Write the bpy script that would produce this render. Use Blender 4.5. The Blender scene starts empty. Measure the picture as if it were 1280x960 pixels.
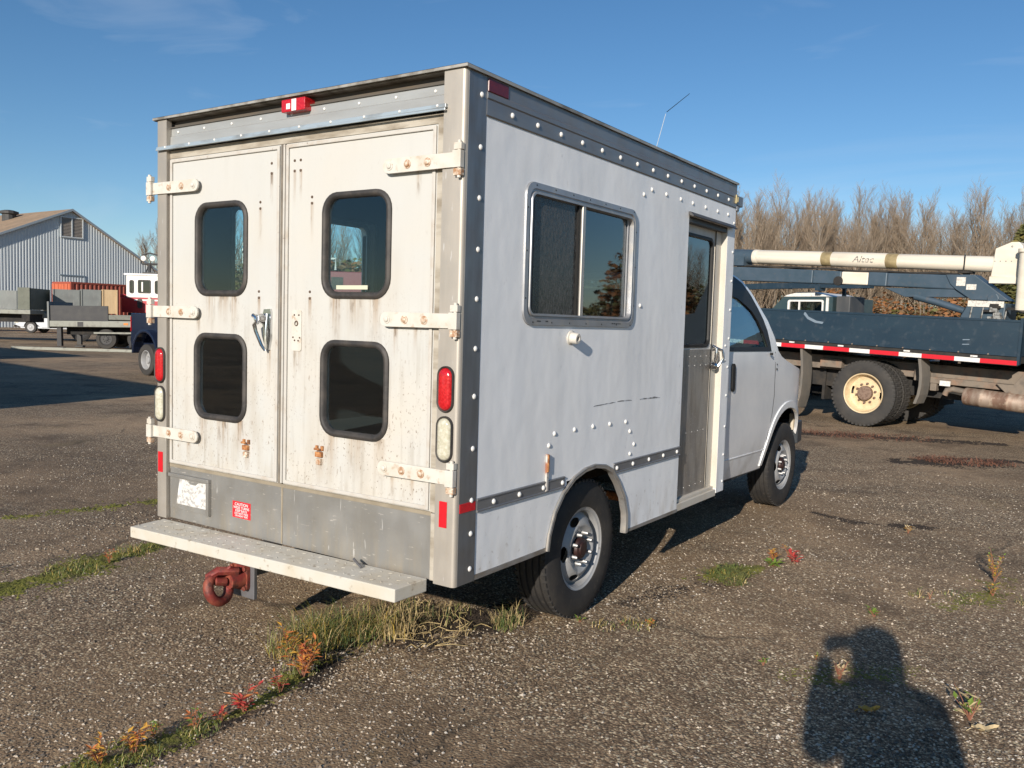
import bpy, bmesh, math, random
from mathutils import Vector, Matrix, noise
R = math.radians
S = bpy.context.scene
COL = S.collection
random.seed(7)

# ------------------------------------------------------------------ camera, sky, sun, exposure
SUN_EL = R(18.8)
SUN_TRAVEL = Vector((-0.222, 1.0, 0)).normalized()           # horizontal direction the light travels
cam_d = bpy.data.cameras.new('camera')
cam = bpy.data.objects.new('camera', cam_d)
COL.objects.link(cam)
_yaw, _pit, _rol = 0.5883, -0.0709, 0.0293
_f0 = Vector((-math.sin(_yaw), math.cos(_yaw), 0)); _r0 = Vector((math.cos(_yaw), math.sin(_yaw), 0)); _z = Vector((0, 0, 1))
FWD = math.cos(_pit)*_f0 + math.sin(_pit)*_z
_u = -math.sin(_pit)*_f0 + math.cos(_pit)*_z
RGT = math.cos(_rol)*_r0 + math.sin(_rol)*_u
UPV = -math.sin(_rol)*_r0 + math.cos(_rol)*_u
CAM = Vector((2.105, -2.768, 1.5454))
m = Matrix((RGT, UPV, -FWD)).transposed().to_4x4()
m.translation = CAM
cam.matrix_world = m
cam_d.sensor_width = 36.0
cam_d.lens = 1077.4/1280*36.0
cam_d.clip_start = 0.05
cam_d.clip_end = 2000
S.camera = cam
S.view_settings.view_transform = 'Standard'
S.view_settings.look = 'None'
S.view_settings.gamma = 1
S.view_settings.exposure = 0.3
S.cycles.use_denoising = True
S.cycles.max_bounces = 8
S.cycles.transparent_max_bounces = 16

w = bpy.data.worlds.new('World'); S.world = w; w.use_nodes = True
nt = w.node_tree; nt.nodes.clear()
sky = nt.nodes.new('ShaderNodeTexSky'); sky.sky_type = 'NISHITA'; sky.sun_disc = False
sky.sun_elevation = SUN_EL
sky.sun_rotation = math.atan2(-SUN_TRAVEL.x, -SUN_TRAVEL.y)
sky.air_density = 0.9; sky.dust_density = 0.05; sky.ozone_density = 3.0; sky.altitude = 0
bg = nt.nodes.new('ShaderNodeBackground'); bg.inputs[1].default_value = 0.088
wo = nt.nodes.new('ShaderNodeOutputWorld')
# faint cirrus wisps over the whole sky
tc = nt.nodes.new('ShaderNodeTexCoord'); mp = nt.nodes.new('ShaderNodeMapping')
mp.inputs['Rotation'].default_value = (0.2, 0.35, 0.9); mp.inputs['Scale'].default_value = (0.9, 3.2, 9.0)
nz = nt.nodes.new('ShaderNodeTexNoise'); nz.inputs['Scale'].default_value = 1.6; nz.inputs['Detail'].default_value = 6
nz.inputs['Roughness'].default_value = 0.55; nz.inputs['Distortion'].default_value = 0.8
rp = nt.nodes.new('ShaderNodeValToRGB'); rp.color_ramp.elements[0].position = 0.56; rp.color_ramp.elements[1].position = 0.85
rp.color_ramp.elements[1].color = (0.24, 0.24, 0.24, 1)
mx = nt.nodes.new('ShaderNodeMix'); mx.data_type = 'RGBA'; mx.inputs[7].default_value = (6.5, 7.2, 8.0, 1)
nt.links.new(tc.outputs['Generated'], mp.inputs[0]); nt.links.new(mp.outputs[0], nz.inputs['Vector'])
nt.links.new(nz.outputs[0], rp.inputs[0]); nt.links.new(rp.outputs[0], mx.inputs[0])
hs = nt.nodes.new('ShaderNodeHueSaturation'); hs.inputs['Saturation'].default_value = 1.16; nt.links.new(sky.outputs[0], hs.inputs['Color'])
nt.links.new(hs.outputs[0], mx.inputs[6]); nt.links.new(mx.outputs[2], bg.inputs[0]); nt.links.new(bg.outputs[0], wo.inputs[0])

sd = bpy.data.lights.new('sun', 'SUN'); sd.energy = 4.8; sd.angle = R(0.53); sd.color = (1.0, 0.91, 0.80)
so = bpy.data.objects.new('sun', sd); COL.objects.link(so)
travel = Vector((SUN_TRAVEL.x*math.cos(SUN_EL), SUN_TRAVEL.y*math.cos(SUN_EL), -math.sin(SUN_EL)))
so.rotation_euler = travel.to_track_quat('-Z', 'Y').to_euler()
so.location = (8, -20, 12)

# ------------------------------------------------------------------ materials
MATS = {}
def mat(name, col, rough=0.6, metal=0.0, layers=(), bump=None, coat=0.0, spec=0.5, alpha=None):
    """layers: dicts col, scale, lo, hi, fac, st(stretch xyz), zr (z_full, z_none), kind noise|voro"""
    if name in MATS: return MATS[name]
    M = bpy.data.materials.new(name); M.use_nodes = True
    t = M.node_tree; N = t.nodes; L = t.links
    b = N['Principled BSDF']
    b.inputs['Roughness'].default_value = rough; b.inputs['Metallic'].default_value = metal
    b.inputs['Specular IOR Level'].default_value = spec
    if coat: b.inputs['Coat Weight'].default_value = coat; b.inputs['Coat Roughness'].default_value = 0.12
    tc = N.new('ShaderNodeTexCoord')
    def nz(scale, st, detail=5, kind='noise', rg=0.55):
        mp = N.new('ShaderNodeMapping'); mp.inputs['Scale'].default_value = st
        L.new(tc.outputs['Object'], mp.inputs[0])
        if kind == 'noise':
            n = N.new('ShaderNodeTexNoise'); n.inputs['Scale'].default_value = scale; n.inputs['Detail'].default_value = detail
            n.inputs['Roughness'].default_value = rg
            L.new(mp.outputs[0], n.inputs['Vector']); return n.outputs[0]
        n = N.new('ShaderNodeTexVoronoi'); n.inputs['Scale'].default_value = scale
        L.new(mp.outputs[0], n.inputs['Vector'])
        if kind == 'cell':
            s = N.new('ShaderNodeSeparateColor'); L.new(n.outputs['Color'], s.inputs[0]); return s.outputs[0]
        return n.outputs['Distance']
    rgb = N.new('ShaderNodeRGB'); rgb.outputs[0].default_value = (*col, 1)
    cur = rgb.outputs[0]; rcur = None
    for l in layers:
        f = nz(l.get('scale', 5), l.get('st', (1, 1, 1)), l.get('detail', 5), l.get('kind', 'noise'), l.get('rg', .55))
        mr = N.new('ShaderNodeMapRange'); mr.inputs['From Min'].default_value = l.get('lo', .4); mr.inputs['From Max'].default_value = l.get('hi', .7)
        mr.inputs['To Max'].default_value = l.get('fac', .5); L.new(f, mr.inputs[0]); fac = mr.outputs[0]
        if 'mk' in l:
            mk = l['mk']; f2 = nz(mk[0], mk[3] if len(mk) > 3 else (1, 1, 1)); m2 = N.new('ShaderNodeMapRange'); m2.inputs['From Min'].default_value = mk[1]; m2.inputs['From Max'].default_value = mk[2]; L.new(f2, m2.inputs[0])
            mm = N.new('ShaderNodeMath'); mm.operation = 'MULTIPLY'; L.new(fac, mm.inputs[0]); L.new(m2.outputs[0], mm.inputs[1]); fac = mm.outputs[0]
        if 'spots' in l:
            sp = N.new('ShaderNodeSeparateXYZ'); L.new(tc.outputs['Object'], sp.inputs[0]); acc = None
            def mth(op, a, b_=None, c_=None):
                q = N.new('ShaderNodeMath'); q.operation = op
                for i_, v_ in enumerate((a, b_, c_)):
                    if v_ is None: continue
                    if isinstance(v_, (int, float)): q.inputs[i_].default_value = v_
                    else: L.new(v_, q.inputs[i_])
                return q.outputs[0]
            for (sx, sz, sw, sl) in l['spots']:
                ax_ = mth('ABSOLUTE', mth('SUBTRACT', sp.outputs[0], sx)); hx = N.new('ShaderNodeMapRange'); hx.interpolation_type = 'SMOOTHSTEP'
                hx.inputs['From Min'].default_value = sw; hx.inputs['From Max'].default_value = sw*.15; L.new(ax_, hx.inputs[0])
                hz = N.new('ShaderNodeMapRange'); hz.inputs['From Min'].default_value = sz-sl; hz.inputs['From Max'].default_value = sz; L.new(sp.outputs[2], hz.inputs[0])
                up_ = mth('LESS_THAN', sp.outputs[2], sz+.006); v_ = mth('MULTIPLY', mth('MULTIPLY', hx.outputs[0], mth('POWER', hz.outputs[0], 1.3)), up_)
                acc = v_ if acc is None else mth('MAXIMUM', acc, v_)
            fac = mth('MULTIPLY', fac, acc)
        for key, ax in (('zr', 2), ('xr', 0), ('yr', 1)):
            if key in l:
                sp = N.new('ShaderNodeSeparateXYZ'); L.new(tc.outputs['Object'], sp.inputs[0])
                mz = N.new('ShaderNodeMapRange'); mz.inputs['From Min'].default_value = l[key][1]; mz.inputs['From Max'].default_value = l[key][0]
                mz.inputs['To Min'].default_value = l.get('zmin', 0.0)
                L.new(sp.outputs[ax], mz.inputs[0])
                mm = N.new('ShaderNodeMath'); mm.operation = 'MULTIPLY'; L.new(fac, mm.inputs[0]); L.new(mz.outputs[0], mm.inputs[1]); fac = mm.outputs[0]
        if 'col' in l:
            x = N.new('ShaderNodeMix'); x.data_type = 'RGBA'; x.inputs[7].default_value = (*l['col'], 1)
            L.new(fac, x.inputs[0]); L.new(cur, x.inputs[6]); cur = x.outputs[2]
        if 'rough' in l:
            x = N.new('ShaderNodeMix'); x.data_type = 'FLOAT'; x.inputs[2].default_value = rough; x.inputs[3].default_value = l['rough']
            if rcur: L.new(rcur, x.inputs[2])
            L.new(fac, x.inputs[0]); rcur = x.outputs[0]
    L.new(cur, b.inputs['Base Color'])
    if rcur: L.new(rcur, b.inputs['Roughness'])
    if bump:
        prev = None
        for (sc, strength, dist, *rest) in bump:
            kind = rest[0] if rest else 'noise'; st = rest[1] if len(rest) > 1 else (1, 1, 1)
            bp = N.new('ShaderNodeBump'); bp.inputs['Strength'].default_value = strength; bp.inputs['Distance'].default_value = dist
            L.new(nz(sc, st, 4, kind), bp.inputs['Height'])
            if prev: L.new(prev, bp.inputs['Normal'])
            prev = bp.outputs[0]
        L.new(prev, b.inputs['Normal'])
    MATS[name] = M
    return M

def glass_mat(name, tint, rough=0.02, ior=1.5, dust=0.0, dustcol=(.3, .3, .29), boost=0.0):
    M = bpy.data.materials.new(name); M.use_nodes = True
    t = M.node_tree; N = t.nodes; L = t.links; N.clear()
    o = N.new('ShaderNodeOutputMaterial'); tr = N.new('ShaderNodeBsdfTransparent'); tr.inputs[0].default_value = (*tint, 1)
    gl = N.new('ShaderNodeBsdfGlossy'); gl.inputs['Roughness'].default_value = rough; gl.inputs[0].default_value = (.95, .97, 1, 1)
    fr = N.new('ShaderNodeFresnel'); ge = N.new('ShaderNodeNewGeometry'); im = N.new('ShaderNodeMix'); im.inputs[2].default_value = ior; im.inputs[3].default_value = 1/ior
    L.new(ge.outputs['Backfacing'], im.inputs[0]); L.new(im.outputs[0], fr.inputs[0])
    ad = N.new('ShaderNodeMath'); ad.operation = 'ADD'; ad.inputs[1].default_value = boost; ad.use_clamp = True
    L.new(fr.outputs[0], ad.inputs[0])
    x = N.new('ShaderNodeMixShader'); L.new(ad.outputs[0], x.inputs[0]); L.new(tr.outputs[0], x.inputs[1]); L.new(gl.outputs[0], x.inputs[2])
    # slight waviness of old glazing
    tc = N.new('ShaderNodeTexCoord'); nn = N.new('ShaderNodeTexNoise'); nn.inputs['Scale'].default_value = 2.5; L.new(tc.outputs['Object'], nn.inputs['Vector'])
    bp = N.new('ShaderNodeBump'); bp.inputs['Strength'].default_value = 0.02; bp.inputs['Distance'].default_value = .02
    L.new(nn.outputs[0], bp.inputs['Height']); L.new(bp.outputs[0], gl.inputs['Normal'])
    out = x.outputs[0]
    if dust:
        df = N.new('ShaderNodeBsdfDiffuse'); df.inputs[0].default_value = (*dustcol, 1)
        mp = N.new('ShaderNodeMapping'); mp.inputs['Scale'].default_value = (1, 1, .3); L.new(tc.outputs['Object'], mp.inputs[0])
        n2 = N.new('ShaderNodeTexNoise'); n2.inputs['Scale'].default_value = 150; n2.inputs['Detail'].default_value = 6; L.new(mp.outputs[0], n2.inputs['Vector'])
        mr = N.new('ShaderNodeMapRange'); mr.inputs['From Min'].default_value = .3; mr.inputs['From Max'].default_value = .8; mr.inputs['To Max'].default_value = dust
        L.new(n2.outputs[0], mr.inputs[0])
        x2 = N.new('ShaderNodeMixShader'); L.new(mr.outputs[0], x2.inputs[0]); L.new(out, x2.inputs[1]); L.new(df.outputs[0], x2.inputs[2]); out = x2.outputs[0]
    L.new(out, o.inputs[0])
    return M

DIRT = (.20, .155, .10)
RUST = (.25, .09, .03)
SPOTS_ = [(-1.152, 2.215, .014, .16), (-1.105, 2.215, .014, .20), (-.995, 2.215, .014, .18), (-.955, 2.215, .014, .15), (-1.23, 2.055, .016, .18), (-1.235, 1.63, .016, .14), (-.878, 2.062, .016, .20), (-.885, 1.63, .016, .16),
    (-1.315, .87, .03, .12), (-.805, .89, .035, .13), (-.969, 1.50, .03, .14), (-.98, 1.43, .02, .20), (-.95, 1.43, .02, .16), (-1.16, 1.375, .02, .22),
    (-1.60, 1.645, .05, .20), (-1.50, 1.645, .06, .16), (-1.42, 1.645, .05, .22), (-.72, 1.64, .05, .24), (-.60, 1.64, .07, .18), (-.48, 1.64, .05, .24), (-1.66, 1.02, .05, .2), (-1.5, 1.018, .07, .24), (-1.37, 1.018, .05, .2), (-.74, 1.018, .06, .25), (-.58, 1.018, .07, .22), (-.44, 1.018, .05, .25),
    (-.36, 1.515, .02, .16), (-.25, 1.515, .02, .13), (-.36, .875, .02, .13), (-.25, .875, .02, .12), (-1.70, 1.52, .02, .14), (-1.78, .88, .02, .13), (-.25, 2.155, .02, .12)]
m_white_rear = mat('door_paint', (.50, .50, .475), .55, 0, layers=(
    dict(col=(.27, .17, .09), scale=5, lo=.30, hi=.62, fac=.85, st=(16, 16, .6), spots=SPOTS_, detail=6),
    dict(col=(.12, .08, .05), scale=26, lo=.52, hi=.62, fac=.8, st=(1.6, 1.6, .5), spots=SPOTS_, detail=5),
    dict(col=(.55, .50, .42), scale=1.9, lo=.42, hi=.70, fac=.75, zr=(.9, 2.2), zmin=.35),
    dict(col=(.38, .33, .26), scale=2.2, lo=.46, hi=.70, fac=.6, st=(4.5, 4.5, .8), zr=(.9, 1.95), zmin=.14, mk=(2.6, .36, .6)),
    dict(col=(.24, .20, .15), scale=3.1, lo=.52, hi=.72, fac=.75, st=(11, 11, .5), zr=(1.0, 1.85), zmin=.08, mk=(3.3, .40, .62), detail=7),
    dict(col=(.42, .37, .29), scale=3.4, lo=.48, hi=.70, fac=.7, zr=(.74, 1.15), mk=(6, .4, .65)),
    dict(col=(.17, .12, .08), scale=105, lo=.62, hi=.66, fac=.85, st=(1, 1, .6), zr=(.9, 1.75), zmin=.05, detail=3, mk=(4, .38, .55)),
    dict(col=(.20, .13, .08), scale=48, lo=.63, hi=.70, fac=.75, st=(1, 1, .4), zr=(.9, 1.9), zmin=.15, detail=4, mk=(3, .38, .56))),
    bump=[(180, .08, .001), (3, .12, .01)])
m_white_trim = mat('trim_paint', (.49, .47, .43), .55, 0, layers=(
    dict(col=(.38, .31, .23), scale=14, lo=.5, hi=.75, fac=.6),
    dict(col=(.15, .09, .05), scale=45, lo=.66, hi=.76, fac=.8)), bump=[(60, .15, .002)])
m_white_side = mat('side_paint', (.85, .862, .87), .42, 0, layers=(
    dict(col=(.78, .78, .77), scale=1.2, lo=.4, hi=.7, fac=.6, st=(1, 1.8, .8)),
    dict(col=(.58, .59, .60), scale=6, lo=.52, hi=.8, fac=.22, st=(1, 1.6, .4), mk=(1.3, .45, .65)),
    dict(col=(.50, .51, .52), scale=34, lo=.62, hi=.72, fac=.5, st=(1, 1, .5), mk=(2, .5, .65)),
    dict(col=(.42, .36, .28), scale=5, lo=.45, hi=.75, fac=.65, st=(1, 2.5, .8), zr=(.42, .62)),
    dict(col=(.30, .26, .21), scale=30, lo=.62, hi=.75, fac=.6, zr=(.5, .85)),
    dict(rough=.6, scale=4, lo=.4, hi=.7, fac=1.0)), bump=[(.9, .55, .035, 'noise', (1, 1.2, .7)), (2.2, .22, .015)])
m_white_hinge = mat('hinge_paint', (.58, .555, .50), .55, 0, layers=(
    dict(col=(.36, .23, .13), scale=30, lo=.58, hi=.72, fac=.7), dict(col=(.45, .38, .28), scale=12, lo=.45, hi=.7, fac=.5)))
m_rust = mat('rust', (.33, .13, .045), .85, 0, layers=(dict(col=(.60, .30, .12), scale=60, lo=.45, hi=.65, fac=.8), dict(col=(.10, .05, .03), scale=40, lo=.5, hi=.7, fac=.8)), bump=[(150, .4, .002)])
m_alu = mat('aluminium', (.42, .385, .335), .46, .42, layers=(
    dict(col=(.36, .33, .29), scale=5, lo=.4, hi=.7, fac=.7, st=(4, 4, .6)),
    dict(col=(.40, .34, .26), scale=18, lo=.5, hi=.75, fac=.5, zr=(.45, .9)),
    dict(col=(.60, .59, .57), scale=80, lo=.68, hi=.72, fac=.7, st=(1, 1, .12), detail=2),
    dict(rough=.62, scale=7, lo=.4, hi=.7, fac=1)), bump=[(90, .12, .002, 'noise', (1, 1, .08))])
m_sill = mat('sill_metal', (.34, .335, .32), .38, .55, layers=(
    dict(col=(.30, .285, .255), scale=3.5, lo=.35, hi=.68, fac=.8, st=(3, 3, .8)),
    dict(col=(.42, .36, .27), scale=6, lo=.45, hi=.75, fac=.75, st=(4, 4, .5), zr=(.46, .66)),
    dict(col=(.70, .69, .66), scale=26, lo=.70, hi=.735, fac=.9, st=(2.2, 2.2, .22), detail=3),
    dict(col=(.66, .62, .56), scale=50, lo=.69, hi=.73, fac=.6, st=(.4, .4, 2.2), detail=2),
    dict(rough=.6, scale=5, lo=.4, hi=.7, fac=1)), bump=[(60, .15, .002, 'noise', (1, 1, .1)), (2, .25, .01)])
m_rail = mat('rail_metal', (.26, .265, .275), .42, .6, layers=(dict(col=(.20, .205, .22), scale=4, lo=.4, hi=.7, fac=.7, st=(1, .4, 3)), dict(rough=.55, scale=9, lo=.4, hi=.7, fac=1)), bump=[(70, .1, .002, 'noise', (1, .1, 1))])
m_kick = mat('kick_plate_metal', (.36, .335, .305), .4, .6, layers=(dict(col=(.22, .20, .18), scale=6, lo=.4, hi=.7, fac=.8, st=(1, 3, .6)), dict(col=(.55, .54, .52), scale=70, lo=.66, hi=.72, fac=.6, detail=2), dict(rough=.6, scale=8, lo=.4, hi=.7, fac=1)), bump=[(40, .2, .003)])
m_cream = mat('cream_jamb', (.54, .505, .44), .5, 0, layers=(dict(col=(.48, .42, .33), scale=7, lo=.45, hi=.7, fac=.6, st=(1, 1, .4)),))
m_header = mat('header_metal', (.42, .43, .42), .5, .45, layers=(dict(col=(.30, .29, .27), scale=5, lo=.4, hi=.7, fac=.6, st=(.5, 1, 3)),))
m_dirty_frame = mat('dirty_door_frame', (.47, .43, .36), .6, .2, layers=(dict(col=(.20, .16, .11), scale=9, lo=.42, hi=.68, fac=.8, st=(.6, 1, 2)),), bump=[(50, .2, .002)])
m_dark_recess = mat('dark_channel', (.085, .075, .062), .8, 0, layers=(dict(col=(.12, .09, .06), scale=14, lo=.5, hi=.7, fac=.7, st=(.3, 1, 1)),))  # dark brown tone for the header channel and the strip below the rail
m_rubber = mat('black_rubber', (.028, .026, .025), .62, 0, layers=(dict(col=(.10, .085, .07), scale=9, lo=.45, hi=.75, fac=.7), dict(col=(.06, .05, .045), scale=70, lo=.5, hi=.7, fac=.7)))
m_seal = mat('door_seal', (.13, .115, .095), .7, 0, layers=(dict(col=(.25, .21, .16), scale=12, lo=.4, hi=.7, fac=.7),))
m_rivet = mat('rivet_paint', (.74, .73, .70), .4)
m_red_lens = mat('red_lens', (.42, .008, .012), .16, 0, coat=.6, layers=(dict(col=(.62, .02, .025), scale=120, lo=.45, hi=.6, fac=.6, kind='noise'),), bump=[(160, .25, .002, 'voro')])
m_shaded_lens = mat('shaded_red_lens', (.11, .005, .009), .3, 0, layers=(dict(col=(.16, .01, .014), scale=80, lo=.45, hi=.6, fac=.6),))  # same red lens, its dull look in grazing light put into the colour
m_clear_lens = mat('clear_lens', (.46, .44, .33), .18, 0, coat=.6, layers=(dict(col=(.66, .64, .55), scale=60, lo=.4, hi=.6, fac=.6),), bump=[(150, .3, .002, 'voro')])
m_red_tape = mat('red_reflector', (.62, .012, .022), .35, 0, layers=(dict(col=(.40, .01, .015), scale=60, lo=.45, hi=.6, fac=.5),), bump=[(400, .1, .001, 'voro')])
m_glint_white = mat('glint_white', (.76, .76, .74), .4)
m_chrome = mat('chrome', (.62, .63, .64), .16, 1.0, layers=(dict(col=(.25, .25, .25), scale=25, lo=.5, hi=.7, fac=.7),))
m_step = mat('step_paint', (.54, .52, .46), .6, 0, layers=(dict(col=(.50, .44, .33), scale=6, lo=.42, hi=.7, fac=.7), dict(col=(.24, .19, .13), scale=24, lo=.6, hi=.72, fac=.8)), bump=[(80, .2, .002)])
m_bump = mat('tread_bump_paint', (.80, .78, .72), .5)
m_hitch_red = mat('hitch_red', (.20, .03, .024), .6, .2, layers=(dict(col=(.30, .085, .05), scale=18, lo=.45, hi=.62, fac=.8), dict(col=(.08, .03, .025), scale=26, lo=.5, hi=.65, fac=.9)), bump=[(60, .4, .004)])
m_steel_grey = mat('grey_steel', (.16, .16, .17), .6, .4, layers=(dict(col=(.10, .09, .085), scale=12, lo=.4, hi=.7, fac=.6),))
m_under = mat('underbody', (.022, .021, .02), .9, 0, layers=(dict(col=(.055, .045, .035), scale=7, lo=.45, hi=.7, fac=.7),))
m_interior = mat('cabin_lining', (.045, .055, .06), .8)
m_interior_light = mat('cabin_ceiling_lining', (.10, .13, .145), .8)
m_tyre = mat('tyre_rubber', (.019, .018, .018), .75, 0, layers=(dict(col=(.042, .037, .031), scale=9, lo=.42, hi=.7, fac=.75), dict(col=(.08, .066, .052), scale=40, lo=.6, hi=.72, fac=.5)), bump=[(70, .25, .003)])
m_tyre_far = mat('old_tyre_rubber', (.036, .034, .032), .8, 0, layers=(dict(col=(.06, .054, .046), scale=6, lo=.42, hi=.7, fac=.7),), bump=[(50, .25, .004)])
m_rim = mat('wheel_steel', (.34, .345, .35), .5, .12, layers=(dict(col=(.30, .29, .27), scale=12, lo=.45, hi=.7, fac=.7), dict(col=(.18, .15, .12), scale=40, lo=.62, hi=.75, fac=.6)))
m_nut = mat('nut_steel', (.34, .34, .34), .4, .6)
m_maroon = mat('hub_maroon', (.026, .010, .009), .5, 0, layers=(dict(col=(.055, .022, .017), scale=20, lo=.5, hi=.7, fac=.7),))
m_cab = mat('cab_paint', (.86, .86, .85), .26, .0, coat=.5, layers=(dict(col=(.52, .55, .59), scale=2.2, lo=.4, hi=.7, fac=.4), dict(col=(.40, .37, .32), scale=7, lo=.45, hi=.7, fac=.5, zr=(.42, .75))), bump=[(1.5, .12, .01)])
m_black_trim = mat('black_trim', (.014, .014, .014), .5, spec=.25)
m_dark_bumper = mat('dark_bumper', (.05, .055, .06), .5)
g_rear = glass_mat('rear_window_glass', (.88, .94, .94), boost=.0)
g_left = glass_mat('left_window_glass', (.86, .95, .95))
g_side = glass_mat('side_window_glass', (.42, .50, .53), boost=.05)
g_screen = glass_mat('dusty_screen_glass', (.20, .22, .23), rough=.2, dust=.85, dustcol=(.15, .15, .148), boost=.0)
g_cab = glass_mat('cab_glass', (.60, .70, .68), boost=.05)
g_far = glass_mat('truck_glass', (.40, .46, .46), boost=.06)

# ------------------------------------------------------------------ mesh helpers
class MB:
    def __init__(s): s.v = []; s.f = []; s.mi = []
    def add(s, vs, fs, m=0):
        o = len(s.v); s.v += [tuple(v) for v in vs]; s.f += [tuple(i+o for i in f) for f in fs]; s.mi += [m]*len(fs); return s
    def box(s, a, b, m=0, M=None):
        x0, x1 = sorted((a[0], b[0])); y0, y1 = sorted((a[1], b[1])); z0, z1 = sorted((a[2], b[2]))
        vs = [(x0, y0, z0), (x1, y0, z0), (x1, y1, z0), (x0, y1, z0), (x0, y0, z1), (x1, y0, z1), (x1, y1, z1), (x0, y1, z1)]
        if M: vs = [M @ Vector(v) for v in vs]
        return s.add(vs, [(0, 3, 2, 1), (4, 5, 6, 7), (0, 1, 5, 4), (1, 2, 6, 5), (2, 3, 7, 6), (3, 0, 4, 7)], m)
    def tube(s, pts, r, n=8, m=0, cap=True):
        pts = [Vector(p) for p in pts]; rs = r if isinstance(r, (list, tuple)) else [r]*len(pts)
        vs = []; fs = []; prev = None
        for i, p in enumerate(pts):
            d = (pts[min(i+1, len(pts)-1)] - pts[max(i-1, 0)]).normalized()
            if prev is None:
                a = d.cross(Vector((0, 0, 1)) if abs(d.z) < .9 else Vector((1, 0, 0))).normalized()
            else:
                a = (prev - d*prev.dot(d)).normalized()
            b = d.cross(a); prev = a
            vs += [p + (a*math.cos(2*math.pi*k/n) + b*math.sin(2*math.pi*k/n))*rs[i] for k in range(n)]
        for i in range(len(pts)-1):
            for k in range(n):
                fs.append((i*n+k, i*n+(k+1) % n, (i+1)*n+(k+1) % n, (i+1)*n+k))
        if cap: fs += [tuple(range(n-1, -1, -1)), tuple((len(pts)-1)*n+k for k in range(n))]
        return s.add(vs, fs, m)
    def lathe(s, prof, n=24, M=None, m=0, cap=True):
        """profile [(radius, height)] about local z"""
        vs = []; fs = []
        for (r, h) in prof:
            vs += [Vector((r*math.cos(2*math.pi*k/n), r*math.sin(2*math.pi*k/n), h)) for k in range(n)]
        for i in range(len(prof)-1):
            for k in range(n): fs.append((i*n+k, i*n+(k+1) % n, (i+1)*n+(k+1) % n, (i+1)*n+k))
        if cap:
            if prof[0][0] > 1e-6: fs.append(tuple(range(n-1, -1, -1)))
            if prof[-1][0] > 1e-6: fs.append(tuple((len(prof)-1)*n+k for k in range(n)))
        if M: vs = [M @ v for v in vs]
        return s.add(vs, fs, m)
    def plate(s, outer, holes=(), t=.01, fm=None, m=0, cuts=()):
        """flat sheet outlined in (u,v) with holes, thickness t along w; fm maps (u,v,w) -> xyz"""
        vs, fs = plate_geo(outer, holes, t, cuts)
        fm = fm or (lambda u, v, w: (u, v, w))
        return s.add([fm(*v) for v in vs], fs, m)
    def build(s, name, mats, parent=None, smooth=None, bevel=0, kind=None):
        me = bpy.data.meshes.new(name); me.from_pydata(s.v, [], s.f)
        mats = mats if isinstance(mats, (list, tuple)) else [mats]
        for x in mats: me.materials.append(x)
        me.polygons.foreach_set('material_index', s.mi)
        bm = bmesh.new(); bm.from_mesh(me); bmesh.ops.recalc_face_normals(bm, faces=bm.faces[:]); bm.to_mesh(me); bm.free()
        if smooth is not None:
            me.polygons.foreach_set('use_smooth', [True]*len(me.polygons))
            me.set_sharp_from_angle(angle=R(smooth))
        me.update()
        o = bpy.data.objects.new(name, me); COL.objects.link(o)
        if parent: o.parent = parent
        if bevel:
            b = o.modifiers.new('edge', 'BEVEL'); b.width = bevel; b.segments = 2; b.limit_method = 'ANGLE'; b.angle_limit = R(40)
        if kind: o['kind'] = kind
        return o

def plate_geo(outer, holes=(), t=.01, cuts=()):
    bm = bmesh.new()
    for loop in [outer, *holes]:
        bv = [bm.verts.new((u, v, 0)) for u, v in loop]
        for i in range(len(bv)): bm.edges.new((bv[i], bv[(i+1) % len(bv)]))
    bmesh.ops.triangle_fill(bm, use_beauty=True, use_dissolve=False, edges=bm.edges[:])
    for (axis, val) in cuts:
        no = Vector((1, 0, 0)) if axis == 'u' else Vector((0, 1, 0))
        bmesh.ops.bisect_plane(bm, geom=bm.verts[:]+bm.edges[:]+bm.faces[:], plane_co=no*val, plane_no=no, dist=1e-5)
    if t:
        ret = bmesh.ops.extrude_face_region(bm, geom=bm.faces[:], use_keep_orig=True)
        for g in ret['geom']:
            if isinstance(g, bmesh.types.BMVert): g.co.z += t
    bm.verts.index_update()
    vs = [tuple(v.co) for v in bm.verts]; fs = [tuple(v.index for v in f.verts) for f in bm.faces]
    bm.free()
    return vs, fs

def rrect(u0, v0, u1, v1, r, n=5):
    pts = []
    for cx, cy, a0 in ((u1-r, v1-r, 0), (u0+r, v1-r, 90), (u0+r, v0+r, 180), (u1-r, v0+r, 270)):
        for k in range(n+1):
            a = R(a0 + 90*k/n); pts.append((cx+r*math.cos(a), cy+r*math.sin(a)))
    return pts
def circ(cx, cy, r, n=16, ry=None):
    return [(cx+r*math.cos(2*math.pi*k/n), cy+(ry or r)*math.sin(2*math.pi*k/n)) for k in range(n)]
def frame_M(origin, zdir, xdir=None):
    z = Vector(zdir).normalized()
    x = Vector(xdir) if xdir else (Vector((0, 0, 1)) if abs(z.z) < .9 else Vector((1, 0, 0)))
    x = (x - z*x.dot(z)).normalized(); y = z.cross(x)
    M = Matrix((x, y, z)).transposed().to_4x4(); M.translation = Vector(origin); return M

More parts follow.
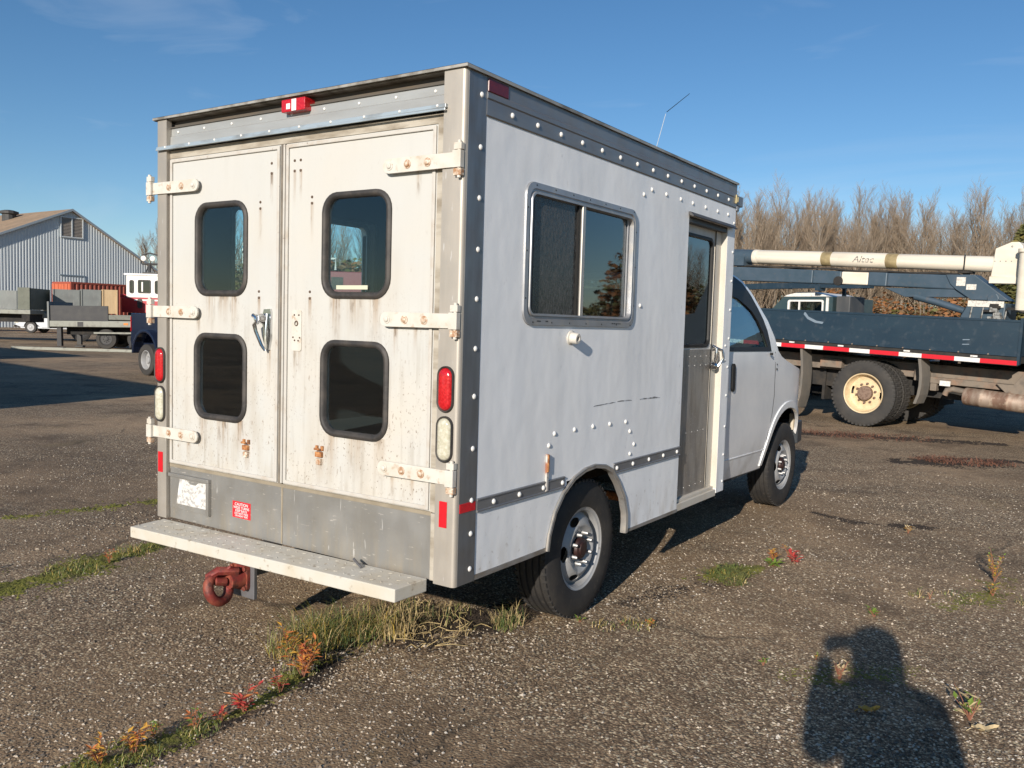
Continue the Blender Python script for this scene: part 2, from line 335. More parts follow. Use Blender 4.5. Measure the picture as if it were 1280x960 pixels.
def thing(name, label, cat, loc=(0, 0, 0), rotz=0.0, group=None, rot=None):
    o = bpy.data.objects.new(name, None); COL.objects.link(o)
    o.location = loc; o.rotation_euler = rot if rot else (0, 0, rotz)
    o.empty_display_size = .2
    o['label'] = label; o['category'] = cat
    if group: o['group'] = group
    return o
def tag(o, label=None, cat=None, group=None, kind=None):
    if label: o['label'] = label
    if cat: o['category'] = cat
    if group: o['group'] = group
    if kind: o['kind'] = kind
    return o
def share(name, src, parent, loc=(0, 0, 0), M=None):
    """another object on the same mesh data"""
    o = bpy.data.objects.new(name, src.data); COL.objects.link(o); o.parent = parent
    if M: o.matrix_local = M
    else: o.location = loc
    return o
def kids(o): return [c for c in o.children]
def copy_tree(o, loc=None, rotz=None, scale=None, label=None, parent=None):
    c = o.copy(); COL.objects.link(c)
    if parent: c.parent = parent
    if loc is not None: c.location = loc
    if rotz is not None: c.rotation_euler[2] = rotz
    if scale is not None: c.scale = scale if not isinstance(scale, (int, float)) else (scale,)*3
    if label: c['label'] = label
    for ch in kids(o): copy_tree(ch, parent=c)
    return c
def text_obj(body, size, name, mat_, parent, M, extrude=0.0008, shear=0.0, sx=1.0):
    cu = bpy.data.curves.new(name, 'FONT'); cu.body = body; cu.size = size; cu.extrude = extrude; cu.shear = shear
    cu.align_x = 'CENTER'; cu.align_y = 'CENTER'; cu.resolution_u = 3
    tmp = bpy.data.objects.new('text_source', cu); COL.objects.link(tmp)
    bpy.context.view_layer.update()
    me = bpy.data.meshes.new_from_object(tmp.evaluated_get(bpy.context.evaluated_depsgraph_get()))
    bpy.data.objects.remove(tmp); bpy.data.curves.remove(cu)
    me.name = name
    me.materials.clear(); me.materials.append(mat_)
    o = bpy.data.objects.new(name, me); COL.objects.link(o); o.parent = parent
    o.matrix_local = M @ Matrix.Diagonal((sx, 1, 1, 1))
    return o

# ------------------------------------------------------------------ ground
def asphalt():
    M = bpy.data.materials.new('old_asphalt'); M.use_nodes = True
    t = M.node_tree; N = t.nodes; L = t.links; b = N['Principled BSDF']
    b.inputs['Roughness'].default_value = .88; b.inputs['Specular IOR Level'].default_value = .35
    tc = N.new('ShaderNodeTexCoord')
    def vor(scale):
        n = N.new('ShaderNodeTexVoronoi'); n.inputs['Scale'].default_value = scale; L.new(tc.outputs['Object'], n.inputs['Vector']); return n
    def noi(scale, st=(1, 1, 1), d=6, rg=.6):
        mp = N.new('ShaderNodeMapping'); mp.inputs['Scale'].default_value = st; L.new(tc.outputs['Object'], mp.inputs[0])
        n = N.new('ShaderNodeTexNoise'); n.inputs['Scale'].default_value = scale; n.inputs['Detail'].default_value = d; n.inputs['Roughness'].default_value = rg
        L.new(mp.outputs[0], n.inputs['Vector']); return n.outputs[0]
    def ramp(src, stops):
        r = N.new('ShaderNodeValToRGB'); e = r.color_ramp.elements
        e[0].position, e[0].color = stops[0][0], (*stops[0][1], 1); e[1].position, e[1].color = stops[-1][0], (*stops[-1][1], 1)
        for p, c in stops[1:-1]:
            k = e.new(p); k.color = (*c, 1)
        L.new(src, r.inputs[0]); return r.outputs[0]
    def mix(f, a, c):
        x = N.new('ShaderNodeMix'); x.data_type = 'RGBA'
        if isinstance(f, float): x.inputs[0].default_value = f
        else: L.new(f, x.inputs[0])
        for i, q in ((6, a), (7, c)):
            if isinstance(q, tuple): x.inputs[i].default_value = (*q, 1)
            else: L.new(q, x.inputs[i])
        return x.outputs[2]
    def rng(src, lo, hi, a=0., c=1.):
        r = N.new('ShaderNodeMapRange'); r.inputs['From Min'].default_value = lo; r.inputs['From Max'].default_value = hi
        r.inputs['To Min'].default_value = a; r.inputs['To Max'].default_value = c; L.new(src, r.inputs[0]); return r.outputs[0]
    v1 = vor(88); v2 = vor(165)
    def ch(v):
        s = N.new('ShaderNodeSeparateColor'); L.new(v.outputs['Color'], s.inputs[0]); return s.outputs[0]
    stones = ramp(ch(v1), [(0, (0.087, 0.055, 0.030)), (.40, (0.201, 0.130, 0.070)), (.66, (0.353, 0.234, 0.131)), (.82, (0.547, 0.374, 0.218)), (.92, (0.900, 0.725, 0.444)), (1, (1.000, 0.874, 0.619))])
    fine = ramp(ch(v2), [(0, (0.079, 0.051, 0.028)), (.6, (0.238, 0.155, 0.085)), (.85, (0.447, 0.301, 0.171)), (1, (0.900, 0.809, 0.502))])
    col = mix(.42, stones, fine)
    # binder in the gaps between the stones
    gap = rng(v1.outputs['Distance'], .45, .75, 0., .7)
    col = mix(gap, col, (0.050, 0.032, 0.018))
    big = noi(.35, (1, 1, 1), 5)
    col = mix(rng(big, .44, .66, 0., .6), col, (0.489, 0.321, 0.171))
    mid = noi(1.3, (1, 1, 1), 6)
    col = mix(rng(mid, .52, .70, 0., .72), col, (0.087, 0.055, 0.030))
    wide = noi(.16, (1, 2.2, 1), 6)
    col = mix(rng(wide, .48, .66, 0., .6), col, (0.101, 0.065, 0.035))
    moss = noi(.9, (1, .55, 1), 7)
    col = mix(rng(moss, .60, .74, 0., .55), col, (0.122, 0.092, 0.024))
    tar = noi(2.6, (1, .35, 1), 7, .65)
    col = mix(rng(tar, .62, .72, 0., .6), col, (0.057, 0.037, 0.021))
    # hairline cracks, broken up
    dv = N.new('ShaderNodeTexNoise'); dv.inputs['Scale'].default_value = 2.2; dv.inputs['Detail'].default_value = 5; L.new(tc.outputs['Object'], dv.inputs['Vector'])
    am = N.new('ShaderNodeVectorMath'); am.operation = 'MULTIPLY_ADD'; am.inputs[1].default_value = (.55, .55, 0); L.new(dv.outputs['Color'], am.inputs[0]); L.new(tc.outputs['Object'], am.inputs[2])
    ck = N.new('ShaderNodeTexVoronoi'); ck.feature = 'DISTANCE_TO_EDGE'; ck.inputs['Scale'].default_value = .42; L.new(am.outputs[0], ck.inputs['Vector'])
    cm = N.new('ShaderNodeMath'); cm.operation = 'MULTIPLY'; L.new(rng(ck.outputs['Distance'], .003, .009, .5, 0.), cm.inputs[0]); L.new(rng(noi(.8, (1, 1, 1), 3), .47, .56), cm.inputs[1])
    col = mix(cm.outputs[0], col, (.03, .024, .016))
    hsv = N.new('ShaderNodeHueSaturation'); hsv.inputs['Saturation'].default_value = .93; L.new(col, hsv.inputs['Color']); col = hsv.outputs[0]
    L.new(col, b.inputs['Base Color'])
    b1 = N.new('ShaderNodeBump'); b1.inputs['Strength'].default_value = .8; b1.inputs['Distance'].default_value = .004; b1.invert = True
    L.new(v1.outputs['Distance'], b1.inputs['Height'])
    b2 = N.new('ShaderNodeBump'); b2.inputs['Strength'].default_value = .5; b2.inputs['Distance'].default_value = .002; b2.invert = True
    L.new(v2.outputs['Distance'], b2.inputs['Height']); L.new(b1.outputs[0], b2.inputs['Normal'])
    b3 = N.new('ShaderNodeBump'); b3.inputs['Strength'].default_value = .5; b3.inputs['Distance'].default_value = .05
    L.new(mid, b3.inputs['Height']); L.new(b2.outputs[0], b3.inputs['Normal'])
    L.new(b3.outputs[0], b.inputs['Normal'])
    return M
m_asphalt = asphalt()
g = MB()
# gently uneven sheet near the van, flat out to the horizon
xs = [-420, -200, -110, -60, -35, -20, -12] + [i*.5 for i in range(-16, 13)] + [9, 14, 25, 60, 150, 420]
ys = [-60, -20, -8, -5] + [-4+i*.5 for i in range(0, 27)] + [11, 14, 20, 32, 60, 110, 220, 480]
def gz(x, y):
    if -7 < x < 5 and -3.9 < y < 8.9: return 0.012*noise.noise(Vector((x*.9, y*.9, 3))) - .006
    return -0.006
g.add([(x, y, gz(x, y)) for y in ys for x in xs], [(j*len(xs)+i, j*len(xs)+i+1, (j+1)*len(xs)+i+1, (j+1)*len(xs)+i) for j in range(len(ys)-1) for i in range(len(xs)-1)])
ground = g.build('ground', m_asphalt, smooth=60)
ground['kind'] = 'structure'
ground['label'] = 'worn grey brown asphalt yard with pale stones showing'

# loose chippings lying on the surface
m_chip = mat('chipping', (.52, .44, .34), .8, 0, layers=(dict(col=(.48, .45, .40), scale=14, lo=.5, hi=.62, fac=.9, detail=2), dict(col=(.10, .085, .07), scale=11, lo=.5, hi=.6, fac=.9, detail=2)))
g = MB(); rnd = random.Random(11)
OCT = [(1, 0, 0), (0, 1, 0), (-1, 0, 0), (0, -1, 0), (0, 0, 1), (0, 0, -1)]
OF = [(0, 1, 4), (1, 2, 4), (2, 3, 4), (3, 0, 4), (1, 0, 5), (2, 1, 5), (3, 2, 5), (0, 3, 5)]
def in_view(x, y, marg=60):
    p = Vector((x, y, 0)) - CAM; z = p.dot(FWD)
    if z < .3: return False
    px = 640+1077*p.dot(RGT)/z; py = 480-1077*p.dot(UPV)/z
    return -marg < px < 1280+marg and py < 960+marg
n = 0
while n < 46000:
    d = 1.9 + 9*rnd.random()**1.7; a = rnd.uniform(-.62, .62)
    x = CAM.x + d*math.sin(a - _yaw); y = CAM.y + d*math.cos(a - _yaw)
    if not in_view(x, y): continue
    if noise.noise(Vector((x*.8, y*.8, 9)))*.9+.62 < rnd.random(): continue
    r = rnd.choice((.003, .0038, .0046, .0056, .0068)) * (1.7 if rnd.random() < .03 else 1)
    e = [rnd.uniform(.7, 1.3) for _ in range(6)]; q = rnd.uniform(0, 6.28); cq, sq = math.cos(q), math.sin(q)
    vs = []
    for (ox, oy, oz), k in zip(OCT, e):
        X, Y = ox*k*r*1.25, oy*k*r
        vs.append((x+X*cq-Y*sq, y+X*sq+Y*cq, gz(x, y)+.001+oz*k*r*.7))
    g.add(vs, OF, rnd.choices((0, 1, 2), (4, 3, 3))[0]); n += 1
o = g.build('loose_gravel', [m_chip, mat('chipping_brown', (.22, .17, .12), .85), mat('chipping_dark', (.10, .078, .058), .85)]); tag(o, 'pale loose stone chippings lying on the asphalt', kind='stuff')

# moss, soil and joints: thin uneven sheets on the asphalt
m_moss = mat('moss', (.050, .062, .012), .95, 0, layers=(dict(col=(.095, .105, .022), scale=22, lo=.45, hi=.65, fac=.9), dict(col=(.045, .032, .018), scale=9, lo=.5, hi=.66, fac=.9), dict(col=(.15, .12, .05), scale=70, lo=.6, hi=.7, fac=.6)), bump=[(60, .9, .015), (160, .8, .006)])
m_soil = mat('dark_soil', (.030, .020, .013), .95, 0, layers=(dict(col=(.075, .05, .03), scale=40, lo=.5, hi=.7, fac=.8), dict(col=(.16, .12, .075), scale=130, lo=.66, hi=.74, fac=.7)), bump=[(45, 1., .015), (140, .8, .006)])
def scatter(name, pts, mat_, label, n, size, flat=.55, seed=1, fall=1.0):
    """thousands of small low clods along a list of (x, y, half width); density thins out raggedly towards the edges"""
    rnd = random.Random(seed); g = MB(); P = [Vector((p[0], p[1], 0)) for p in pts]
    segs = [(P[i+1]-P[i]).length*(pts[i][2]+pts[i+1][2]) for i in range(len(P)-1)]; k = 0; tries = 0
    while k < n and tries < n*12:
        tries += 1
        i = rnd.choices(range(len(segs)), segs)[0]; t = rnd.random(); p = P[i].lerp(P[i+1], t); wd = pts[i][2]*(1-t)+pts[i+1][2]*t
        d = (P[i+1]-P[i]).normalized(); u = max(-1.7, min(1.7, rnd.gauss(0, .55))); q = p + Vector((d.y, -d.x, 0))*u*wd
        dens = .55+1.1*noise.noise(Vector((q.x*4.5, q.y*4.5, seed)))+.7*noise.noise(Vector((q.x*13, q.y*13, seed+5))) - .28*abs(u)
        if rnd.random() > dens*1.5: continue
        r = size*rnd.uniform(.35, 1.25)*(1.1-.35*abs(u)); a = rnd.uniform(0, 6.28); c, s_ = math.cos(a), math.sin(a)
        hh = r*flat*rnd.uniform(.5, 1.3)
        V6 = [(1, 0, 0), (.45, .8, 0), (-.55, .75, 0), (-1, -.1, 0), (-.4, -.85, 0), (.5, -.8, 0), (.1, .05, 1)]
        vs = []
        for (ox, oy, oz) in V6:
            e = rnd.uniform(.7, 1.25); X, Y = ox*r*e, oy*r*e*.8; vs.append((q.x+X*c-Y*s_, q.y+X*s_+Y*c, gz(q.x, q.y)-.0012+oz*hh))
        g.add(vs, [(j, (j+1) % 6, 6) for j in range(6)]); k += 1
    o = g.build(name, mat_, smooth=75); tag(o, label, kind='stuff'); return o
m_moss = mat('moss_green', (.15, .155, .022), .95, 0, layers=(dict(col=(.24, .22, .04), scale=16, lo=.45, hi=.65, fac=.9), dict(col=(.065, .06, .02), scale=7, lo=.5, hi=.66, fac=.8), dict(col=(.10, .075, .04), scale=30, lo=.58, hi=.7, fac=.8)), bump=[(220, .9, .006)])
m_soil = mat('dark_soil', (.040, .027, .017), .95, 0, layers=(dict(col=(.085, .058, .035), scale=40, lo=.5, hi=.7, fac=.8), dict(col=(.18, .14, .09), scale=150, lo=.66, hi=.74, fac=.7)), bump=[(200, .9, .005)])
scatter('moss_strip', [(-2.86, -1.3, .18), (-2.82, -.5, .23), (-2.86, 0, .21), (-2.92, .35, .16), (-3.0, .7, .08)], m_moss, 'green moss strip in the asphalt joint left of the step', 8000, .017, seed=1)
scatter('moss_strip', [(-.60, -1.75, .17), (-.60, -1.15, .14), (-.57, -.85, .08), (-.57, -.6, .035), (-.60, -.4, .04), (-.68, -.2, .08), (-.80, .05, .13)], m_moss, 'mossy joint running from the lower edge to the grass clump', 5000, .014, seed=2)
scatter('soil_patch', [(-.98, -.02, .10), (-.80, .35, .28), (-.62, .62, .34), (-.45, .9, .24), (-.33, 1.15, .10)], m_soil, 'bare dark soil under the right rear corner of the van', 9000, .016, seed=3)
scatter('soil_patch', [(-.55, -1.3, .06), (-.53, -.95, .05), (-.53, -.62, .05), (-.54, -.3, .05), (-.66, -.02, .08)], m_soil, 'dark soil crumbs along the mossy joint', 2600, .010, seed=4)
scatter('moss_strip', [(-4.5, .3, .08), (-4.35, .9, .15), (-4.1, 1.5, .13), (-3.9, 2.0, .07)], m_moss, 'dull moss patch beyond the left side of the van', 900, .018, seed=5)
scatter('moss_strip', [(.10, 2.2, .08), (.25, 2.4, .13), (.33, 2.62, .12), (.42, 2.8, .06)], m_moss, 'small green moss mound right of the rear wheel', 1500, .013, seed=6)
scatter('soil_patch', [(.2, 4.8, .05), (.55, 4.6, .10), (.75, 4.65, .14), (.95, 4.75, .12), (1.25, 4.85, .04)], m_soil, 'dark damp streak on the asphalt right of the front wheel', 2600, .013, .35, seed=7)
scatter('soil_patch', [(-1.5, 10.5, .2), (-.6, 10.9, .35), (.2, 11.2, .3), (1.2, 11.5, .15)], m_soil, 'dark dead plant litter in front of the truck wheel', 2600, .03, .4, seed=8)
scatter('soil_patch', [(.2, 8.4, .15), (.8, 9.0, .5), (1.1, 9.3, .4), (1.5, 9.7, .15)], m_soil, 'dark litter under the dead reddish weeds', 2200, .028, .4, seed=9)
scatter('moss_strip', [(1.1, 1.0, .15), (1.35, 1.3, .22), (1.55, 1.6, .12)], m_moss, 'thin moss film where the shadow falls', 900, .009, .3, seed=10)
scatter('moss_strip', [(1.5, 2.6, .1), (1.7, 3.0, .16), (1.7, 3.6, .12)], m_moss, 'thin moss around the tall yellow green weed', 900, .010, .3, seed=12)
scatter('soil_patch', [(.02, 1.5, .15), (.2, 2.1, .2), (.3, 2.5, .25)], m_soil, 'dark damp crumbs around the moss mound', 1500, .011, .3, seed=13)
# ------------------------------------------------------------------ the white box van (x 0 = right side, y 0 = rear posts, forward = +y)
van = thing('box_van', 'white box body van with two window rear doors and a white rear step', 'van', (0, 0, 0))
W, ZT, ZB, LB, YP = 2.03, 2.556, .45, 3.135, .14
sideR = lambda x0: (lambda u, v, w: (x0 - w, u, v))          # (y, z) sheets on the right side, thickness going inward
sideL = lambda x0: (lambda u, v, w: (x0 + w, u, v))
rear = lambda y0: (lambda u, v, w: (u, y0 + w, v))           # (x, z) sheets on the rear, thickness going forward

# rivet shared by all the riveted panels
g = MB(); g.lathe([(.0125, 0), (.0120, .0025), (.0090, .0058), (.0045, .0078), (0, .0084)], 12, cap=False)
riv0 = g.build('rivet', m_rivet, None, smooth=50)
riv_mesh = riv0.data; bpy.data.objects.remove(riv0)
def rivets(parent, pts, nrm=(1, 0, 0), s=1.0):
    for p in pts:
        o = bpy.data.objects.new('rivet', riv_mesh); COL.objects.link(o); o.parent = parent
        o.matrix_local = frame_M(p, nrm) @ Matrix.Diagonal((s, s, s, 1))

# corner posts: L sections with a rounded outer corner
def post(sign, xo, wx, label=None):
    g = MB(); prof = []
    r = .018
    def P(a, b): return (xo - sign*a, b)
    pts = [(wx, 0), (r, 0)] + [(r-r*math.sin(R(a)), r-r*math.cos(R(a))) for a in (22, 45, 68)] + [(0, r), (0, YP), (.02, YP), (.02, .03), (wx, .03)]
    pts = [P(a, b) for a, b in pts]
    n = len(pts)
    vs = [(x, y, ZB) for x, y in pts] + [(x, y, ZT-.012) for x, y in pts]
    fs = [(i, (i+1) % n, n+(i+1) % n, n+i) for i in range(n)] + [tuple(range(n)), tuple(range(2*n-1, n-1, -1))]
    g.add(vs, fs)
    return g.build('corner_post', m_alu, van, smooth=30)
postR = post(1, 0, .109); postL = post(-1, -W, .090)
rivets(postR, [(0, .106, z) for z in (2.461, 2.252, 2.048, 1.84, 1.638, 1.434, 1.236, 1.018, .80, .659, .509)])
m_post_shade = mat('shaded_post_metal', (.235, .245, .26), .40, .7, layers=(dict(col=(.16, .16, .165), scale=4, lo=.4, hi=.7, fac=.7, st=(1, 4, .6)), dict(col=(.26, .25, .23), scale=8, lo=.4, hi=.7, fac=.6, zr=(.5, 1.3)), dict(rough=.58, scale=9, lo=.4, hi=.7, fac=1)), bump=[(80, .12, .002, 'noise', (1, 1, .08))])
g = MB(); g.box((.0015, .020, ZB+.002), (-.004, YP-.001, ZT-.016)); g.build('post_shade_skin', m_post_shade, van)  # thin skin: the side's darker sky-reflecting shade put into the metal colour

# roof with a thin overhanging lip
g = MB()
nx, ny = 8, 6
x0, x1, y0, y1 = -W-.014, .014, -.012, LB+.006
vs = []; fs = []
for j in range(ny+1):
    for i in range(nx+1):
        tx = i/nx
        vs.append((x0+(x1-x0)*tx, y0+(y1-y0)*j/ny, ZT + .0015 + .004*(1-(2*tx-1)**2)*(0 < j < ny) - .0008*math.sin(j*2.1)))
fs = [(j*(nx+1)+i, j*(nx+1)+i+1, (j+1)*(nx+1)+i+1, (j+1)*(nx+1)+i) for j in range(ny) for i in range(nx)]
g.add(vs, fs)
g.box((x0, y0, ZT-.011), (x1, y0+.008, ZT)); g.box((x0, y1-.008, ZT-.011), (x1, y1, ZT))
g.box((x1-.007, y0+.009, ZT-.013), (x1, y1-.009, ZT)); g.box((x0, y0+.009, ZT-.013), (x0+.007, y1-.009, ZT))
g.box((x0+.02, y0+.02, ZT-.014), (x1-.02, y1-.02, ZT-.006))
roof = g.build('roof', mat('roof_metal', (.42, .40, .36), .5, .35, layers=(dict(col=(.16, .14, .11), scale=12, lo=.42, hi=.65, fac=.85, st=(1, .4, 1)),)), van)

# header above the rear doors: recess, folded panel, gutter strip
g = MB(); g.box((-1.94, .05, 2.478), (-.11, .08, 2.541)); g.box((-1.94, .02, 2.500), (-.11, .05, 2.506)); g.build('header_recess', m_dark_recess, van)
g = MB()
for (ya, za, yb, zb) in ((.028, 2.503, .028, 2.462), (.028, 2.462, .022, 2.456), (.022, 2.456, .020, 2.40)):
    g.add([(-1.938, ya, za), (-.11, ya, za), (-.11, yb, zb), (-1.938, yb, zb), (-1.938, .05, za), (-.11, .05, za), (-.11, .05, zb), (-1.938, .05, zb)],
          [(0, 1, 2, 3), (7, 6, 5, 4), (0, 4, 5, 1), (3, 2, 6, 7), (0, 3, 7, 4), (1, 5, 6, 2)])
header = g.build('header_panel', m_header, van)
rivets(header, [(-1.88+i*.213, .027, 2.478) for i in range(9)], (0, -1, 0), .55)
g = MB(); g.plate([(-2.006, 0), (-.088, 0), (-.088, .016), (-2.006, .016)], (), .03, lambda u, v, w: (u, -.016+w, 2.388+v+(u+2)*.004))
g.box((-2.006, -.020, 2.384), (-.088, -.015, 2.394))
gut = g.build('rain_gutter', mat('gutter_metal', (.46, .53, .57), .4, .5, layers=(dict(col=(.25, .24, .22), scale=16, lo=.5, hi=.7, fac=.7, st=(.4, 1, 1)),)), van, bevel=.002)
rivets(gut, [(-1.93+i*.2, -.0165, 2.398+i*.0008) for i in range(10)], (0, -1, 0), .5)
g = MB()
g.box((-1.939, .021, 2.345), (-.111, .05, 2.386)); g.box((-1.939, .024, .715), (-.111, .05, .744)); g.box((-.15, .019, .745), (-.1105, .05, 2.3445))
g.box((-1.9395, .0235, .745), (-1.932, .05, 2.3445))
g.build('door_frame', m_dirty_frame, van)

# rear doors
def door(x0, x1, wins, name='rear_door'):
    z0, z1 = .747, 2.342
    r = van
    holes = [rrect(a[0]+.012, a[1]+.012, a[2]-.012, a[3]-.012, .075) for a in wins]
    g = MB(); g.plate([(x0, z0), (x1, z0), (x1, z1), (x0, z1)], holes, .035, rear(.020))
    d = g.build(name, m_white_rear, van)
    e = MB(); b = .017
    e.plate([(x0+.004, z0+.004), (x1-.004, z0+.004), (x1-.004, z1-.004), (x0+.004, z1-.004)], [[(x0+.004+b, z0+.004+b), (x1-.004-b, z0+.004+b), (x1-.004-b, z1-.004-b), (x0+.004+b, z1-.004-b)]], .0085, rear(.0105))
    e.build('edge_bead', m_white_trim, d, bevel=.003)
    for a in wins:
        # fat rubber gasket: rounded bead section swept round the opening
        g = MB(); n = 6; loops = []
        for (off, y) in ((-.004, .021), (-.004, .012), (.004, .0055), (.010, .004), (.018, .0075), (.024, .016), (.026, .03)):
            loops.append([(u, y, v) for u, v in rrect(a[0]+off, a[1]+off, a[2]-off, a[3]-off, max(.03, .085-off), n)])
        k = len(loops[0]); vs = [p for l in loops for p in l]
        g.add(vs, [(i*k+j, i*k+(j+1) % k, (i+1)*k+(j+1) % k, (i+1)*k+j) for i in range(len(loops)-1) for j in range(k)])
        g.build('window_gasket', m_rubber, d, smooth=50)
        g = MB(); g.plate(rrect(a[0]+.020, a[1]+.020, a[2]-.020, a[3]-.020, .06), (), .005, rear(.026)); g.build('window_pane', g_rear, d)
    return d
winsL = [(-1.717, 1.640, -1.322, 2.100), (-1.722, 1.012, -1.322, 1.446)]
winsR = [(-.802, 1.635, -.396, 2.098), (-.802, 1.012, -.396, 1.442)]
doorL = door(-1.932, -1.086, winsL); doorL['label'] = 'left rear door carrying the chrome handle'
doorR = door(-1.050, -.151, winsR); doorR['label'] = 'right rear door with a bare rusty lock plate'
g = MB(); g.box((-1.0855, .017, .747), (-1.062, .05, 2.342)); g.build('door_seal', m_seal, van)
g = MB(); g.box((-1.0615, .008, .750), (-1.0505, .05, 2.340)); g.build('astragal', m_white_trim, van, bevel=.003)
# sticker on the glass
g = MB(); g.box((-.72, .0225, 1.672), (-.53, .0255, 1.690)); g.build('glass_sticker', mat('sticker_paper', (.55, .55, .42), .6), doorR)

# strap hinges
def hinge(d, xa, xb, z, side, lab):
    """strap from the door (xa, rounded end) to the post edge (xb)"""
    g = MB(); h = .031; s = 1 if xb > xa else -1; n = 6
    out = [(xa+s*h*(1-math.cos(R(90-90*k/n))) if False else xa+s*h-s*h*math.cos(R(-90+180*k/n)), z+h*math.sin(R(-90+180*k/n))) for k in range(n+1)]
    out = out + [(xb, z+h*.95), (xb, z-h*.95)]
    g.plate(out, (), .010, rear(-.010))
    # knuckle block on the corner
    kx0, kx1 = xb - s*.012, xb + s*.030
    g.box((kx0, -.026, z-.034), (kx1, .0, z+.034))
    g.box((kx0+s*.004, -.022, z+.037), (kx1, .001, z+.064)); g.box((kx0+s*.004, -.022, z-.064), (kx1, .001, z-.037), 1)
    px = (kx0+kx1)/2+s*.006
    g.tube([(px, -.013, z-.074), (px, -.013, z+.074)], .0085, 8, 0)
    for f in (.10, .35, .62):
        x = xa + (xb-xa)*f
        g.lathe([(.019, 0), (.019, .003), (.013, .003), (.012, .008), (.006, .011), (0, .0115)], 10, frame_M((x, -.010, z), (0, -1, 0)), 1 if f > .1 else 0)
    return g.build('strap_hinge', [m_white_hinge, m_rust_light], d, bevel=.002)
m_rust_light = mat('rusty_paint', (.52, .42, .32), .7, 0, layers=(dict(col=(.33, .16, .07), scale=70, lo=.42, hi=.6, fac=.9), dict(col=(.70, .64, .54), scale=50, lo=.55, hi=.65, fac=.9)))
for z in (2.187, 1.545, .905):
    hinge(doorR, -.425, -.030, z, 1, '')
    hinge(doorL, -1.668, -2.052, z+.006, -1, '')
# chrome handle: keyhole plate, boss, drop pull
g = MB()
g.plate([(-1.185, 1.575), (-1.192, 1.555), (-1.190, 1.43), (-1.170, 1.385), (-1.150, 1.382), (-1.138, 1.43), (-1.136, 1.56), (-1.142, 1.578)], (), .014, rear(.007))
g.lathe([(.024, 0), (.024, .022), (.019, .032), (.019, .05)], 14, frame_M((-1.178, .007, 1.530), (0, -1, 0)))
g.tube([(-1.205, -.040, 1.545), (-1.178, -.043, 1.535), (-1.172, -.042, 1.515), (-1.196, -.040, 1.500), (-1.193, -.034, 1.47), (-1.172, -.018, 1.405), (-1.160, -.006, 1.378)], [.010, .012, .012, .011, .009, .008, .006], 8)
g.tube([(-1.158, .004, 1.555), (-1.156, -.004, 1.47), (-1.158, -.004, 1.385)], .006, 6)
g.build('door_handle', m_chrome, doorL, smooth=40)
g = MB(); g.plate([(-1.180, 1.515), (-1.165, 1.515), (-1.160, 1.41), (-1.172, 1.405)], (), .004, rear(.0045)); g.build('handle_slot', m_black_trim, doorL)
# bare lock plate on the right door
g = MB(); g.plate(rrect(-1.0, 1.385, -.935, 1.575, .012), [circ(-.969, 1.513, .009, 10)], .005, rear(.016)); lp = g.build('lock_plate', m_white_hinge, doorR)
m_oldscrew = mat('dark_screw', (.10, .065, .045), .8)
g = MB()
for x, z in ((-.982, 1.552), (-.952, 1.552), (-.99, 1.448), (-.945, 1.447), (-.979, 1.434), (-.955, 1.433)):
    g.lathe([(.0048, 0), (.0035, .003), (0, .0032)], 7, frame_M((x, .0158, z), (0, -1, 0)))
g.lathe([(.014, 0), (.0105, .003), (.009, .0035)], 9, frame_M((-.969, .0158, 1.513), (0, -1, 0)), cap=False)
o = g.build('rusty_screws', m_oldscrew, doorR); o['kind'] = 'stuff'
# rusty catches
def catch(d, x, z):
    g = MB()
    g.box((x-.020, .004, z-.010), (x+.020, .021, z+.014)); g.box((x-.024, .010, z+.020), (x-.010, .021, z+.042)); g.box((x+.010, .010, z+.020), (x+.024, .021, z+.042))
    g.tube([(x-.016, -.002, z+.028), (x+.016, -.002, z+.028)], .006, 6); g.box((x-.014, .006, z-.045), (x+.014, .021, z-.018), 1)
    g.build('rusty_catch', [m_rust, m_rust_light], d, bevel=.002)
catch(doorL, -1.315, .892); catch(doorR, -.805, .914)
m_oldscrew = mat('dark_screw', (.10, .065, .045), .8)
for d, pts in ((doorL, [(-1.152, 2.262), (-1.152, 2.215), (-1.105, 2.262), (-1.105, 2.215), (-1.23, 2.085), (-1.23, 2.055), (-1.235, 1.66), (-1.235, 1.63)]),
               (doorR, [(-.995, 2.262), (-.995, 2.215), (-.955, 2.262), (-.955, 2.215), (-.878, 2.062), (-.878, 2.09), (-.885, 1.66), (-.885, 1.63)])):
    g = MB()
    for x, z in pts:
        g.lathe([(.007, 0), (.006, .003), (0, .004)], 7, frame_M((x, .0198, z), (0, -1, 0)))
    o = g.build('fixing_screws', m_oldscrew, d); o['kind'] = 'stuff'
# sill panel under the doors, plate holder, warning sticker
g = MB()
g.plate([(-1.935, .452), (-.112, .452), (-.112, .742), (-1.935, .742)], (), .03, rear(.022), cuts=[('u', -1.6), ('u', -1.05), ('u', -.5)])
sill = g.build('sill_panel', m_sill, van)
g = MB(); g.box((-.142, .014, .455), (-.117, .0215, .74)); g.build('weld_strip', m_dirty_frame, van, bevel=.003)
g = MB(); g.box((-1.064, .0195, .455), (-1.054, .0215, .738)); g.box((-1.935, .018, .728), (-.14, .0215, .7435)); g.build('panel_seam', mat('seam_stain', (.26, .22, .16), .7, .2, layers=(dict(col=(.36, .31, .23), scale=9, lo=.4, hi=.7, fac=.8),)), van)
g = MB()
x0, x1, z0, z1 = -1.930, -1.592, .508, .697
g.box((x0, .002, z1-.018), (x1, .0215, z1)); g.box((x1-.02, .002, z0), (x1, .0215, z1-.0185)); g.box((x0, .016, z0), (x1-.0205, .0212, z1-.0185))
hold = g.build('plate_holder', m_sill, van, bevel=.002)
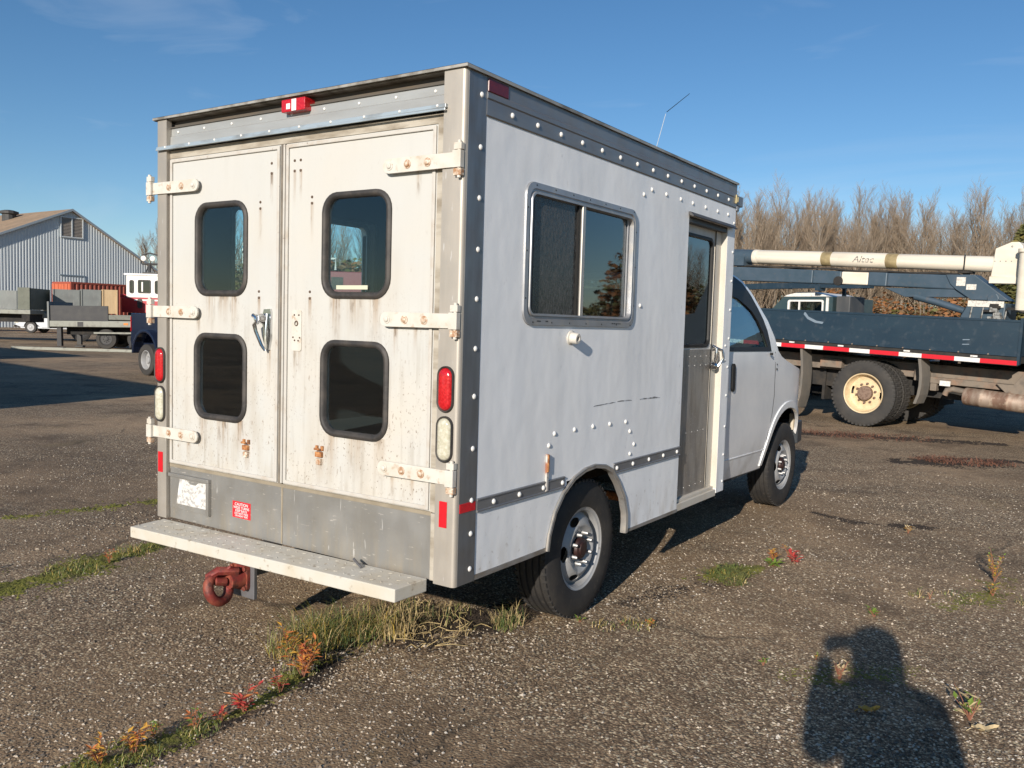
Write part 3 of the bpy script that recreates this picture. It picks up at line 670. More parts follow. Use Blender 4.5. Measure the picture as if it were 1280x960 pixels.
g = MB(); g.plate([(-1.868, .538), (-1.622, .538), (-1.614, .672), (-1.684, .668), (-1.708, .652), (-1.755, .652), (-1.785, .672), (-1.842, .672)], (), .003, rear(.0125))
g.build('bare_plate', mat('flaked_plate', (.62, .61, .58), .5, 0, layers=(dict(col=(.34, .33, .32), scale=60, lo=.48, hi=.58, fac=.9), dict(col=(.78, .77, .73), scale=30, lo=.55, hi=.65, fac=.8)), bump=[(80, .4, .002)]), hold)
g = MB(); g.box((-1.422, .0205, .532), (-1.286, .0215, .615)); stk = g.build('warning_sticker', mat('sticker_red', (.62, .02, .03), .5), van)
m_wtext = mat('sticker_white', (.85, .75, .74), .6)
for i, (s, sz, z) in enumerate((('CAUTION', .021, .600), ('WIDE TURNS', .019, .583), ('KEEP BACK', .017, .568), ('DO NOT PASS', .015, .554), ('ON RIGHT SIDE', .013, .542))):
    text_obj(s, sz, 'lettering', m_wtext, stk, frame_M((-1.354, .0200, z), (0, -1, 0), (1, 0, 0)), sx=1.05)

# lamps and reflectors on the rear posts
def oval(x, z0, z1, hw, lens, nm, lab=None):
    zc, hh = (z0+z1)/2, (z1-z0)/2
    def stad(k): return rrect(x-hw*k, zc-hh+hw*(1-k), x+hw*k, zc+hh-hw*(1-k), hw*k*.98, 6)
    g = MB(); loops = [[(u, y, v) for u, v in stad(k)] for k, y in ((1.0, .0), (1.0, -.010), (.93, -.014), (.82, -.010), (.80, -.002))]
    n = len(loops[0]); g.add([p for l in loops for p in l], [(i*n+j, i*n+(j+1) % n, (i+1)*n+(j+1) % n, (i+1)*n+j) for i in range(len(loops)-1) for j in range(n)])
    o = g.build(nm, m_rubber, van, smooth=40)
    g = MB(); loops = [[(u, y, v) for u, v in stad(k)] for k, y in ((.81, -.003), (.78, -.012), (.55, -.019), (.2, -.022))]
    g.add([p for l in loops for p in l], [(i*n+j, i*n+(j+1) % n, (i+1)*n+(j+1) % n, (i+1)*n+j) for i in range(len(loops)-1) for j in range(n)] + [tuple((len(loops)-1)*n+j for j in range(n))])
    g.build('lens', lens, o, smooth=60)
for x in (-.063, -1.988):
    oval(x, 1.172, 1.362, .042, m_red_lens, 'tail_light')
    oval(x, .966, 1.157, .042, m_clear_lens, 'reversing_light')
    g = MB(); g.box((x-.021, -.0035, .694), (x+.019, -.0002, .803)); g.build('red_reflector', m_red_tape, van, bevel=.001)
g = MB(); g.box((.0018, .024, .757), (.004, .131, .795)); g.build('red_reflector', m_red_tape, van)
def marker(a, b, nm='marker_lamp'):
    g = MB(); g.box(a, b); o = g.build(nm, m_red_lens, van, bevel=.004); return o
mk = marker((-1.055, -.012, 2.478), (-.900, .09, 2.535))
g = MB(); g.box((-.985, -.0135, 2.480), (-.955, -.0125, 2.532)); g.box((-1.02, -.0135, 2.49), (-.995, -.0125, 2.515)); g.build('painted_lens_glint', m_glint_white, mk)  # white blocks painted on as highlights of the lens
mk2 = marker((.0, .146, 2.484), (.006, .292, 2.538)); mk2.data.materials[0] = m_shaded_lens

# right side: upper panel with window, doorway and wheel arch
ARCH = [(.722, .456), (.735, .53), (.783, .637), (.86, .722), (.968, .786), (1.08, .815), (1.192, .822), (1.30, .806), (1.387, .773), (1.470, .696), (1.545, .60), (1.585, .50), (1.590, .44), (1.585, .384)]
DY0, DY1, DZ0, DZ1 = 2.307, 2.992, .396, 2.238
WY0, WY1, WZ0, WZ1 = .447, 1.567, 1.537, 2.176
up = [(YP+.002, .772)] + [(.80, .772)] + [(.86, .772)] + [p for p in ARCH[4:9]] + [(1.40, .772), (DY0, .772), (DY0, DZ1), (DY1, DZ1), (DY1, .40), (LB, .40), (LB, 2.392), (YP+.002, 2.392)]
up = [(YP+.002, .772), (.93, .772)] + ARCH[4:9] + [(1.392, .772), (DY0, .772), (DY0, DZ1), (DY1, DZ1), (DY1, .40), (LB, .40), (LB, 2.392), (YP+.002, 2.392)]
g = MB(); g.plate(up, [rrect(WY0+.03, WZ0+.03, WY1-.03, WZ1-.03, .05)], .03, sideR(0))
sp = g.build('side_panel', m_white_side, van); sp['label'] = 'right side panel with sliding window'
rivets(sp, [(0, y, z) for y, z in ((1.65, 2.276), (1.752, 2.317), (1.951, 2.318), (2.164, 2.319), (2.353, 2.32), (2.568, 2.322), (2.783, 2.323), (2.98, 2.325), (1.655, 1.662),
    (.766, 1.021), (.718, .968), (.959, 1.024), (1.151, 1.024), (1.339, 1.021), (1.531, 1.018), (1.586, .96), (1.644, .882), (1.597, .832))])
rivets(sp, [(0, 3.105, z) for z in (2.28, 2.08, 1.88, 1.68, 1.48, 1.28, 1.08, .86, .66, .47)] + [(0, 3.045, 1.43), (0, 3.045, 1.33)], s=.8)
# scuffs
g = MB()
for y0, z0, y1, z1, h in ((1.42, 1.137, 1.60, 1.134, .006), (1.70, 1.133, 1.98, 1.128, .009), (1.15, 1.128, 1.40, 1.135, .003)):
    n = 7; top = [(y0+(y1-y0)*i/n, z0+(z1-z0)*i/n + h*(.4+.6*random.random())*(0 < i < n)) for i in range(n+1)]
    bot = [(y0+(y1-y0)*i/n, z0+(z1-z0)*i/n - .003) for i in range(n, -1, -1)]
    g.plate(top+bot, (), .0006, sideR(.0006))
g.build('scuff_marks', mat('scuff', (.17, .17, .17), .8, 0, layers=(dict(col=(.55, .57, .60), scale=60, lo=.45, hi=.6, fac=1., st=(1, .4, 1)),)), sp)
# lower skirt panels
g = MB(); g.plate([(YP+.002, .474), (.725, .474)] + ARCH[1:4] + [(.905, .752), (.905, .771), (YP+.002, .771)], (), .025, sideR(-.002))
g.build('skirt_panel', m_white_side, van)
g = MB(); g.plate([(1.588, .402), (DY0, .40), (DY0, .771), (1.41, .771), (1.40, .765)] + ARCH[9:13], (), .025, sideR(-.002))
g.build('skirt_panel', m_white_side, van)
g = MB(); g.plate([(YP+.002, .452), (.722, .452), (.724, .473), (YP+.002, .473)], (), .03, sideR(.001)); m_br = mat('bottom_rail_metal', (.33, .32, .31), .5, .5, layers=(dict(col=(.22, .18, .13), scale=12, lo=.45, hi=.65, fac=.8, st=(1, .4, 1)),))
g.build('bottom_rail', m_br, van)
g = MB(); g.plate([(1.588, .384), (DY0, .380), (DY0, .400), (1.588, .402)], (), .03, sideR(.001)); g.build('bottom_rail', m_br, van)
# top rail: flat flange, a fold and the drip lip
g = MB()
prof = [(.003, 2.390), (.003, 2.452), (.007, 2.458), (.007, 2.476), (.002, 2.484), (.002, 2.543), (-.02, 2.543), (-.02, 2.390)]
n = len(prof); ya, yb = YP+.001, LB
g.add([(x, ya, z) for x, z in prof] + [(x, yb, z) for x, z in prof], [(i, (i+1) % n, n+(i+1) % n, n+i) for i in range(n)] + [tuple(range(n)), tuple(range(2*n-1, n-1, -1))])
rail = g.build('top_rail', m_rail, van)
rivets(rail, [(.003, .327+i*.2035, 2.424) for i in range(14)])
g = MB(); g.box((.0035, ya, 2.384), (-.01, yb, 2.3895)); g.build('painted_rail_shadow', m_dark_recess, van)  # dark strip painting the shadow line below the top rail
# belt rails
def belt(y0, y1):
    g = MB(); pf = [(.001, .742), (.009, .745), (.009, .750), (.005, .753), (.005, .791), (.009, .794), (.009, .799), (.001, .802)]
    n = len(pf); g.add([(x, y0, z) for x, z in pf] + [(x, y1, z) for x, z in pf], [(i, (i+1) % n, n+(i+1) % n, n+i) for i in range(n)] + [tuple(range(n)), tuple(range(2*n-1, n-1, -1))])
    return g.build('belt_rail', m_rail, van)
b1 = belt(YP+.002, .872); rivets(b1, [(.005, y, .772) for y in (.264, .466, .672, .850)])
b2 = belt(1.40, DY0-.002); rivets(b2, [(.005, y, .772) for y in (1.435, 1.633, 1.846, 2.05, 2.258)])
# wheel arch trim swept along the arch
def offset_curve(P, d):
    out = []
    for i, p in enumerate(P):
        a = Vector(P[max(i-1, 0)]); b = Vector(P[min(i+1, len(P)-1)]); t = (b-a).normalized(); out.append((p[0]+t.y*d, p[1]-t.x*d))
    return out
fineA = []
for i in range(len(ARCH)-1):
    for k in range(3): fineA.append(tuple(Vector(ARCH[i]).lerp(Vector(ARCH[i+1]), k/3)))
fineA.append(ARCH[-1])
g = MB(); loops = [[(x, u, v) for u, v in offset_curve(fineA, d)] for d, x in ((-.003, 0), (-.003, .009), (.003, .012), (.009, .009), (.018, .010), (.021, .008), (.022, -.01), (.021, -.025))]
n = len(fineA)
g.add([p for l in loops for p in l], [(i*n+j, i*n+j+1, (i+1)*n+j+1, (i+1)*n+j) for i in range(len(loops)-1) for j in range(n-1)])
g.build('wheel_arch_trim', mat('arch_metal', (.30, .295, .285), .5, .45, layers=(dict(col=(.40, .36, .31), scale=14, lo=.4, hi=.65, fac=.8), dict(col=(.14, .12, .10), scale=20, lo=.55, hi=.7, fac=.7))), van, smooth=40)
# rust strip and vent cap
g = MB(); g.box((.0012, .690, .752), (.011, .709, .930)); g.build('strap_bracket', [mat('strap_paint', (.52, .50, .46), .6, 0, layers=(dict(col=(.30, .10, .04), scale=14, lo=.42, hi=.55, fac=.95, zr=(.84, .82), zmin=.1), dict(col=(.05, .03, .02), scale=60, lo=.6, hi=.7, fac=.8)))], van, bevel=.002)
g = MB(); g.box((.011, .693, .845), (.016, .706, .928)); g.build('rusty_patch', m_rust, van, bevel=.001)
g = MB(); g.lathe([(.036, 0), (.036, .006), (.028, .010), (.027, .042), (.024, .046), (.013, .046), (.012, .02)], 18, frame_M((0, .888, 1.482), (1, 0, -.12)))
vc = g.build('vent_cap', m_white_hinge, van, smooth=40)
g = MB(); g.lathe([(.0125, 0), (.0125, .002)], 12, frame_M((.030, .888, 1.479), (1, 0, -.12))); g.build('cap_hole', m_black_trim, vc)

# sliding side window
m_winframe = mat('window_frame_metal', (.36, .37, .39), .42, .55, layers=(dict(col=(.52, .47, .40), scale=14, lo=.5, hi=.7, fac=.5), dict(col=(.25, .25, .25), scale=6, lo=.45, hi=.7, fac=.6)))
g = MB()
prs = ((0, .0005, .065), (.002, .010, .064), (.028, .011, .05), (.033, .004, .046), (.040, .004, .042), (.044, .013, .04), (.052, .013, .036), (.056, -.02, .034), (.056, -.04, .034))
loops = [[(x, u, v) for u, v in rrect(WY0+d, WZ0+d, WY1-d, WZ1-d, r, 5)] for d, x, r in prs]
n = len(loops[0]); g.add([p for l in loops for p in l], [(i*n+j, i*n+(j+1) % n, (i+1)*n+(j+1) % n, (i+1)*n+j) for i in range(len(loops)-1) for j in range(n)])
win = g.build('side_window', m_winframe, van, smooth=40)
g = MB(); g.box((-.030, .505, WZ0+.05), (.006, .521, WZ1-.05)); g.box((-.028, .93, WZ0+.05), (.002, .952, WZ1-.05)); g.box((-.028, .9845, WZ0+.05), (-.004, 1.0, WZ1-.05)); g.build('sash_frame', m_black_trim, win)
g = MB(); g.box((-.026, .9525, WZ0+.05), (.012, .984, WZ1-.05)); g.build('window_divider', mat('divider_metal', (.42, .40, .37), .4, .5), win, bevel=.004)
g = MB(); g.box((-.014, .5, WZ0+.05), (-.010, .94, WZ1-.05)); g.build('window_pane', g_screen, win)
g = MB(); g.box((-.022, .985, WZ0+.05), (-.018, WY1-.05, WZ1-.05)); g.build('window_pane', g_side, win)
g = MB(); g.box((-.016, WY1-.078, WZ0+.06), (-.008, WY1-.071, WZ1-.06)); g.build('seal_strip', m_winframe, win)
g = MB()
for i in range(5): g.box((.0105, .56+i*.012+(.04 if i > 2 else 0), WZ0+.017), (.0118, .568+i*.012+(.04 if i > 2 else 0), WZ0+.022)); g.box((.0105, 1.30+i*.022, WZ0+.017), (.0118, 1.312+i*.022, WZ0+.022))
for y in [WY0+.08+i*.165 for i in range(7)]:
    for z in (WZ0+.014, WZ1-.014): g.lathe([(.0045, 0), (0, .003)], 6, frame_M((.0105, y, z), (1, 0, 0)), cap=False)
for z in (WZ0+.12, WZ0+.33, WZ0+.52):
    for y in (WY0+.014, WY1-.014): g.lathe([(.0045, 0), (0, .003)], 6, frame_M((.0105, y, z), (1, 0, 0)), cap=False)
g.build('frame_screws', m_black_trim, win)

# recessed side entry door
RX = -.052
g = MB()
g.plate([(DY0-.0, DZ0+.03), (DY1-.001, DZ0+.03), (DY1-.001, DZ1-.001), (DY0, DZ1-.001)], [rrect(DY0+.06, 1.425, 2.862, 2.145, .05)], .03, sideR(RX))
ed = g.build('entry_door', mat('entry_door_paint', (.60, .585, .55), .5, 0, layers=(dict(col=(.44, .40, .34), scale=8, lo=.45, hi=.7, fac=.6, st=(1, 1, .4)),)), van)
loops = [[(x, u, v) for u, v in rrect(DY0+.052+d, 1.417+d, 2.870-d, 2.153-d, .055-d*.5, 5)] for d, x in ((0, RX), (.002, RX+.006), (.02, RX+.007), (.026, RX-.004), (.026, RX-.02))]
g = MB(); n = len(loops[0]); g.add([p for l in loops for p in l], [(i*n+j, i*n+(j+1) % n, (i+1)*n+(j+1) % n, (i+1)*n+j) for i in range(len(loops)-1) for j in range(n)])
g.build('window_gasket', m_black_trim, ed, smooth=40)
g = MB(); g.plate(rrect(DY0+.07, 1.435, 2.852, 2.137, .04), (), .004, sideR(RX-.006)); g.build('window_pane', g_side, ed)
g = MB(); g.plate([(DY0+.03, .44), (2.885, .44), (2.885, 1.405), (DY0+.03, 1.405)], (), .004, sideR(RX+.0045)); kp = g.build('kick_plate', m_kick, ed)
rivets(kp, [(RX+.0045, y, z) for z in (1.36, 1.30, .86, .50) for y in (2.42, 2.52, 2.62, 2.72, 2.82)], s=.26)
g = MB(); g.box((RX+.001, DY0+.001, .43), (RX+.006, DY0+.028, 2.15)); g.build('door_edge_strip', m_black_trim, ed)
# handle with grab bow
g = MB(); g.box((RX, 2.895, 1.27), (RX+.016, 2.955, 1.44)); g.tube([(RX+.016, 2.905, 1.43), (RX+.045, 2.90, 1.41), (RX+.050, 2.90, 1.36), (RX+.03, 2.905, 1.30)], .010, 8)
g.lathe([(.028, 0), (.024, .025), (.012, .035), (0, .036)], 12, frame_M((RX+.016, 2.91, 1.29), (1, 0, 0)))
g.tube([(RX+.02, 2.945, 1.42), (RX+.06, 2.975, 1.40), (RX+.062, 2.985, 1.34), (RX+.03, 2.96, 1.28)], .007, 7); g.tube([(RX+.016, 2.88, 1.295), (RX+.04, 2.86, 1.293)], .009, 7)
g.build('entry_handle', m_chrome, ed, smooth=40)
g = MB(); g.box((RX-.01, DY1-.0005, .43), (-.001, DY1+.02, DZ1)); g.box((RX-.03, DY1-.095, .43), (RX+.010, DY1-.002, DZ1-.004)); g.build('door_jamb', m_cream, van)
g = MB(); g.box((RX+.006, DY1-.100, .43), (RX+.0105, DY1-.0955, DZ1-.01)); g.build('jamb_seal', m_black_trim, van)
g = MB(); g.box((-.06, DY0, .380), (-.003, DY1, .427)); g.box((-.06, DY0, .4275), (-.022, DY1, .447)); g.build('door_sill', m_cream, van, bevel=.003)
g = MB(); g.plate([(0, 0), (.032, -.012), (.034, -.006), (.010, .018), (0, .018)], (), .79, lambda u, v, w: (.001+u, 2.292+w, DZ1+.006+v)); g.box((-.05, DY0+.002, DZ1-.035), (-.004, DY1-.002, DZ1)); g.build('drip_rail', mat('drip_rail_metal', (.07, .07, .072), .5, .4), van)

# front upper corner bracket
g = MB(); g.box((-.20, LB+.007, 2.405), (.006, LB+.12, 2.475)); g.box((-.03, LB+.008, 2.37), (.004, LB+.06, 2.404)); g.build('front_corner_bracket', m_rail, van, bevel=.004)
g = MB(); g.box((.003, LB-.035, 2.415), (.014, LB-.018, 2.475)); g.box((.006, LB-.016, 2.425), (.018, LB-.004, 2.46)); g.build('brass_catch', mat('old_brass', (.36, .30, .16), .5, .4), van, bevel=.002)

# left wall with two windows, front wall, floor, lining
WL = [rrect(.475, 1.565, 1.555, 2.15, .05)]
g = MB(); g.plate([(.03, .45), (LB, .45), (LB, 2.54), (.03, 2.54)], WL, .03, sideL(-W+.004)); lw = g.build('left_wall', m_white_side, van)
a = (.447, 1.537, 1.585, 2.18)
g = MB(); g.plate(rrect(*a, .07), [rrect(a[0]+.03, a[1]+.03, a[2]-.03, a[3]-.03, .045)], .045, sideL(-W-.004)); g.build('window_frame', m_winframe, lw)
g = MB(); g.plate(rrect(a[0]+.02, a[1]+.02, a[2]-.02, a[3]-.02, .05), (), .004, sideL(-W+.012)); g.build('window_pane', g_left, lw)
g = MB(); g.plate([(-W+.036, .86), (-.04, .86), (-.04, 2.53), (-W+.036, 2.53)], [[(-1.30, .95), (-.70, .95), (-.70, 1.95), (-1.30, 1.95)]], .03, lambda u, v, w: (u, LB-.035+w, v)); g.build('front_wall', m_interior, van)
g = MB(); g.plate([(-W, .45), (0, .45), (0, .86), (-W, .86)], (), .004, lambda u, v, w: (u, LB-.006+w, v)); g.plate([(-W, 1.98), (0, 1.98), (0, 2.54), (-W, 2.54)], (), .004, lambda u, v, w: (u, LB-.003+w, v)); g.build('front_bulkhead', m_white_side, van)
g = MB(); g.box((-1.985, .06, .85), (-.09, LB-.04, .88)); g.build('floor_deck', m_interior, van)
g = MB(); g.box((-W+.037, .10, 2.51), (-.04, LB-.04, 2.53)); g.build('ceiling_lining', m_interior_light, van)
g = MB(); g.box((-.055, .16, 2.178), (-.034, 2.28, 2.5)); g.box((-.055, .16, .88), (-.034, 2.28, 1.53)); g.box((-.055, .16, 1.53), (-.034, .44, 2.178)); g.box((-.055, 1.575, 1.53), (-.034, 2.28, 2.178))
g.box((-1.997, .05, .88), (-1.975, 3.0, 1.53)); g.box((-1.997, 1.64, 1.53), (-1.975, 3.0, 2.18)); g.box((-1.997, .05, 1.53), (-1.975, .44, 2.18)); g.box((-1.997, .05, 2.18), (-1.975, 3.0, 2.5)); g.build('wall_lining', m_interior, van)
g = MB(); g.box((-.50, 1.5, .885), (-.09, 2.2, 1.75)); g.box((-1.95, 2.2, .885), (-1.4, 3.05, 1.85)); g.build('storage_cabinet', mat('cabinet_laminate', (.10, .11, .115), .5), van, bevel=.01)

# underbody
g = MB()
g.box((-1.5, .08, .55), (-1.42, 4.9, .68)); g.box((-.62, .08, .55), (-.54, 4.9, .68))
for y in (.35, 1.9, 2.7): g.box((-1.9, y, .69), (-.08, y+.07, .78))
g.tube([(-1.9, 1.15, .37), (-.25, 1.15, .37)], .05, 10); g.lathe([(0, -.16), (.12, -.1), (.15, 0), (.12, .1), (0, .16)], 12, frame_M((-1.02, 1.15, .37), (0, 1, 0)), cap=False)
g.tube([(-1.02, 1.25, .4), (-1.02, 3.2, .5)], .04, 8); g.tube([(-1.8, 4.82, .36), (-.25, 4.82, .36)], .05, 8)
for x in (-1.46, -.58): g.plate([(-.65, .10), (-.3, .0), (.3, 0), (.65, .10), (.65, .12), (.3, .05), (-.3, .05), (-.65, .12)], (), .065, lambda u, v, w, x=x: (x-.03+w, 1.15+u, .44+v))
g.box((-1.95, .03, .46), (-.13, .08, .70)); g.box((-.40, .30, .8), (-.03, 2.28, .84)); g.box((-2.0, .3, .8), (-1.62, 2.9, .84))
g.box((-1.40, .15, .50), (-.65, .95, .62))
g.build('chassis', m_under, van)
g = MB(); g.plate([(.70, .5), (1.62, .5), (1.62, .845), (.70, .845)], (), .02, lambda u, v, w: (-.42+w, u, v)); g.build('wheel_well', m_under, van)
g = MB(); g.tube([(-.75, 1.7, .47), (-.60, 2.2, .45), (-.42, 2.42, .40), (-.20, 2.50, .33)], [.03, .03, .032, .036], 10); g.build('tail_pipe', m_rust, van, smooth=50)

# rear step and tow hook
g = MB()
xl0, xr0 = -1.957, -.140
vs = [(xl0, -.002, .444), (xr0, -.002, .466), (xr0-.006, -.197, .465), (xl0-.002, -.197, .436)]
lo = [(x, y, z-.056) for x, y, z in vs]
g.add(vs+lo, [(0, 3, 2, 1), (4, 5, 6, 7), (0, 1, 5, 4), (1, 2, 6, 5), (2, 3, 7, 6), (3, 0, 4, 7)])
step = g.build('rear_step', m_step, van, bevel=.004)
g = MB(); k = 0
for i in range(34):
    for j in range(3):
        u = (i+.5+(.5 if j == 1 else 0)*.9)/34.5; v = (j+.5)/3
        if k % 2 == j % 2 or True:
            x = xl0+(xr0-xl0)*u + (.01 if j % 2 else -.01); y = -.012-.175*v; z = .444+(.466-.444)*u - .002*v*(1-u)*3 + .0005
            a = R(35) if (i+j) % 2 else R(-35); c, s = math.cos(a), math.sin(a); q = .010; h = .0022
            P = [(-q, 0, 0), (0, -.0055, 0), (q, 0, 0), (0, .0055, 0), (-q*.5, 0, h), (q*.5, 0, h)]
            if (i*4+j) % 1 == 0: g.add([(x+px*c-py*s, y+px*s+py*c, z+pz) for px, py, pz in P], [(0, 1, 5, 4), (1, 2, 5), (2, 3, 4, 5), (3, 0, 4)])
o = g.build('tread_bumps', m_step, step); o['kind'] = 'stuff'
g = MB(); g.box((-1.262, -.115, .205), (-1.092, -.095, .40)); g.box((-1.22, -.094, .30), (-1.14, .1, .44)); g.build('hitch_plate', m_steel_grey, van, bevel=.003)
g = MB()
# pintle ring, jaw and mounting flange
c = Vector((-1.195, -.235, .272)); ax = Vector((1, .15, .35)).normalized(); M = frame_M(c, ax)
ring = [M @ Vector((.062*math.cos(a), .062*math.sin(a), 0)) for a in [R(x) for x in range(0, 360, 20)]]
g.tube(ring+[ring[0]], .024, 10, cap=False)
g.plate(rrect(-1.235, .245, -1.118, .365, .02), (), .018, rear(-.134))
g.tube([(-1.165, -.13, .30), (-1.168, -.20, .300)], [.045, .036], 10)
g.tube([(-1.225, -.275, .325), (-1.19, -.245, .355), (-1.150, -.16, .345)], [.018, .022, .02], 8)
for x, z in ((-1.222, .258), (-1.132, .258), (-1.222, .352), (-1.132, .352)): g.lathe([(.012, 0), (.012, .01), (0, .011)], 6, frame_M((x, -.134, z), (0, -1, 0)))
g.tube([(-1.15, -.15, .34), (-1.16, -.2, .37), (-1.18, -.23, .345)], .009, 6); g.lathe([(.02, 0), (.02, .05), (.012, .055)], 8, frame_M((-1.175, -.21, .30), (-.3, -1, .2)))
g.build('tow_hook', m_hitch_red, van, smooth=45)
g = MB(); g.tube([(-.53, -.035, .487), (-.46, -.06, .466)], .006, 6); g.build('bent_bracket', m_steel_grey, van)

# ------------------------------------------------------------------ road wheels
def tyre_prof(Rt, w, Rb):
    h = w/2; P = [(Rb, -h*.80), (Rb+.008, -h*.92), (Rb+.03, -h*.98), ((Rb+Rt)/2, -h*1.0), (Rt*.93, -h*.93), (Rt*.965, -h*.86), (Rt*.985, -h*.80)]
    gro = []; n = 4
    for i in range(n):
        c = -h*.55 + h*1.1*i/(n-1)
        gro += [(Rt*.998, c-.008), (Rt*.972, c-.005), (Rt*.972, c+.005), (Rt*.998, c+.008)]
    P += gro + [(r, -z) for r, z in reversed(P)]
    return P
g = MB(); RT = .368
g.lathe(tyre_prof(RT, .212, .216), 56, cap=False)
# shoulder blocks
for k in range(56):
    a = 2*math.pi*k/56
    for s in (-1, 1):
        M = Matrix.Rotation(a, 4, 'Z')
        g.box((RT*.955, -.011, s*.064), (RT*.999, .011, s*.091), 0, M)
tyre_m = g.build('tyre', m_tyre, None, smooth=35)
# steel disc with five slots, barrel, lip
g = MB()
def dish(u, v, w):
    r = math.hypot(u, v)
    z = .012 if r < .070 else (.012+.030*min(1, (r-.07)/.055) if r < .125 else .042-.050*((r-.125)/.07)**1.4)
    return (u, v, z - w)
def slot(a):
    P = []
    for rr, da in ((.140, 7), (.138, 0), (.140, -7), (.148, -13), (.158, -16), (.168, -14), (.174, -7), (.175, 0), (.174, 7), (.168, 14), (.158, 16), (.148, 13)):
        P.append((rr*math.cos(a+R(da)), rr*math.sin(a+R(da))))
    return P
g.plate(circ(0, 0, .194, 72), [slot(R(20+72*k)) for k in range(5)], .005, dish, cuts=[(ax, c) for ax in 'uv' for c in [-.18+.0225*i for i in range(17)]])
g.lathe([(.194, -.010), (.197, .0), (.196, .020), (.205, .032), (.214, .034), (.221, .040), (.224, .036), (.222, .028), (.214, .022), (.205, -.06), (.2, -.17)], 56, cap=False)
rim_m = g.build('rim', m_rim, None, smooth=40)
g = MB(); g.lathe([(.0125, 0), (.0125, .014), (.0105, .02), (.0095, .034), (.006, .042), (0, .043)], 8, cap=False); nut_m = g.build('lug_nut', m_nut, None, smooth=40)
g = MB(); g.lathe([(.060, .004), (.060, .020), (.054, .030), (.038, .034), (.034, .040), (0, .042)], 24, cap=False); hub_m = g.build('hub_cap', m_maroon, None, smooth=40)
g = MB(); g.lathe([(.17, -.11), (.17, -.09), (.06, -.085)], 24, cap=True); drum_m = g.build('brake_drum', m_under, None, smooth=40)
protos = [tyre_m, rim_m, nut_m, hub_m, drum_m]
def road_wheel(x, y, steer=0, sgn=1, detail=True):
    M = Matrix.Translation((x, y, RT-.004)) @ Matrix.Rotation(steer, 4, 'Z') @ frame_M((0, 0, 0), (sgn, 0, 0))
    wv = bpy.data.objects.new('road_wheel', tyre_m.data); COL.objects.link(wv); wv.parent = van; wv.matrix_local = M
    I = Matrix.Translation((0, 0, .054))
    share('rim', rim_m, wv, M=I)
    share('hub_cap', hub_m, wv, M=I @ Matrix.Translation((0, 0, .012))); share('brake_drum', drum_m, wv)
    if detail:
        for k in range(8):
            a = 2*math.pi*(k+.5)/8; share('lug_nut', nut_m, wv, M=I @ Matrix.Translation((.0835*math.cos(a), .0835*math.sin(a), .016)))
    return wv
road_wheel(-.155, 1.19); road_wheel(-1.875, 1.19, 0, -1, False)
road_wheel(-.18, 4.87, R(-2)); road_wheel(-1.86, 4.87, R(-2), -1, False)
for o in protos: bpy.data.objects.remove(o)

# ------------------------------------------------------------------ cab
CX = -1.015
def cab_in(y, z):
    d = .045
    if z > 1.36: d += (z-1.36)*.24 + (.5*(z-1.85)**2*4 if z > 1.85 else 0)
    if z < .75: d += .05*((.75-z)/.35)**2
    d += .012*abs(z-1.0)
    if y > 4.95: d += .17*((y-4.95)/.62)**2.2
    return d
def cabR(t0=0): return lambda u, v, w: (-cab_in(u, v)+t0-w, u, v)
def cabL(t0=0): return lambda u, v, w: (2*CX+cab_in(u, v)-t0+w, u, v)
arc = [(4.83-.56*math.cos(R(a)), .40+.475*math.sin(R(a))) for a in range(4, 178, 12)]
top = [(5.52, .98), (5.47, 1.07), (5.36, 1.14), (5.15, 1.205), (4.9, 1.25), (4.7, 1.29), (4.55, 1.33), (4.47, 1.375), (4.44, 1.49), (4.345, 1.62), (4.22, 1.718), (4.085, 1.825), (3.93, 1.925), (3.82, 1.96), (3.6, 2.0), (3.14, 2.02)]
side = [(3.142, .425), (4.27, .405)] + arc + [(5.40, .45), (5.52, .60), (5.55, .75), (5.545, .88)] + top
wind = [(3.16, 1.40), (4.215, 1.395), (4.205, 1.43), (4.17, 1.52), (4.09, 1.63), (3.99, 1.70), (3.88, 1.745), (3.70, 1.80), (3.4, 1.84), (3.16, 1.85)]
cutsc = [('u', 3.6+.25*i) for i in range(9)] + [('u', 5.2), ('u', 5.3), ('u', 5.4), ('u', 5.47)] + [('v', .55+.1*i) for i in range(15)]
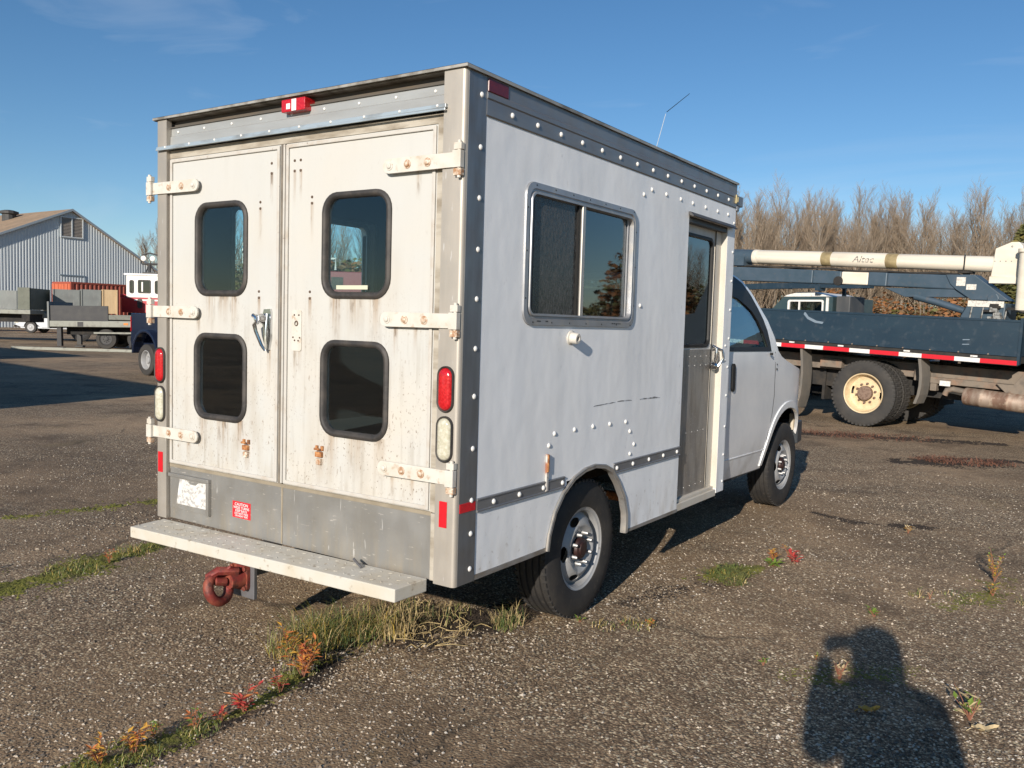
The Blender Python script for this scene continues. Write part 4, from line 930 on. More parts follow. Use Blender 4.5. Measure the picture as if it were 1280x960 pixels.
for fm, f2 in ((cabR, 'R'), (cabL, 'L')):
    g = MB(); g.plate(side, [wind], .02, fm(0), cuts=cutsc); cs = g.build('cab_side', m_cab, van, smooth=35)
    ins = [(u, v) for u, v in wind]
    cw = Vector((sum(p[0] for p in ins)/len(ins), sum(p[1] for p in ins)/len(ins)))
    big = [(3.145, 1.385), (4.27, 1.375), (4.28, 1.45), (4.27, 1.54), (4.22, 1.63), (4.14, 1.715), (4.03, 1.81), (3.88, 1.91), (3.78, 1.945), (3.6, 1.985), (3.145, 2.005)]
    small = [(3.20, 1.415), (4.195, 1.41), (4.185, 1.44), (4.15, 1.52), (4.07, 1.62), (3.97, 1.69), (3.86, 1.73), (3.69, 1.78), (3.4, 1.815), (3.2, 1.82)]
    g = MB(); g.plate(big, [small], .014, fm(.004), cuts=[('v', 1.45+.05*i) for i in range(11)]); g.build('window_surround', m_black_trim, cs)
    g = MB(); g.plate(wind, (), .004, fm(-.008), cuts=[('v', 1.5), ('v', 1.6), ('v', 1.7), ('v', 1.8)]); g.build('window_pane', g_cab, cs)
    # door outline groove and body crease strip, arch lip, handle
    gl = [(4.385, 1.37), (4.392, 1.2), (4.388, 1.0), (4.36, .86), (4.27, .66), (4.235, .52), (4.225, .43)]
    g = MB(); g.plate(gl + [(u-.008, v) for u, v in reversed(gl)], (), .004, fm(.0012)); g.build('door_gap', m_black_trim, cs)
    lip = [(4.83-.56*math.cos(R(a)), .40+.475*math.sin(R(a))) for a in range(3, 179, 7)]
    lip2 = [(4.83-.62*math.cos(R(a)), .40+.535*math.sin(R(a))) for a in range(178, 2, -7)]
    g = MB(); g.plate(lip+lip2, (), .02, fm(.009)); g.build('arch_lip', m_cab, cs, bevel=.004)
    if f2 == 'R':
        g = MB(); g.plate(rrect(3.325, 1.09, 3.385, 1.295, .028), (), .014, fm(.015)); g.build('cab_door_handle', m_black_trim, cs, bevel=.005)
        g = MB(); g.box((-.04, 4.20, 1.345), (-.022, 4.225, 1.365)); g.lathe([(.012, 0), (0, .008)], 8, frame_M((-.044, 4.42, 1.225), (1, 0, 0))); g.lathe([(.008, 0), (0, .006)], 8, frame_M((-.043, 4.42, 1.265), (1, 0, 0))); g.build('trim_studs', m_black_trim, cs)
        g = MB(); g.plate([(3.145, .44), (4.24, .415), (4.245, .435), (3.145, .60)], (), .005, fm(.003)); 
        g = MB(); g.plate([(3.145, .578), (4.24, .560), (4.24, .572), (3.145, .590)], (), .012, fm(.004)); g.build('rub_strip', m_cab, cs, bevel=.003)
# top skin strips between the two sides
def skin(P, name, m, nx=24, crown=.03, par=van, dz=0.0, inset=0.0):
    g = MB(); vs = []
    for (y, z) in P:
        d = cab_in(y, z)+inset; xa, xb = 2*CX+d, -d
        for i in range(nx+1):
            t = i/nx; q = (2*t-1)
            bow = .0
            vs.append((xa+(xb-xa)*t, y + crown*(1-q*q)*(1.2 if name in ('windscreen', 'grille', 'nose_panel') else 0), z + (crown*(1-q*q) if name not in ('grille', 'nose_panel') else 0)+dz))
    g.add(vs, [(j*(nx+1)+i, j*(nx+1)+i+1, (j+1)*(nx+1)+i+1, (j+1)*(nx+1)+i) for j in range(len(P)-1) for i in range(nx)])
    if isinstance(m, list):
        for k in range(len(g.f)):
            if k % nx in (0, 1, nx-2, nx-1): g.mi[k] = 1
    return g.build(name, m, par, smooth=50)
skin(top[12:], 'cab_roof', [m_cab, m_black_trim]); skin(top[7:13], 'windscreen', [glass_mat('windscreen_glass', (.7, .78, .77), boost=.03), m_black_trim], crown=.03); skin(top[1:8], 'bonnet', m_cab, crown=.035)
skin(top[:2]+[], 'nose_panel', m_cab, crown=.05); 
skin([(5.52, .98), (5.545, .88), (5.55, .75), (5.52, .60)], 'grille', m_black_trim, crown=.05)
g = MB()
for s in (1, -1):
    X = (lambda x: x) if s > 0 else (lambda x: 2*CX-x)
    g.box((X(-.11), 4.98, .0+.97), (X(-.19), 4.99, .99)) if False else None
    g.plate([(0, 0), (.20, 0), (.20, .16), (.02, .16)], (), .03, lambda u, v, w, X=X: (X(-.20-u), 5.545+.02-w, .80+v))
g.build('headlight', m_clear_lens, van, bevel=.006)
g = MB(); P = [(-.10, 5.36), (-.13, 5.60), (-.35, 5.72), (CX, 5.76), (2*CX+.35, 5.72), (2*CX+.13, 5.60), (2*CX+.10, 5.36)]
vs = [(x, y, .50) for x, y in P]+[(x, y, .70) for x, y in P]+[(CX+(x-CX)*.9, y-.10, .70) for x, y in P]+[(CX+(x-CX)*.9, y-.10, .50) for x, y in P]; n = len(P)
g.add(vs, [(a*n+i, a*n+i+1, ((a+1) % 4)*n+i+1, ((a+1) % 4)*n+i) for a in range(4) for i in range(n-1)] + [(0, n, 2*n, 3*n), (n-1, 4*n-1, 3*n-1, 2*n-1)])
g.build('front_bumper', m_dark_bumper, van, bevel=.01)
g = MB(); g.box((-.17, 5.30, .63), (-.13, 5.38, .78)); g.build('bumper_bracket', mat('bracket_cream', (.50, .44, .34), .7), van, bevel=.003)
g = MB(); g.box((2*CX+.1, 3.14, .40), (-.1, 4.25, .47)); g.box((2*CX+.3, 4.2, .5), (-.3, 5.45, .75)); g.box((-.36, 4.25, .45), (-.33, 5.4, 1.15)); g.box((2*CX+.33, 4.25, .45), (2*CX+.36, 5.4, 1.15)); g.build('cab_floor', m_under, van)
# seats, dash and steering wheel
for x in (-.52, -1.51):
    g = MB(); g.box((x-.24, 3.35, .75), (x+.24, 3.85, 1.0)); g.plate(rrect(x-.24, .95, x+.24, 1.55, .08), (), .14, lambda u, v, w: (u, 3.28+w-(v-.95)*.12, v)); g.plate(rrect(x-.12, 1.56, x+.12, 1.76, .05), (), .09, lambda u, v, w: (u, 3.22+w, v)); g.build('seat', m_interior, van, bevel=.03)
g = MB(); g.box((2*CX+.12, 4.12, .9), (-.12, 4.42, 1.33)); g.build('dashboard', m_interior, van, bevel=.05)
g = MB(); M = frame_M((-1.5, 4.02, 1.26), (0, -.8, .5)); ring = [M @ Vector((.19*math.cos(R(a)), .19*math.sin(R(a)), 0)) for a in range(0, 360, 20)]; g.tube(ring+[ring[0]], .015, 6, cap=False); g.tube([ring[0], ring[9]], .014, 6); g.build('steering_wheel', m_black_trim, van)
# whip antenna behind the roof edge
g = MB(); g.tube([(-.9, 3.55, 1.99), (-.9, 3.60, 2.6), (-.9, 3.728, 2.978), (-.9, 3.89, 3.29)], [.006, .005, .0032, .003], 6, 0); g.tube([(-.9, 3.91, 3.31), (-.9, 4.365, 3.562)], [.0028, .0022], 6, 1)
g.build('whip_antenna', [mat('antenna_white', (.40, .46, .52), .4), m_black_trim], van)
# ------------------------------------------------------------------ bucket truck on the right (local x = forward along the bed, y = away)
m_navy = mat('navy_paint', (.009, .027, .046), .5, 0, coat=.1, layers=(dict(col=(.015, .038, .058), scale=2.5, lo=.4, hi=.7, fac=.6, st=(.5, 1, 2)), dict(col=(.06, .075, .09), scale=9, lo=.55, hi=.75, fac=.5), dict(col=(.07, .06, .05), scale=30, lo=.66, hi=.76, fac=.6), dict(rough=.6, scale=3, lo=.4, hi=.7, fac=1)), bump=[(1.2, .12, .02)])
m_navy_boom = mat('boom_blue_paint', (.048, .078, .105), .45, .1, layers=(dict(col=(.075, .105, .14), scale=4, lo=.4, hi=.7, fac=.7), dict(col=(.10, .10, .10), scale=16, lo=.58, hi=.75, fac=.6)))
m_boomw = mat('boom_white', (.72, .66, .55), .45, 0, layers=(dict(col=(.60, .52, .40), scale=3, lo=.4, hi=.7, fac=.6, st=(.5, 2, 2)), dict(col=(.40, .34, .26), scale=20, lo=.66, hi=.76, fac=.5)))
m_band = mat('bare_fibreglass', (.34, .27, .14), .5, 0, layers=(dict(col=(.20, .15, .08), scale=9, lo=.4, hi=.65, fac=.8),))
m_frame = mat('dusty_frame', (.20, .165, .13), .8, 0, layers=(dict(col=(.28, .16, .10), scale=5, lo=.5, hi=.7, fac=.7), dict(col=(.09, .08, .07), scale=9, lo=.45, hi=.7, fac=.6)))
m_muff = mat('muffler_steel', (.36, .28, .22), .6, .35, layers=(dict(col=(.22, .13, .09), scale=5, lo=.42, hi=.62, fac=.9, st=(2, .5, .5)), dict(col=(.55, .45, .34), scale=14, lo=.55, hi=.7, fac=.6)))
m_cream_rim = mat('cream_rim', (.66, .52, .32), .55, 0, layers=(dict(col=(.50, .36, .20), scale=12, lo=.45, hi=.7, fac=.7), dict(col=(.24, .15, .09), scale=40, lo=.66, hi=.75, fac=.7)))
m_hubrust = mat('hub_rust', (.22, .15, .11), .8, 0, layers=(dict(col=(.12, .07, .05), scale=30, lo=.45, hi=.65, fac=.8),))
m_flap = mat('mudflap_rubber', (.13, .12, .105), .85, 0, layers=(dict(col=(.19, .165, .135), scale=6, lo=.4, hi=.7, fac=.7, st=(1, 1, .5)),))
m_clutter = mat('control_grey', (.32, .32, .30), .5, .2, layers=(dict(col=(.10, .09, .08), scale=24, lo=.45, hi=.6, fac=.9),))
m_paper = mat('decal_paper', (.66, .63, .56), .6, 0, layers=(dict(col=(.35, .33, .30), scale=38, lo=.5, hi=.6, fac=.6),))
m_tape_r = mat('red_tape', (.60, .018, .03), .35, 0, layers=(dict(col=(.42, .02, .03), scale=22, lo=.5, hi=.7, fac=.6),))
m_tape_w = mat('white_tape', (.72, .71, .68), .4, 0, layers=(dict(col=(.45, .40, .34), scale=18, lo=.55, hi=.7, fac=.7),))
TO = Vector((-.873, 12.228, 0)); TYAW = R(-13.67); TP = R(1.95)
bt = thing('bucket_truck', 'dark blue flatbed truck carrying a white and blue folded lifting boom', 'truck', TO, rot=(0, TP, TYAW))
side_t = lambda y0: (lambda u, v, w: (u, y0+w, v))
XL = -4.2; XR = 2.15
g = MB(); g.box((XL, .012, 1.345), (XR, .05, 1.862)); g.box((XL, .004, 1.835), (XR, .055, 1.872)); g.box((XL, .002, 1.335), (XR, .055, 1.362)); g.build('bed_side', m_navy, bt, bevel=.006)
g = MB(); g.box((XL, 2.30, 1.345), (XR, 2.34, 1.862)); g.box((XL, .056, 1.345), (XL+.04, 2.30, 1.862)); g.box((XR-.04, .056, 1.345), (XR, 2.30, 1.9)); g.build('bed_board', m_navy, bt)
g = MB(); g.box((XL, .06, 1.24), (XR, 2.3, 1.334)); g.box((XL, -.002, 1.285), (XR, .06, 1.330)); g.build('bed_deck', m_under, bt)
g = MB(); g.box((XR-.02, -.004, 1.22), (XR+.02, .06, 1.90)); g.box((XR+.021, .3, 1.25), (XR+.08, 2.2, 2.1)); g.build('bed_post', m_navy, bt)
g = MB(); g.box((XL, .0, 1.205), (XR, .05, 1.2845)); g.build('strip_backing', m_under, bt)
x = XR-.012; i = 0
while x > -4.1:
    L_ = .50 if i % 2 == 0 else .37
    x2 = x-L_*(1-.012*i); g = MB(); g.box((x2+.001, -.006, 1.212), (x-.001, -.0005, 1.278)); g.build('reflective_strip', m_tape_r if i % 2 == 0 else m_tape_w, bt); x = x2; i += 1
for x in (-1.45, -.55, .55, 1.55):
    g = MB(); g.box((x-.05, -.012, 1.290), (x+.05, -.003, 1.315)); g.build('clearance_lamp', m_tape_w, bt, bevel=.003)
m_scr = mat('scraped_paint', (.17, .22, .27), .6)
g = MB(); g.plate([(0, 0), (.02, .05), (.10, -.04), (.25, -.10), (.38, -.115), (.36, -.15), (.22, -.135), (.08, -.08)], (), .0008, lambda u, v, w: (-1.28+u, .0112+w, 1.80+v)); g.build('scrape_mark', m_scr, bt)
for z in (1.53, 1.46):
    g = MB(); g.plate([(0, 0), (.1, .008), (.1, .02), (0, .014)], (), .0008, lambda u, v, w, z=z: (1.36+u, .0112+w, z+v)); g.build('scrape_mark', m_scr, bt)
# chassis
g = MB(); g.box((XL+.2, .62, .86), (5.2, .72, 1.10)); g.box((XL+.2, 1.62, .86), (5.2, 1.72, 1.10))
for x in (-3.6, -2.4, -.9, .55, 1.7): g.box((x, .73, .9), (x+.1, 1.61, 1.05))
g.box((.75, .50, .80), (2.2, .615, .90)); g.plate([(1.75, .9), (1.95, .72), (2.15, .72), (2.4, 1.15), (2.15, 1.15), (2.0, .9)], (), .1, side_t(.42)); g.box((-1.15, .48, .9), (-.75, .61, 1.05)); g.box((.5, .48, .82), (.72, .61, 1.0)); g.box((.76, .49, .68), (.86, .61, .8))
g.build('chassis_frame', m_frame, bt, bevel=.01)
g = MB(); g.box((XL+.4, .78, .55), (2.4, 1.56, .88)); g.box((-1.2, .74, .3), (-1.15, 1.6, .9)); g.box((.9, 1.7, .45), (2.3, 2.2, 1.2)); g.box((-3.9, 1.5, .5), (-1.4, 2.2, 1.2)); g.box((.45, 1.6, .35), (.5, 2.28, 1.2)); g.tube([(-.13, .2, .53), (-.13, 2.1, .53)], .1, 10); g.lathe([(0, -.25), (.2, -.15), (.24, 0), (.2, .15), (0, .25)], 14, frame_M((-.13, 1.17, .53), (0, 1, 0)), cap=False); g.tube([(2.55, .9, .55), (4.6, .9, .6)], .25, 10); g.build('axle_and_shade_boxes', m_under, bt)  # axle and shaft, plus added dark boxes standing in for shade under the bed
g = MB(); g.lathe([(.03, -.0), (.128, .0), (.135, .02), (.135, .23), (.14, .24), (.14, .27), (.135, .28), (.135, .60), (.14, .61), (.14, .64), (.135, .65), (.135, 1.0), (.06, 1.05)], 18, frame_M((1.33, .42, .66), (1, 0, -.03)))
g.build('muffler', m_muff, bt, smooth=40)
g = MB(); g.tube([(1.36, .42, .72), (1.15, .42, .745), (1.06, .42, .72), (1.03, .42, .64)], .045, 10); g.build('exhaust_pipe', m_frame, bt, smooth=50)
g = MB(); g.box((.93, .43, .78), (1.09, .45, .86)); g.build('white_tag', m_tape_w, bt)
def mudflap(x, z0, z1):
    for y0 in (.03, 1.75):
        g = MB(); n = 5; vs = []
        for j in range(n+1):
            z = z1+(z0-z1)*j/n; xx = x + .05*math.sin(j*.6) - (.02 if j == n else 0)
            vs += [(xx, y0, z), (xx+.045, y0-.002, z), (xx+.05, y0+.30, z), (xx+.005, y0+.30, z)]
        g.add(vs, [(j*4+k, j*4+(k+1) % 4, (j+1)*4+(k+1) % 4, (j+1)*4+k) for j in range(n) for k in range(4)] + [(0, 1, 2, 3), (n*4+3, n*4+2, n*4+1, n*4)])
        g.build('mudflap', m_flap, bt)
mudflap(.72, .48, 1.2); mudflap(-1.30, .17, 1.2)
def truck_tyre(Rt, w, Rb, mt, n=48, blocks=True):
    g = MB(); h = w/2; P = [(Rb, -h*.75), (Rb+.015, -h*.9), (Rb+.05, -h), ((Rb+Rt)/2, -h*1.04), (Rt*.90, -h*1.0), (Rt*.95, -h*.97), (Rt*.985, -h*.85), (Rt*.985, -h*.3), (Rt*.965, -h*.27), (Rt*.965, -h*.17), (Rt*.985, -h*.14)]
    P += [(r, -z) for r, z in reversed(P)]
    g.lathe(P, n, cap=False)
    if blocks:
        for k in range(n):
            M = Matrix.Rotation(2*math.pi*k/n, 4, 'Z')
            for s in (-1, 1): g.box((Rt*.93, -.019, s*h*.52), (Rt*.998, .019, s*h*1.0), 0, M)
            g.box((Rt*.97, -.022, -h*.42), (Rt*.996, .022, h*.42), 0, Matrix.Rotation(2*math.pi*(k+.5)/n, 4, 'Z'))
    return g.build('tyre', mt, None, smooth=35)
tt = truck_tyre(.545, .28, .325, m_tyre_far)
def truck_rim(rimmat, hubmat):
    g = MB()
    # outer dual: deep dish, outward +z is the visible face
    g.lathe([(.338, .112), (.332, .128), (.316, .122), (.312, .100), (.302, .04), (.290, .02), (.278, .0)], 48, None, 0, cap=False)
    nseg = 60; rad = [.278, .262, .225, .205, .165, .12]; zz = [0., -.006, -.010, -.010, .0, .004]
    vs = [(r*math.cos(2*math.pi*k/nseg), r*math.sin(2*math.pi*k/nseg), z) for r, z in zip(rad, zz) for k in range(nseg)]
    fs = []
    for i in range(len(rad)-1):
        for k in range(nseg):
            if i == 1 and (k % 30) in (6, 7, 8, 9, 10): continue
            fs.append((i*nseg+k, i*nseg+(k+1) % nseg, (i+1)*nseg+(k+1) % nseg, (i+1)*nseg+k))
    g.add(vs, fs)
    g.lathe([(.12, .0), (.12, .075), (.105, .09), (0, .092)], 24, None, 1, cap=False)
    for k in range(10):
        a = 2*math.pi*k/10; g.lathe([(.02, .0), (.02, .03), (.011, .03), (.010, .05), (0, .05)], 6, Matrix.Translation((.160*math.cos(a), .160*math.sin(a), .0)), 1, cap=False)
        g.lathe([(.009, .09), (.009, .1), (0, .1)], 6, Matrix.Translation((.07*math.cos(a), .07*math.sin(a), .0)), 1, cap=False)
    return g.build('rim', [rimmat, hubmat], None, smooth=40)
tr = truck_rim(m_cream_rim, m_hubrust)
def truck_wheel(par, x, y, z, sgn=-1, rot=0.6, src=None, rim=None, sc=1.0):
    M = Matrix.Translation((x, y, z)) @ frame_M((0, 0, 0), (0, sgn, 0), (0, 0, 1)) @ Matrix.Rotation(rot, 4, 'Z') @ Matrix.Diagonal((sc, sc, sc, 1))
    o = bpy.data.objects.new('road_wheel', (src or tt).data); COL.objects.link(o); o.parent = par; o.matrix_local = M
    share('rim', rim or tr, o, M=Matrix.Identity(4)); return o
for y, s in ((.19, -1), (.51, 1), (1.83, -1), (2.15, 1)): truck_wheel(bt, -.13, y, .545, s, .55)
for y, s in ((.20, -1), (2.12, 1)): truck_wheel(bt, 4.15, y, .68, s, .2)
# cab of the truck, just past the right edge of the view
g = MB()
prof = [(2.55, .95), (3.65, .95), (3.65, 1.2), (4.65, 1.2), (4.65, .95), (5.35, .95), (5.4, 1.6), (5.3, 1.8), (4.35, 1.95), (4.0, 2.7), (3.8, 2.78), (2.6, 2.75)]
g.plate(prof, [[(2.85, 2.0), (3.95, 2.0), (3.75, 2.6), (2.85, 2.6)]], .06, side_t(.08)); g.plate(prof, [[(2.85, 2.0), (3.95, 2.0), (3.75, 2.6), (2.85, 2.6)]], .06, side_t(2.2))
for (xa, za), (xb, zb) in zip(prof[5:], prof[6:]+prof[:1]):
    if (xa, za) == (4.35, 1.95): continue
    g.add([(xa, .141, za), (xa, 2.199, za), (xb, 2.199, zb), (xb, .141, zb)], [(0, 1, 2, 3)])
g.build('cab', m_navy, bt)
g = MB(); g.add([(4.34, .141, 1.96), (4.34, 2.199, 1.96), (4.0, 2.199, 2.69), (4.0, .141, 2.69)], [(0, 1, 2, 3)]); g.box((2.85, .1, 2.0), (3.75, .105, 2.6)); g.build('cab_glazing', g_far, bt)
# booms
BY = 1.2
def along(x0, z0, x1, z1): return lambda x: z0+(z1-z0)*(x-x0)/(x1-x0)
zu = along(-3.08, 2.88, 1.31, 2.75)
g = MB(); g.tube([(-4.6, BY, zu(-4.6)), (-3.08, BY, zu(-3.08))], .137, 20); g.box((-3.75, BY-.16, zu(-3.4)-.19), (-3.22, BY+.16, zu(-3.4)-.02)); g.lathe([(.22, -.2), (.22, .2)], 20, frame_M((-4.55, BY, 2.78), (0, 1, 0))); g.build('elbow', m_navy_boom, bt, smooth=40)
def seg(xa, xb, r, m, nm):
    g = MB(); g.tube([(xa, BY, zu(xa)), (xa+.004, BY, zu(xa)), (xb-.004, BY, zu(xb)), (xb, BY, zu(xb))], [r*.97, r, r, r*.97], 24); return g.build(nm, m, bt, smooth=40)
seg(-3.078, -2.98, .140, m_boomw, 'boom_collar'); seg(-2.978, -1.632, .134, m_boomw, 'upper_boom'); seg(-1.630, -1.442, .132, m_band, 'boom_band')
ub = seg(-1.440, -.432, .134, m_boomw, 'upper_boom'); seg(-.430, -.232, .132, m_band, 'boom_band'); seg(-.230, 1.32, .126, m_boomw, 'upper_boom')
text_obj('Altec', .155, 'lettering', mat('faded_lettering', (.16, .15, .14), .7, 0, layers=(dict(col=(.66, .60, .50), scale=24, lo=.5, hi=.6, fac=.9),)), ub, frame_M((-.82, BY-.1375, zu(-.82)+.005), (0, -1, 0), (1, 0, -.03)), shear=.25, sx=1.15)
g = MB(); g.tube([(.885, BY, zu(.88)-.128), (.885, BY, zu(.88)+.135)], .004, 6)
zl = along(-4.6, 2.565, .9, 2.445)
def beam(xa, xb, h0, h1, wd, m, nm, bev=.02):
    g = MB(); za, zb = zl(xa), zl(xb)
    g.add([(xa, BY-wd, za-h0), (xa, BY+wd, za-h0), (xa, BY+wd, za+h0), (xa, BY-wd, za+h0), (xb, BY-wd, zb-h1), (xb, BY+wd, zb-h1), (xb, BY+wd, zb+h1), (xb, BY-wd, zb+h1)],
          [(0, 1, 2, 3), (7, 6, 5, 4), (0, 4, 5, 1), (1, 5, 6, 2), (2, 6, 7, 3), (3, 7, 4, 0)])
    return g.build(nm, m, bt, bevel=bev)
beam(-4.75, -1.75, .145, .125, .13, m_navy_boom, 'lower_boom'); beam(-1.749, -1.20, .125, .118, .125, m_navy_boom, 'boom_sleeve'); beam(-1.199, -.70, .112, .112, .118, m_boomw, 'insulator_section'); beam(-.699, -.36, .12, .12, .13, m_navy_boom, 'boom_sleeve'); beam(-.359, .95, .115, .118, .125, m_navy_boom, 'lower_boom')
g = MB(); g.lathe([(.085, 0), (.085, .03), (.05, .04), (0, .04)], 14, frame_M((-1.24, BY-.126, zl(-1.24)-.06), (0, -1, 0))); g.build('pivot_pin', m_under, bt, smooth=40)
g = MB(); g.plate([(-.42, 2.335), (-.05, 2.185), (1.04, 2.21), (.82, 2.335)], (), .2, side_t(BY-.1)); g.build('boom_gusset', m_navy_boom, bt, bevel=.01)
g = MB(); g.plate([(.62, 2.57), (1.06, 2.575), (1.62, 2.17), (1.05, 2.17), (.80, 2.33), (.70, 2.42)], (), .30, side_t(BY-.15)); g.plate(circ(1.38, 2.20, .085, 14), (), .34, side_t(BY-.17)); g.build('boom_knuckle', m_navy_boom, bt, bevel=.012)
g = MB(); g.box((.80, BY-.156, 2.39), (.94, BY-.1505, 2.53)); g.build('decal', m_paper, bt)
g = MB(); g.box((.96, BY-.156, 2.33), (1.11, BY-.1505, 2.42)); g.build('decal', m_paper, bt)
g = MB(); g.tube([(.12, BY-.05, 2.20), (.5, BY-.05, 2.11), (.93, BY-.05, 1.985)], [.065, .06, .055], 14); g.tube([(-.02, BY-.05, 2.235), (.14, BY-.05, 2.197)], .035, 10); g.build('lift_cylinder', m_navy_boom, bt, smooth=40)
g = MB(); g.plate([(.93, 1.36), (1.60, 1.36), (1.60, 2.13), (1.06, 2.13), (.95, 1.9)], (), .55, side_t(BY-.25)); g.build('pedestal', m_navy_boom, bt, bevel=.015)
g = MB(); g.box((1.05, BY-.27, 2.06), (1.58, BY-.252, 2.155)); 
g.build('valve_label_plate', m_paper, bt)
g = MB(); rr = random.Random(4)
for i in range(9): x = 1.28+rr.random()*.4; z = 1.86+rr.random()*.2; g.box((x, BY-.30-rr.random()*.05, z), (x+.04+rr.random()*.08, BY-.255, z+.03+rr.random()*.05), i % 2)
for i in range(4): g.tube([(1.1+i*.17, BY-.29, 1.80), (1.13+i*.17, BY-.30, 2.05)], .012, 6, 0)
g.build('hydraulic_valves', [m_clutter, m_under], bt)
g = MB(); g.box((.85, BY-.07, 2.58), (.92, BY+.07, zu(.88)-.13)); g.box((.80, BY-.14, zu(.88)-.165), (.97, BY+.14, zu(.88)-.128)); g.box((.875, BY-.135, zu(.88)-.13), (.895, BY-.128, zu(.88)+.13)); g.build('boom_rest', m_under, bt)
g = MB(); g.plate([(1.30, 2.55), (1.72, 2.53), (1.72, 3.02), (1.66, 3.09), (1.55, 3.09), (1.33, 2.99)], (), .26, side_t(BY-.13)); g.plate([(1.29, 2.44), (1.75, 2.44), (1.75, 2.548), (1.29, 2.548)], (), .34, side_t(BY-.17)); g.build('platform_bracket', m_boomw, bt, bevel=.01)
g = MB()
for xx in (1.34, 1.42, 1.5, 1.58): g.lathe([(.010, 0), (0, .006)], 6, frame_M((xx, BY-.131, 2.79), (0, -1, 0)))
g.lathe([(.018, 0), (0, .008)], 8, frame_M((1.57, BY-.131, 3.02), (0, -1, 0))); g.build('bracket_bolts', m_clutter, bt)
g = MB(); P = [(.0, 2.0), (.0, 2.97)]
loops = []
for (d, z) in ((.06, 1.98), (0, 2.03), (-.01, 2.9), (-.03, 2.92), (-.03, 2.97), (.02, 2.97), (.03, 2.1)):
    loops.append([(u, v, z) for u, v in rrect(1.74+d, BY-.35+d, 2.42-d, BY+.35-d, .1, 4)])
n = len(loops[0]); g.add([p for l in loops for p in l], [(i*n+j, i*n+(j+1) % n, (i+1)*n+(j+1) % n, (i+1)*n+j) for i in range(len(loops)-1) for j in range(n)] + [tuple(range(n)), tuple((len(loops)-1)*n+j for j in range(n))])
g.build('bucket', m_boomw, bt, smooth=40)

g = MB()
for dz, dy in ((.155, -.10), (.165, -.05), (.15, .02)): g.tube([(x_, BY+dy, zl(x_)+dz*(.86 if x_ > -1.2 else 1)+.008*math.sin(x_*7+dy*30)) for x_ in [-3.4+.2*i for i in range(22)]], .012, 5)
g.build('hydraulic_hoses', m_under, bt)
g = MB()
for x_ in [-3.3+.42*i for i in range(13)]:
    g.lathe([(.014, 0), (.012, .008), (0, .009)], 6, frame_M((x_, .002, 1.350), (0, -1, 0)))
o = g.build('bed_bolts', m_frame, bt); o['kind'] = 'stuff'
# second truck standing behind the flatbed
TM = Matrix.Translation(TO) @ Matrix.Rotation(TYAW, 4, 'Z')
t2 = thing('dark_truck', 'dark green blue truck cab with white roof hump behind the flatbed', 'truck', TM @ Vector((-3.75, 4.3, 0)), TYAW)
k = 1.10   # farther away, so a little larger
m_cabteal = mat('dark_teal_paint', (.035, .065, .075), .4, .1, coat=.3, layers=(dict(col=(.07, .09, .09), scale=4, lo=.45, hi=.7, fac=.6),))
g = MB()
for y in (.0, 1.9): g.plate([(-.75, 1.0), (.85, 1.0), (.85, 2.33), (-.35, 2.33), (-.75, 1.95)], [rrect(-.22, 1.72, .62, 2.24, .04)], .05, side_t(y))
g.box((-.75, .051, 1.0), (-.70, 1.899, 1.6)); g.box((.80, .051, 1.0), (.85, 1.899, 2.33)); g.box((-.35, .051, 2.28), (.80, 1.899, 2.331)); g.box((-.9, .1, .7), (2.6, 1.85, .99))
g.build('cab', m_cabteal, t2)
g = MB(); g.plate(rrect(-.24, 1.70, .64, 2.26, .05), [rrect(-.19, 1.75, .60, 2.22, .035)], .03, side_t(-.015)); g.box((.03, -.012, 1.72), (.06, .02, 2.24)); g.build('window_frame', m_tape_w, t2)
g = MB(); g.box((-.2, .02, 1.73), (.62, .026, 2.24)); g.build('window_pane', g_far, t2)
g = MB(); g.box((.70, -.02, 1.55), (.76, -.002, 2.31)); g.build('grab_rail', m_tape_w, t2)
g = MB(); g.plate([(-.42, 2.335), (.68, 2.335), (.60, 2.37), (.30, 2.445), (-.05, 2.44), (-.35, 2.375)], (), 1.7, side_t(.1)); g.build('roof_cap', m_tape_w, t2, bevel=.02)
g = MB(); g.box((.90, .05, .99), (1.22, .75, 2.34)); g.build('body_box', mat('charcoal_box', (.05, .055, .06), .6, 0, layers=(dict(col=(.09, .09, .09), scale=5, lo=.4, hi=.7, fac=.7, st=(1, 1, .3)),)), t2, bevel=.02)
g = MB()
g.add([(-2.4, -.15, 2.49), (1.6, -.15, 2.53), (1.6, -.15, 2.60), (-.6, -.15, 2.645), (-2.4, -.15, 2.60), (-2.4, .05, 2.49), (1.6, .05, 2.53), (1.6, .05, 2.60), (-.6, .05, 2.645), (-2.4, .05, 2.60)], [(0, 1, 2, 3, 4), (9, 8, 7, 6, 5), (0, 5, 6, 1), (1, 6, 7, 2), (2, 7, 8, 3), (3, 8, 9, 4), (4, 9, 5, 0)])
for x in (-1.6, -.9, -.2, .5): g.box((x, -.16, 2.50), (x+.03, .06, 2.63))
g.box((.5, -.18, 2.46), (.62, .08, 2.56)); g.box((1.1, -.18, 2.50), (1.75, .02, 2.56)); g.box((.95, .2, 2.33), (1.02, .27, 2.52)); g.box((-1.2, .3, 2.49), (-1.13, .37, 2.5)); g.tube([(.62, -.1, 2.55), (.98, -.1, 2.63), (1.6, -.1, 2.50)], .02, 6); g.build('ladder_rack', m_navy, t2)
g = MB(); g.lathe([(.09, 0), (.11, .03), (.10, .06), (0, .07)], 10, frame_M((-1.35, -.1, 1.98), (.4, -1, .2))); g.box((-1.40, -.12, 1.70), (-1.30, -.06, 1.92)); g.tube([(-.75, .0, 1.8), (-1.3, -.08, 1.85)], .02, 6); g.build('mirror', m_chrome, t2)
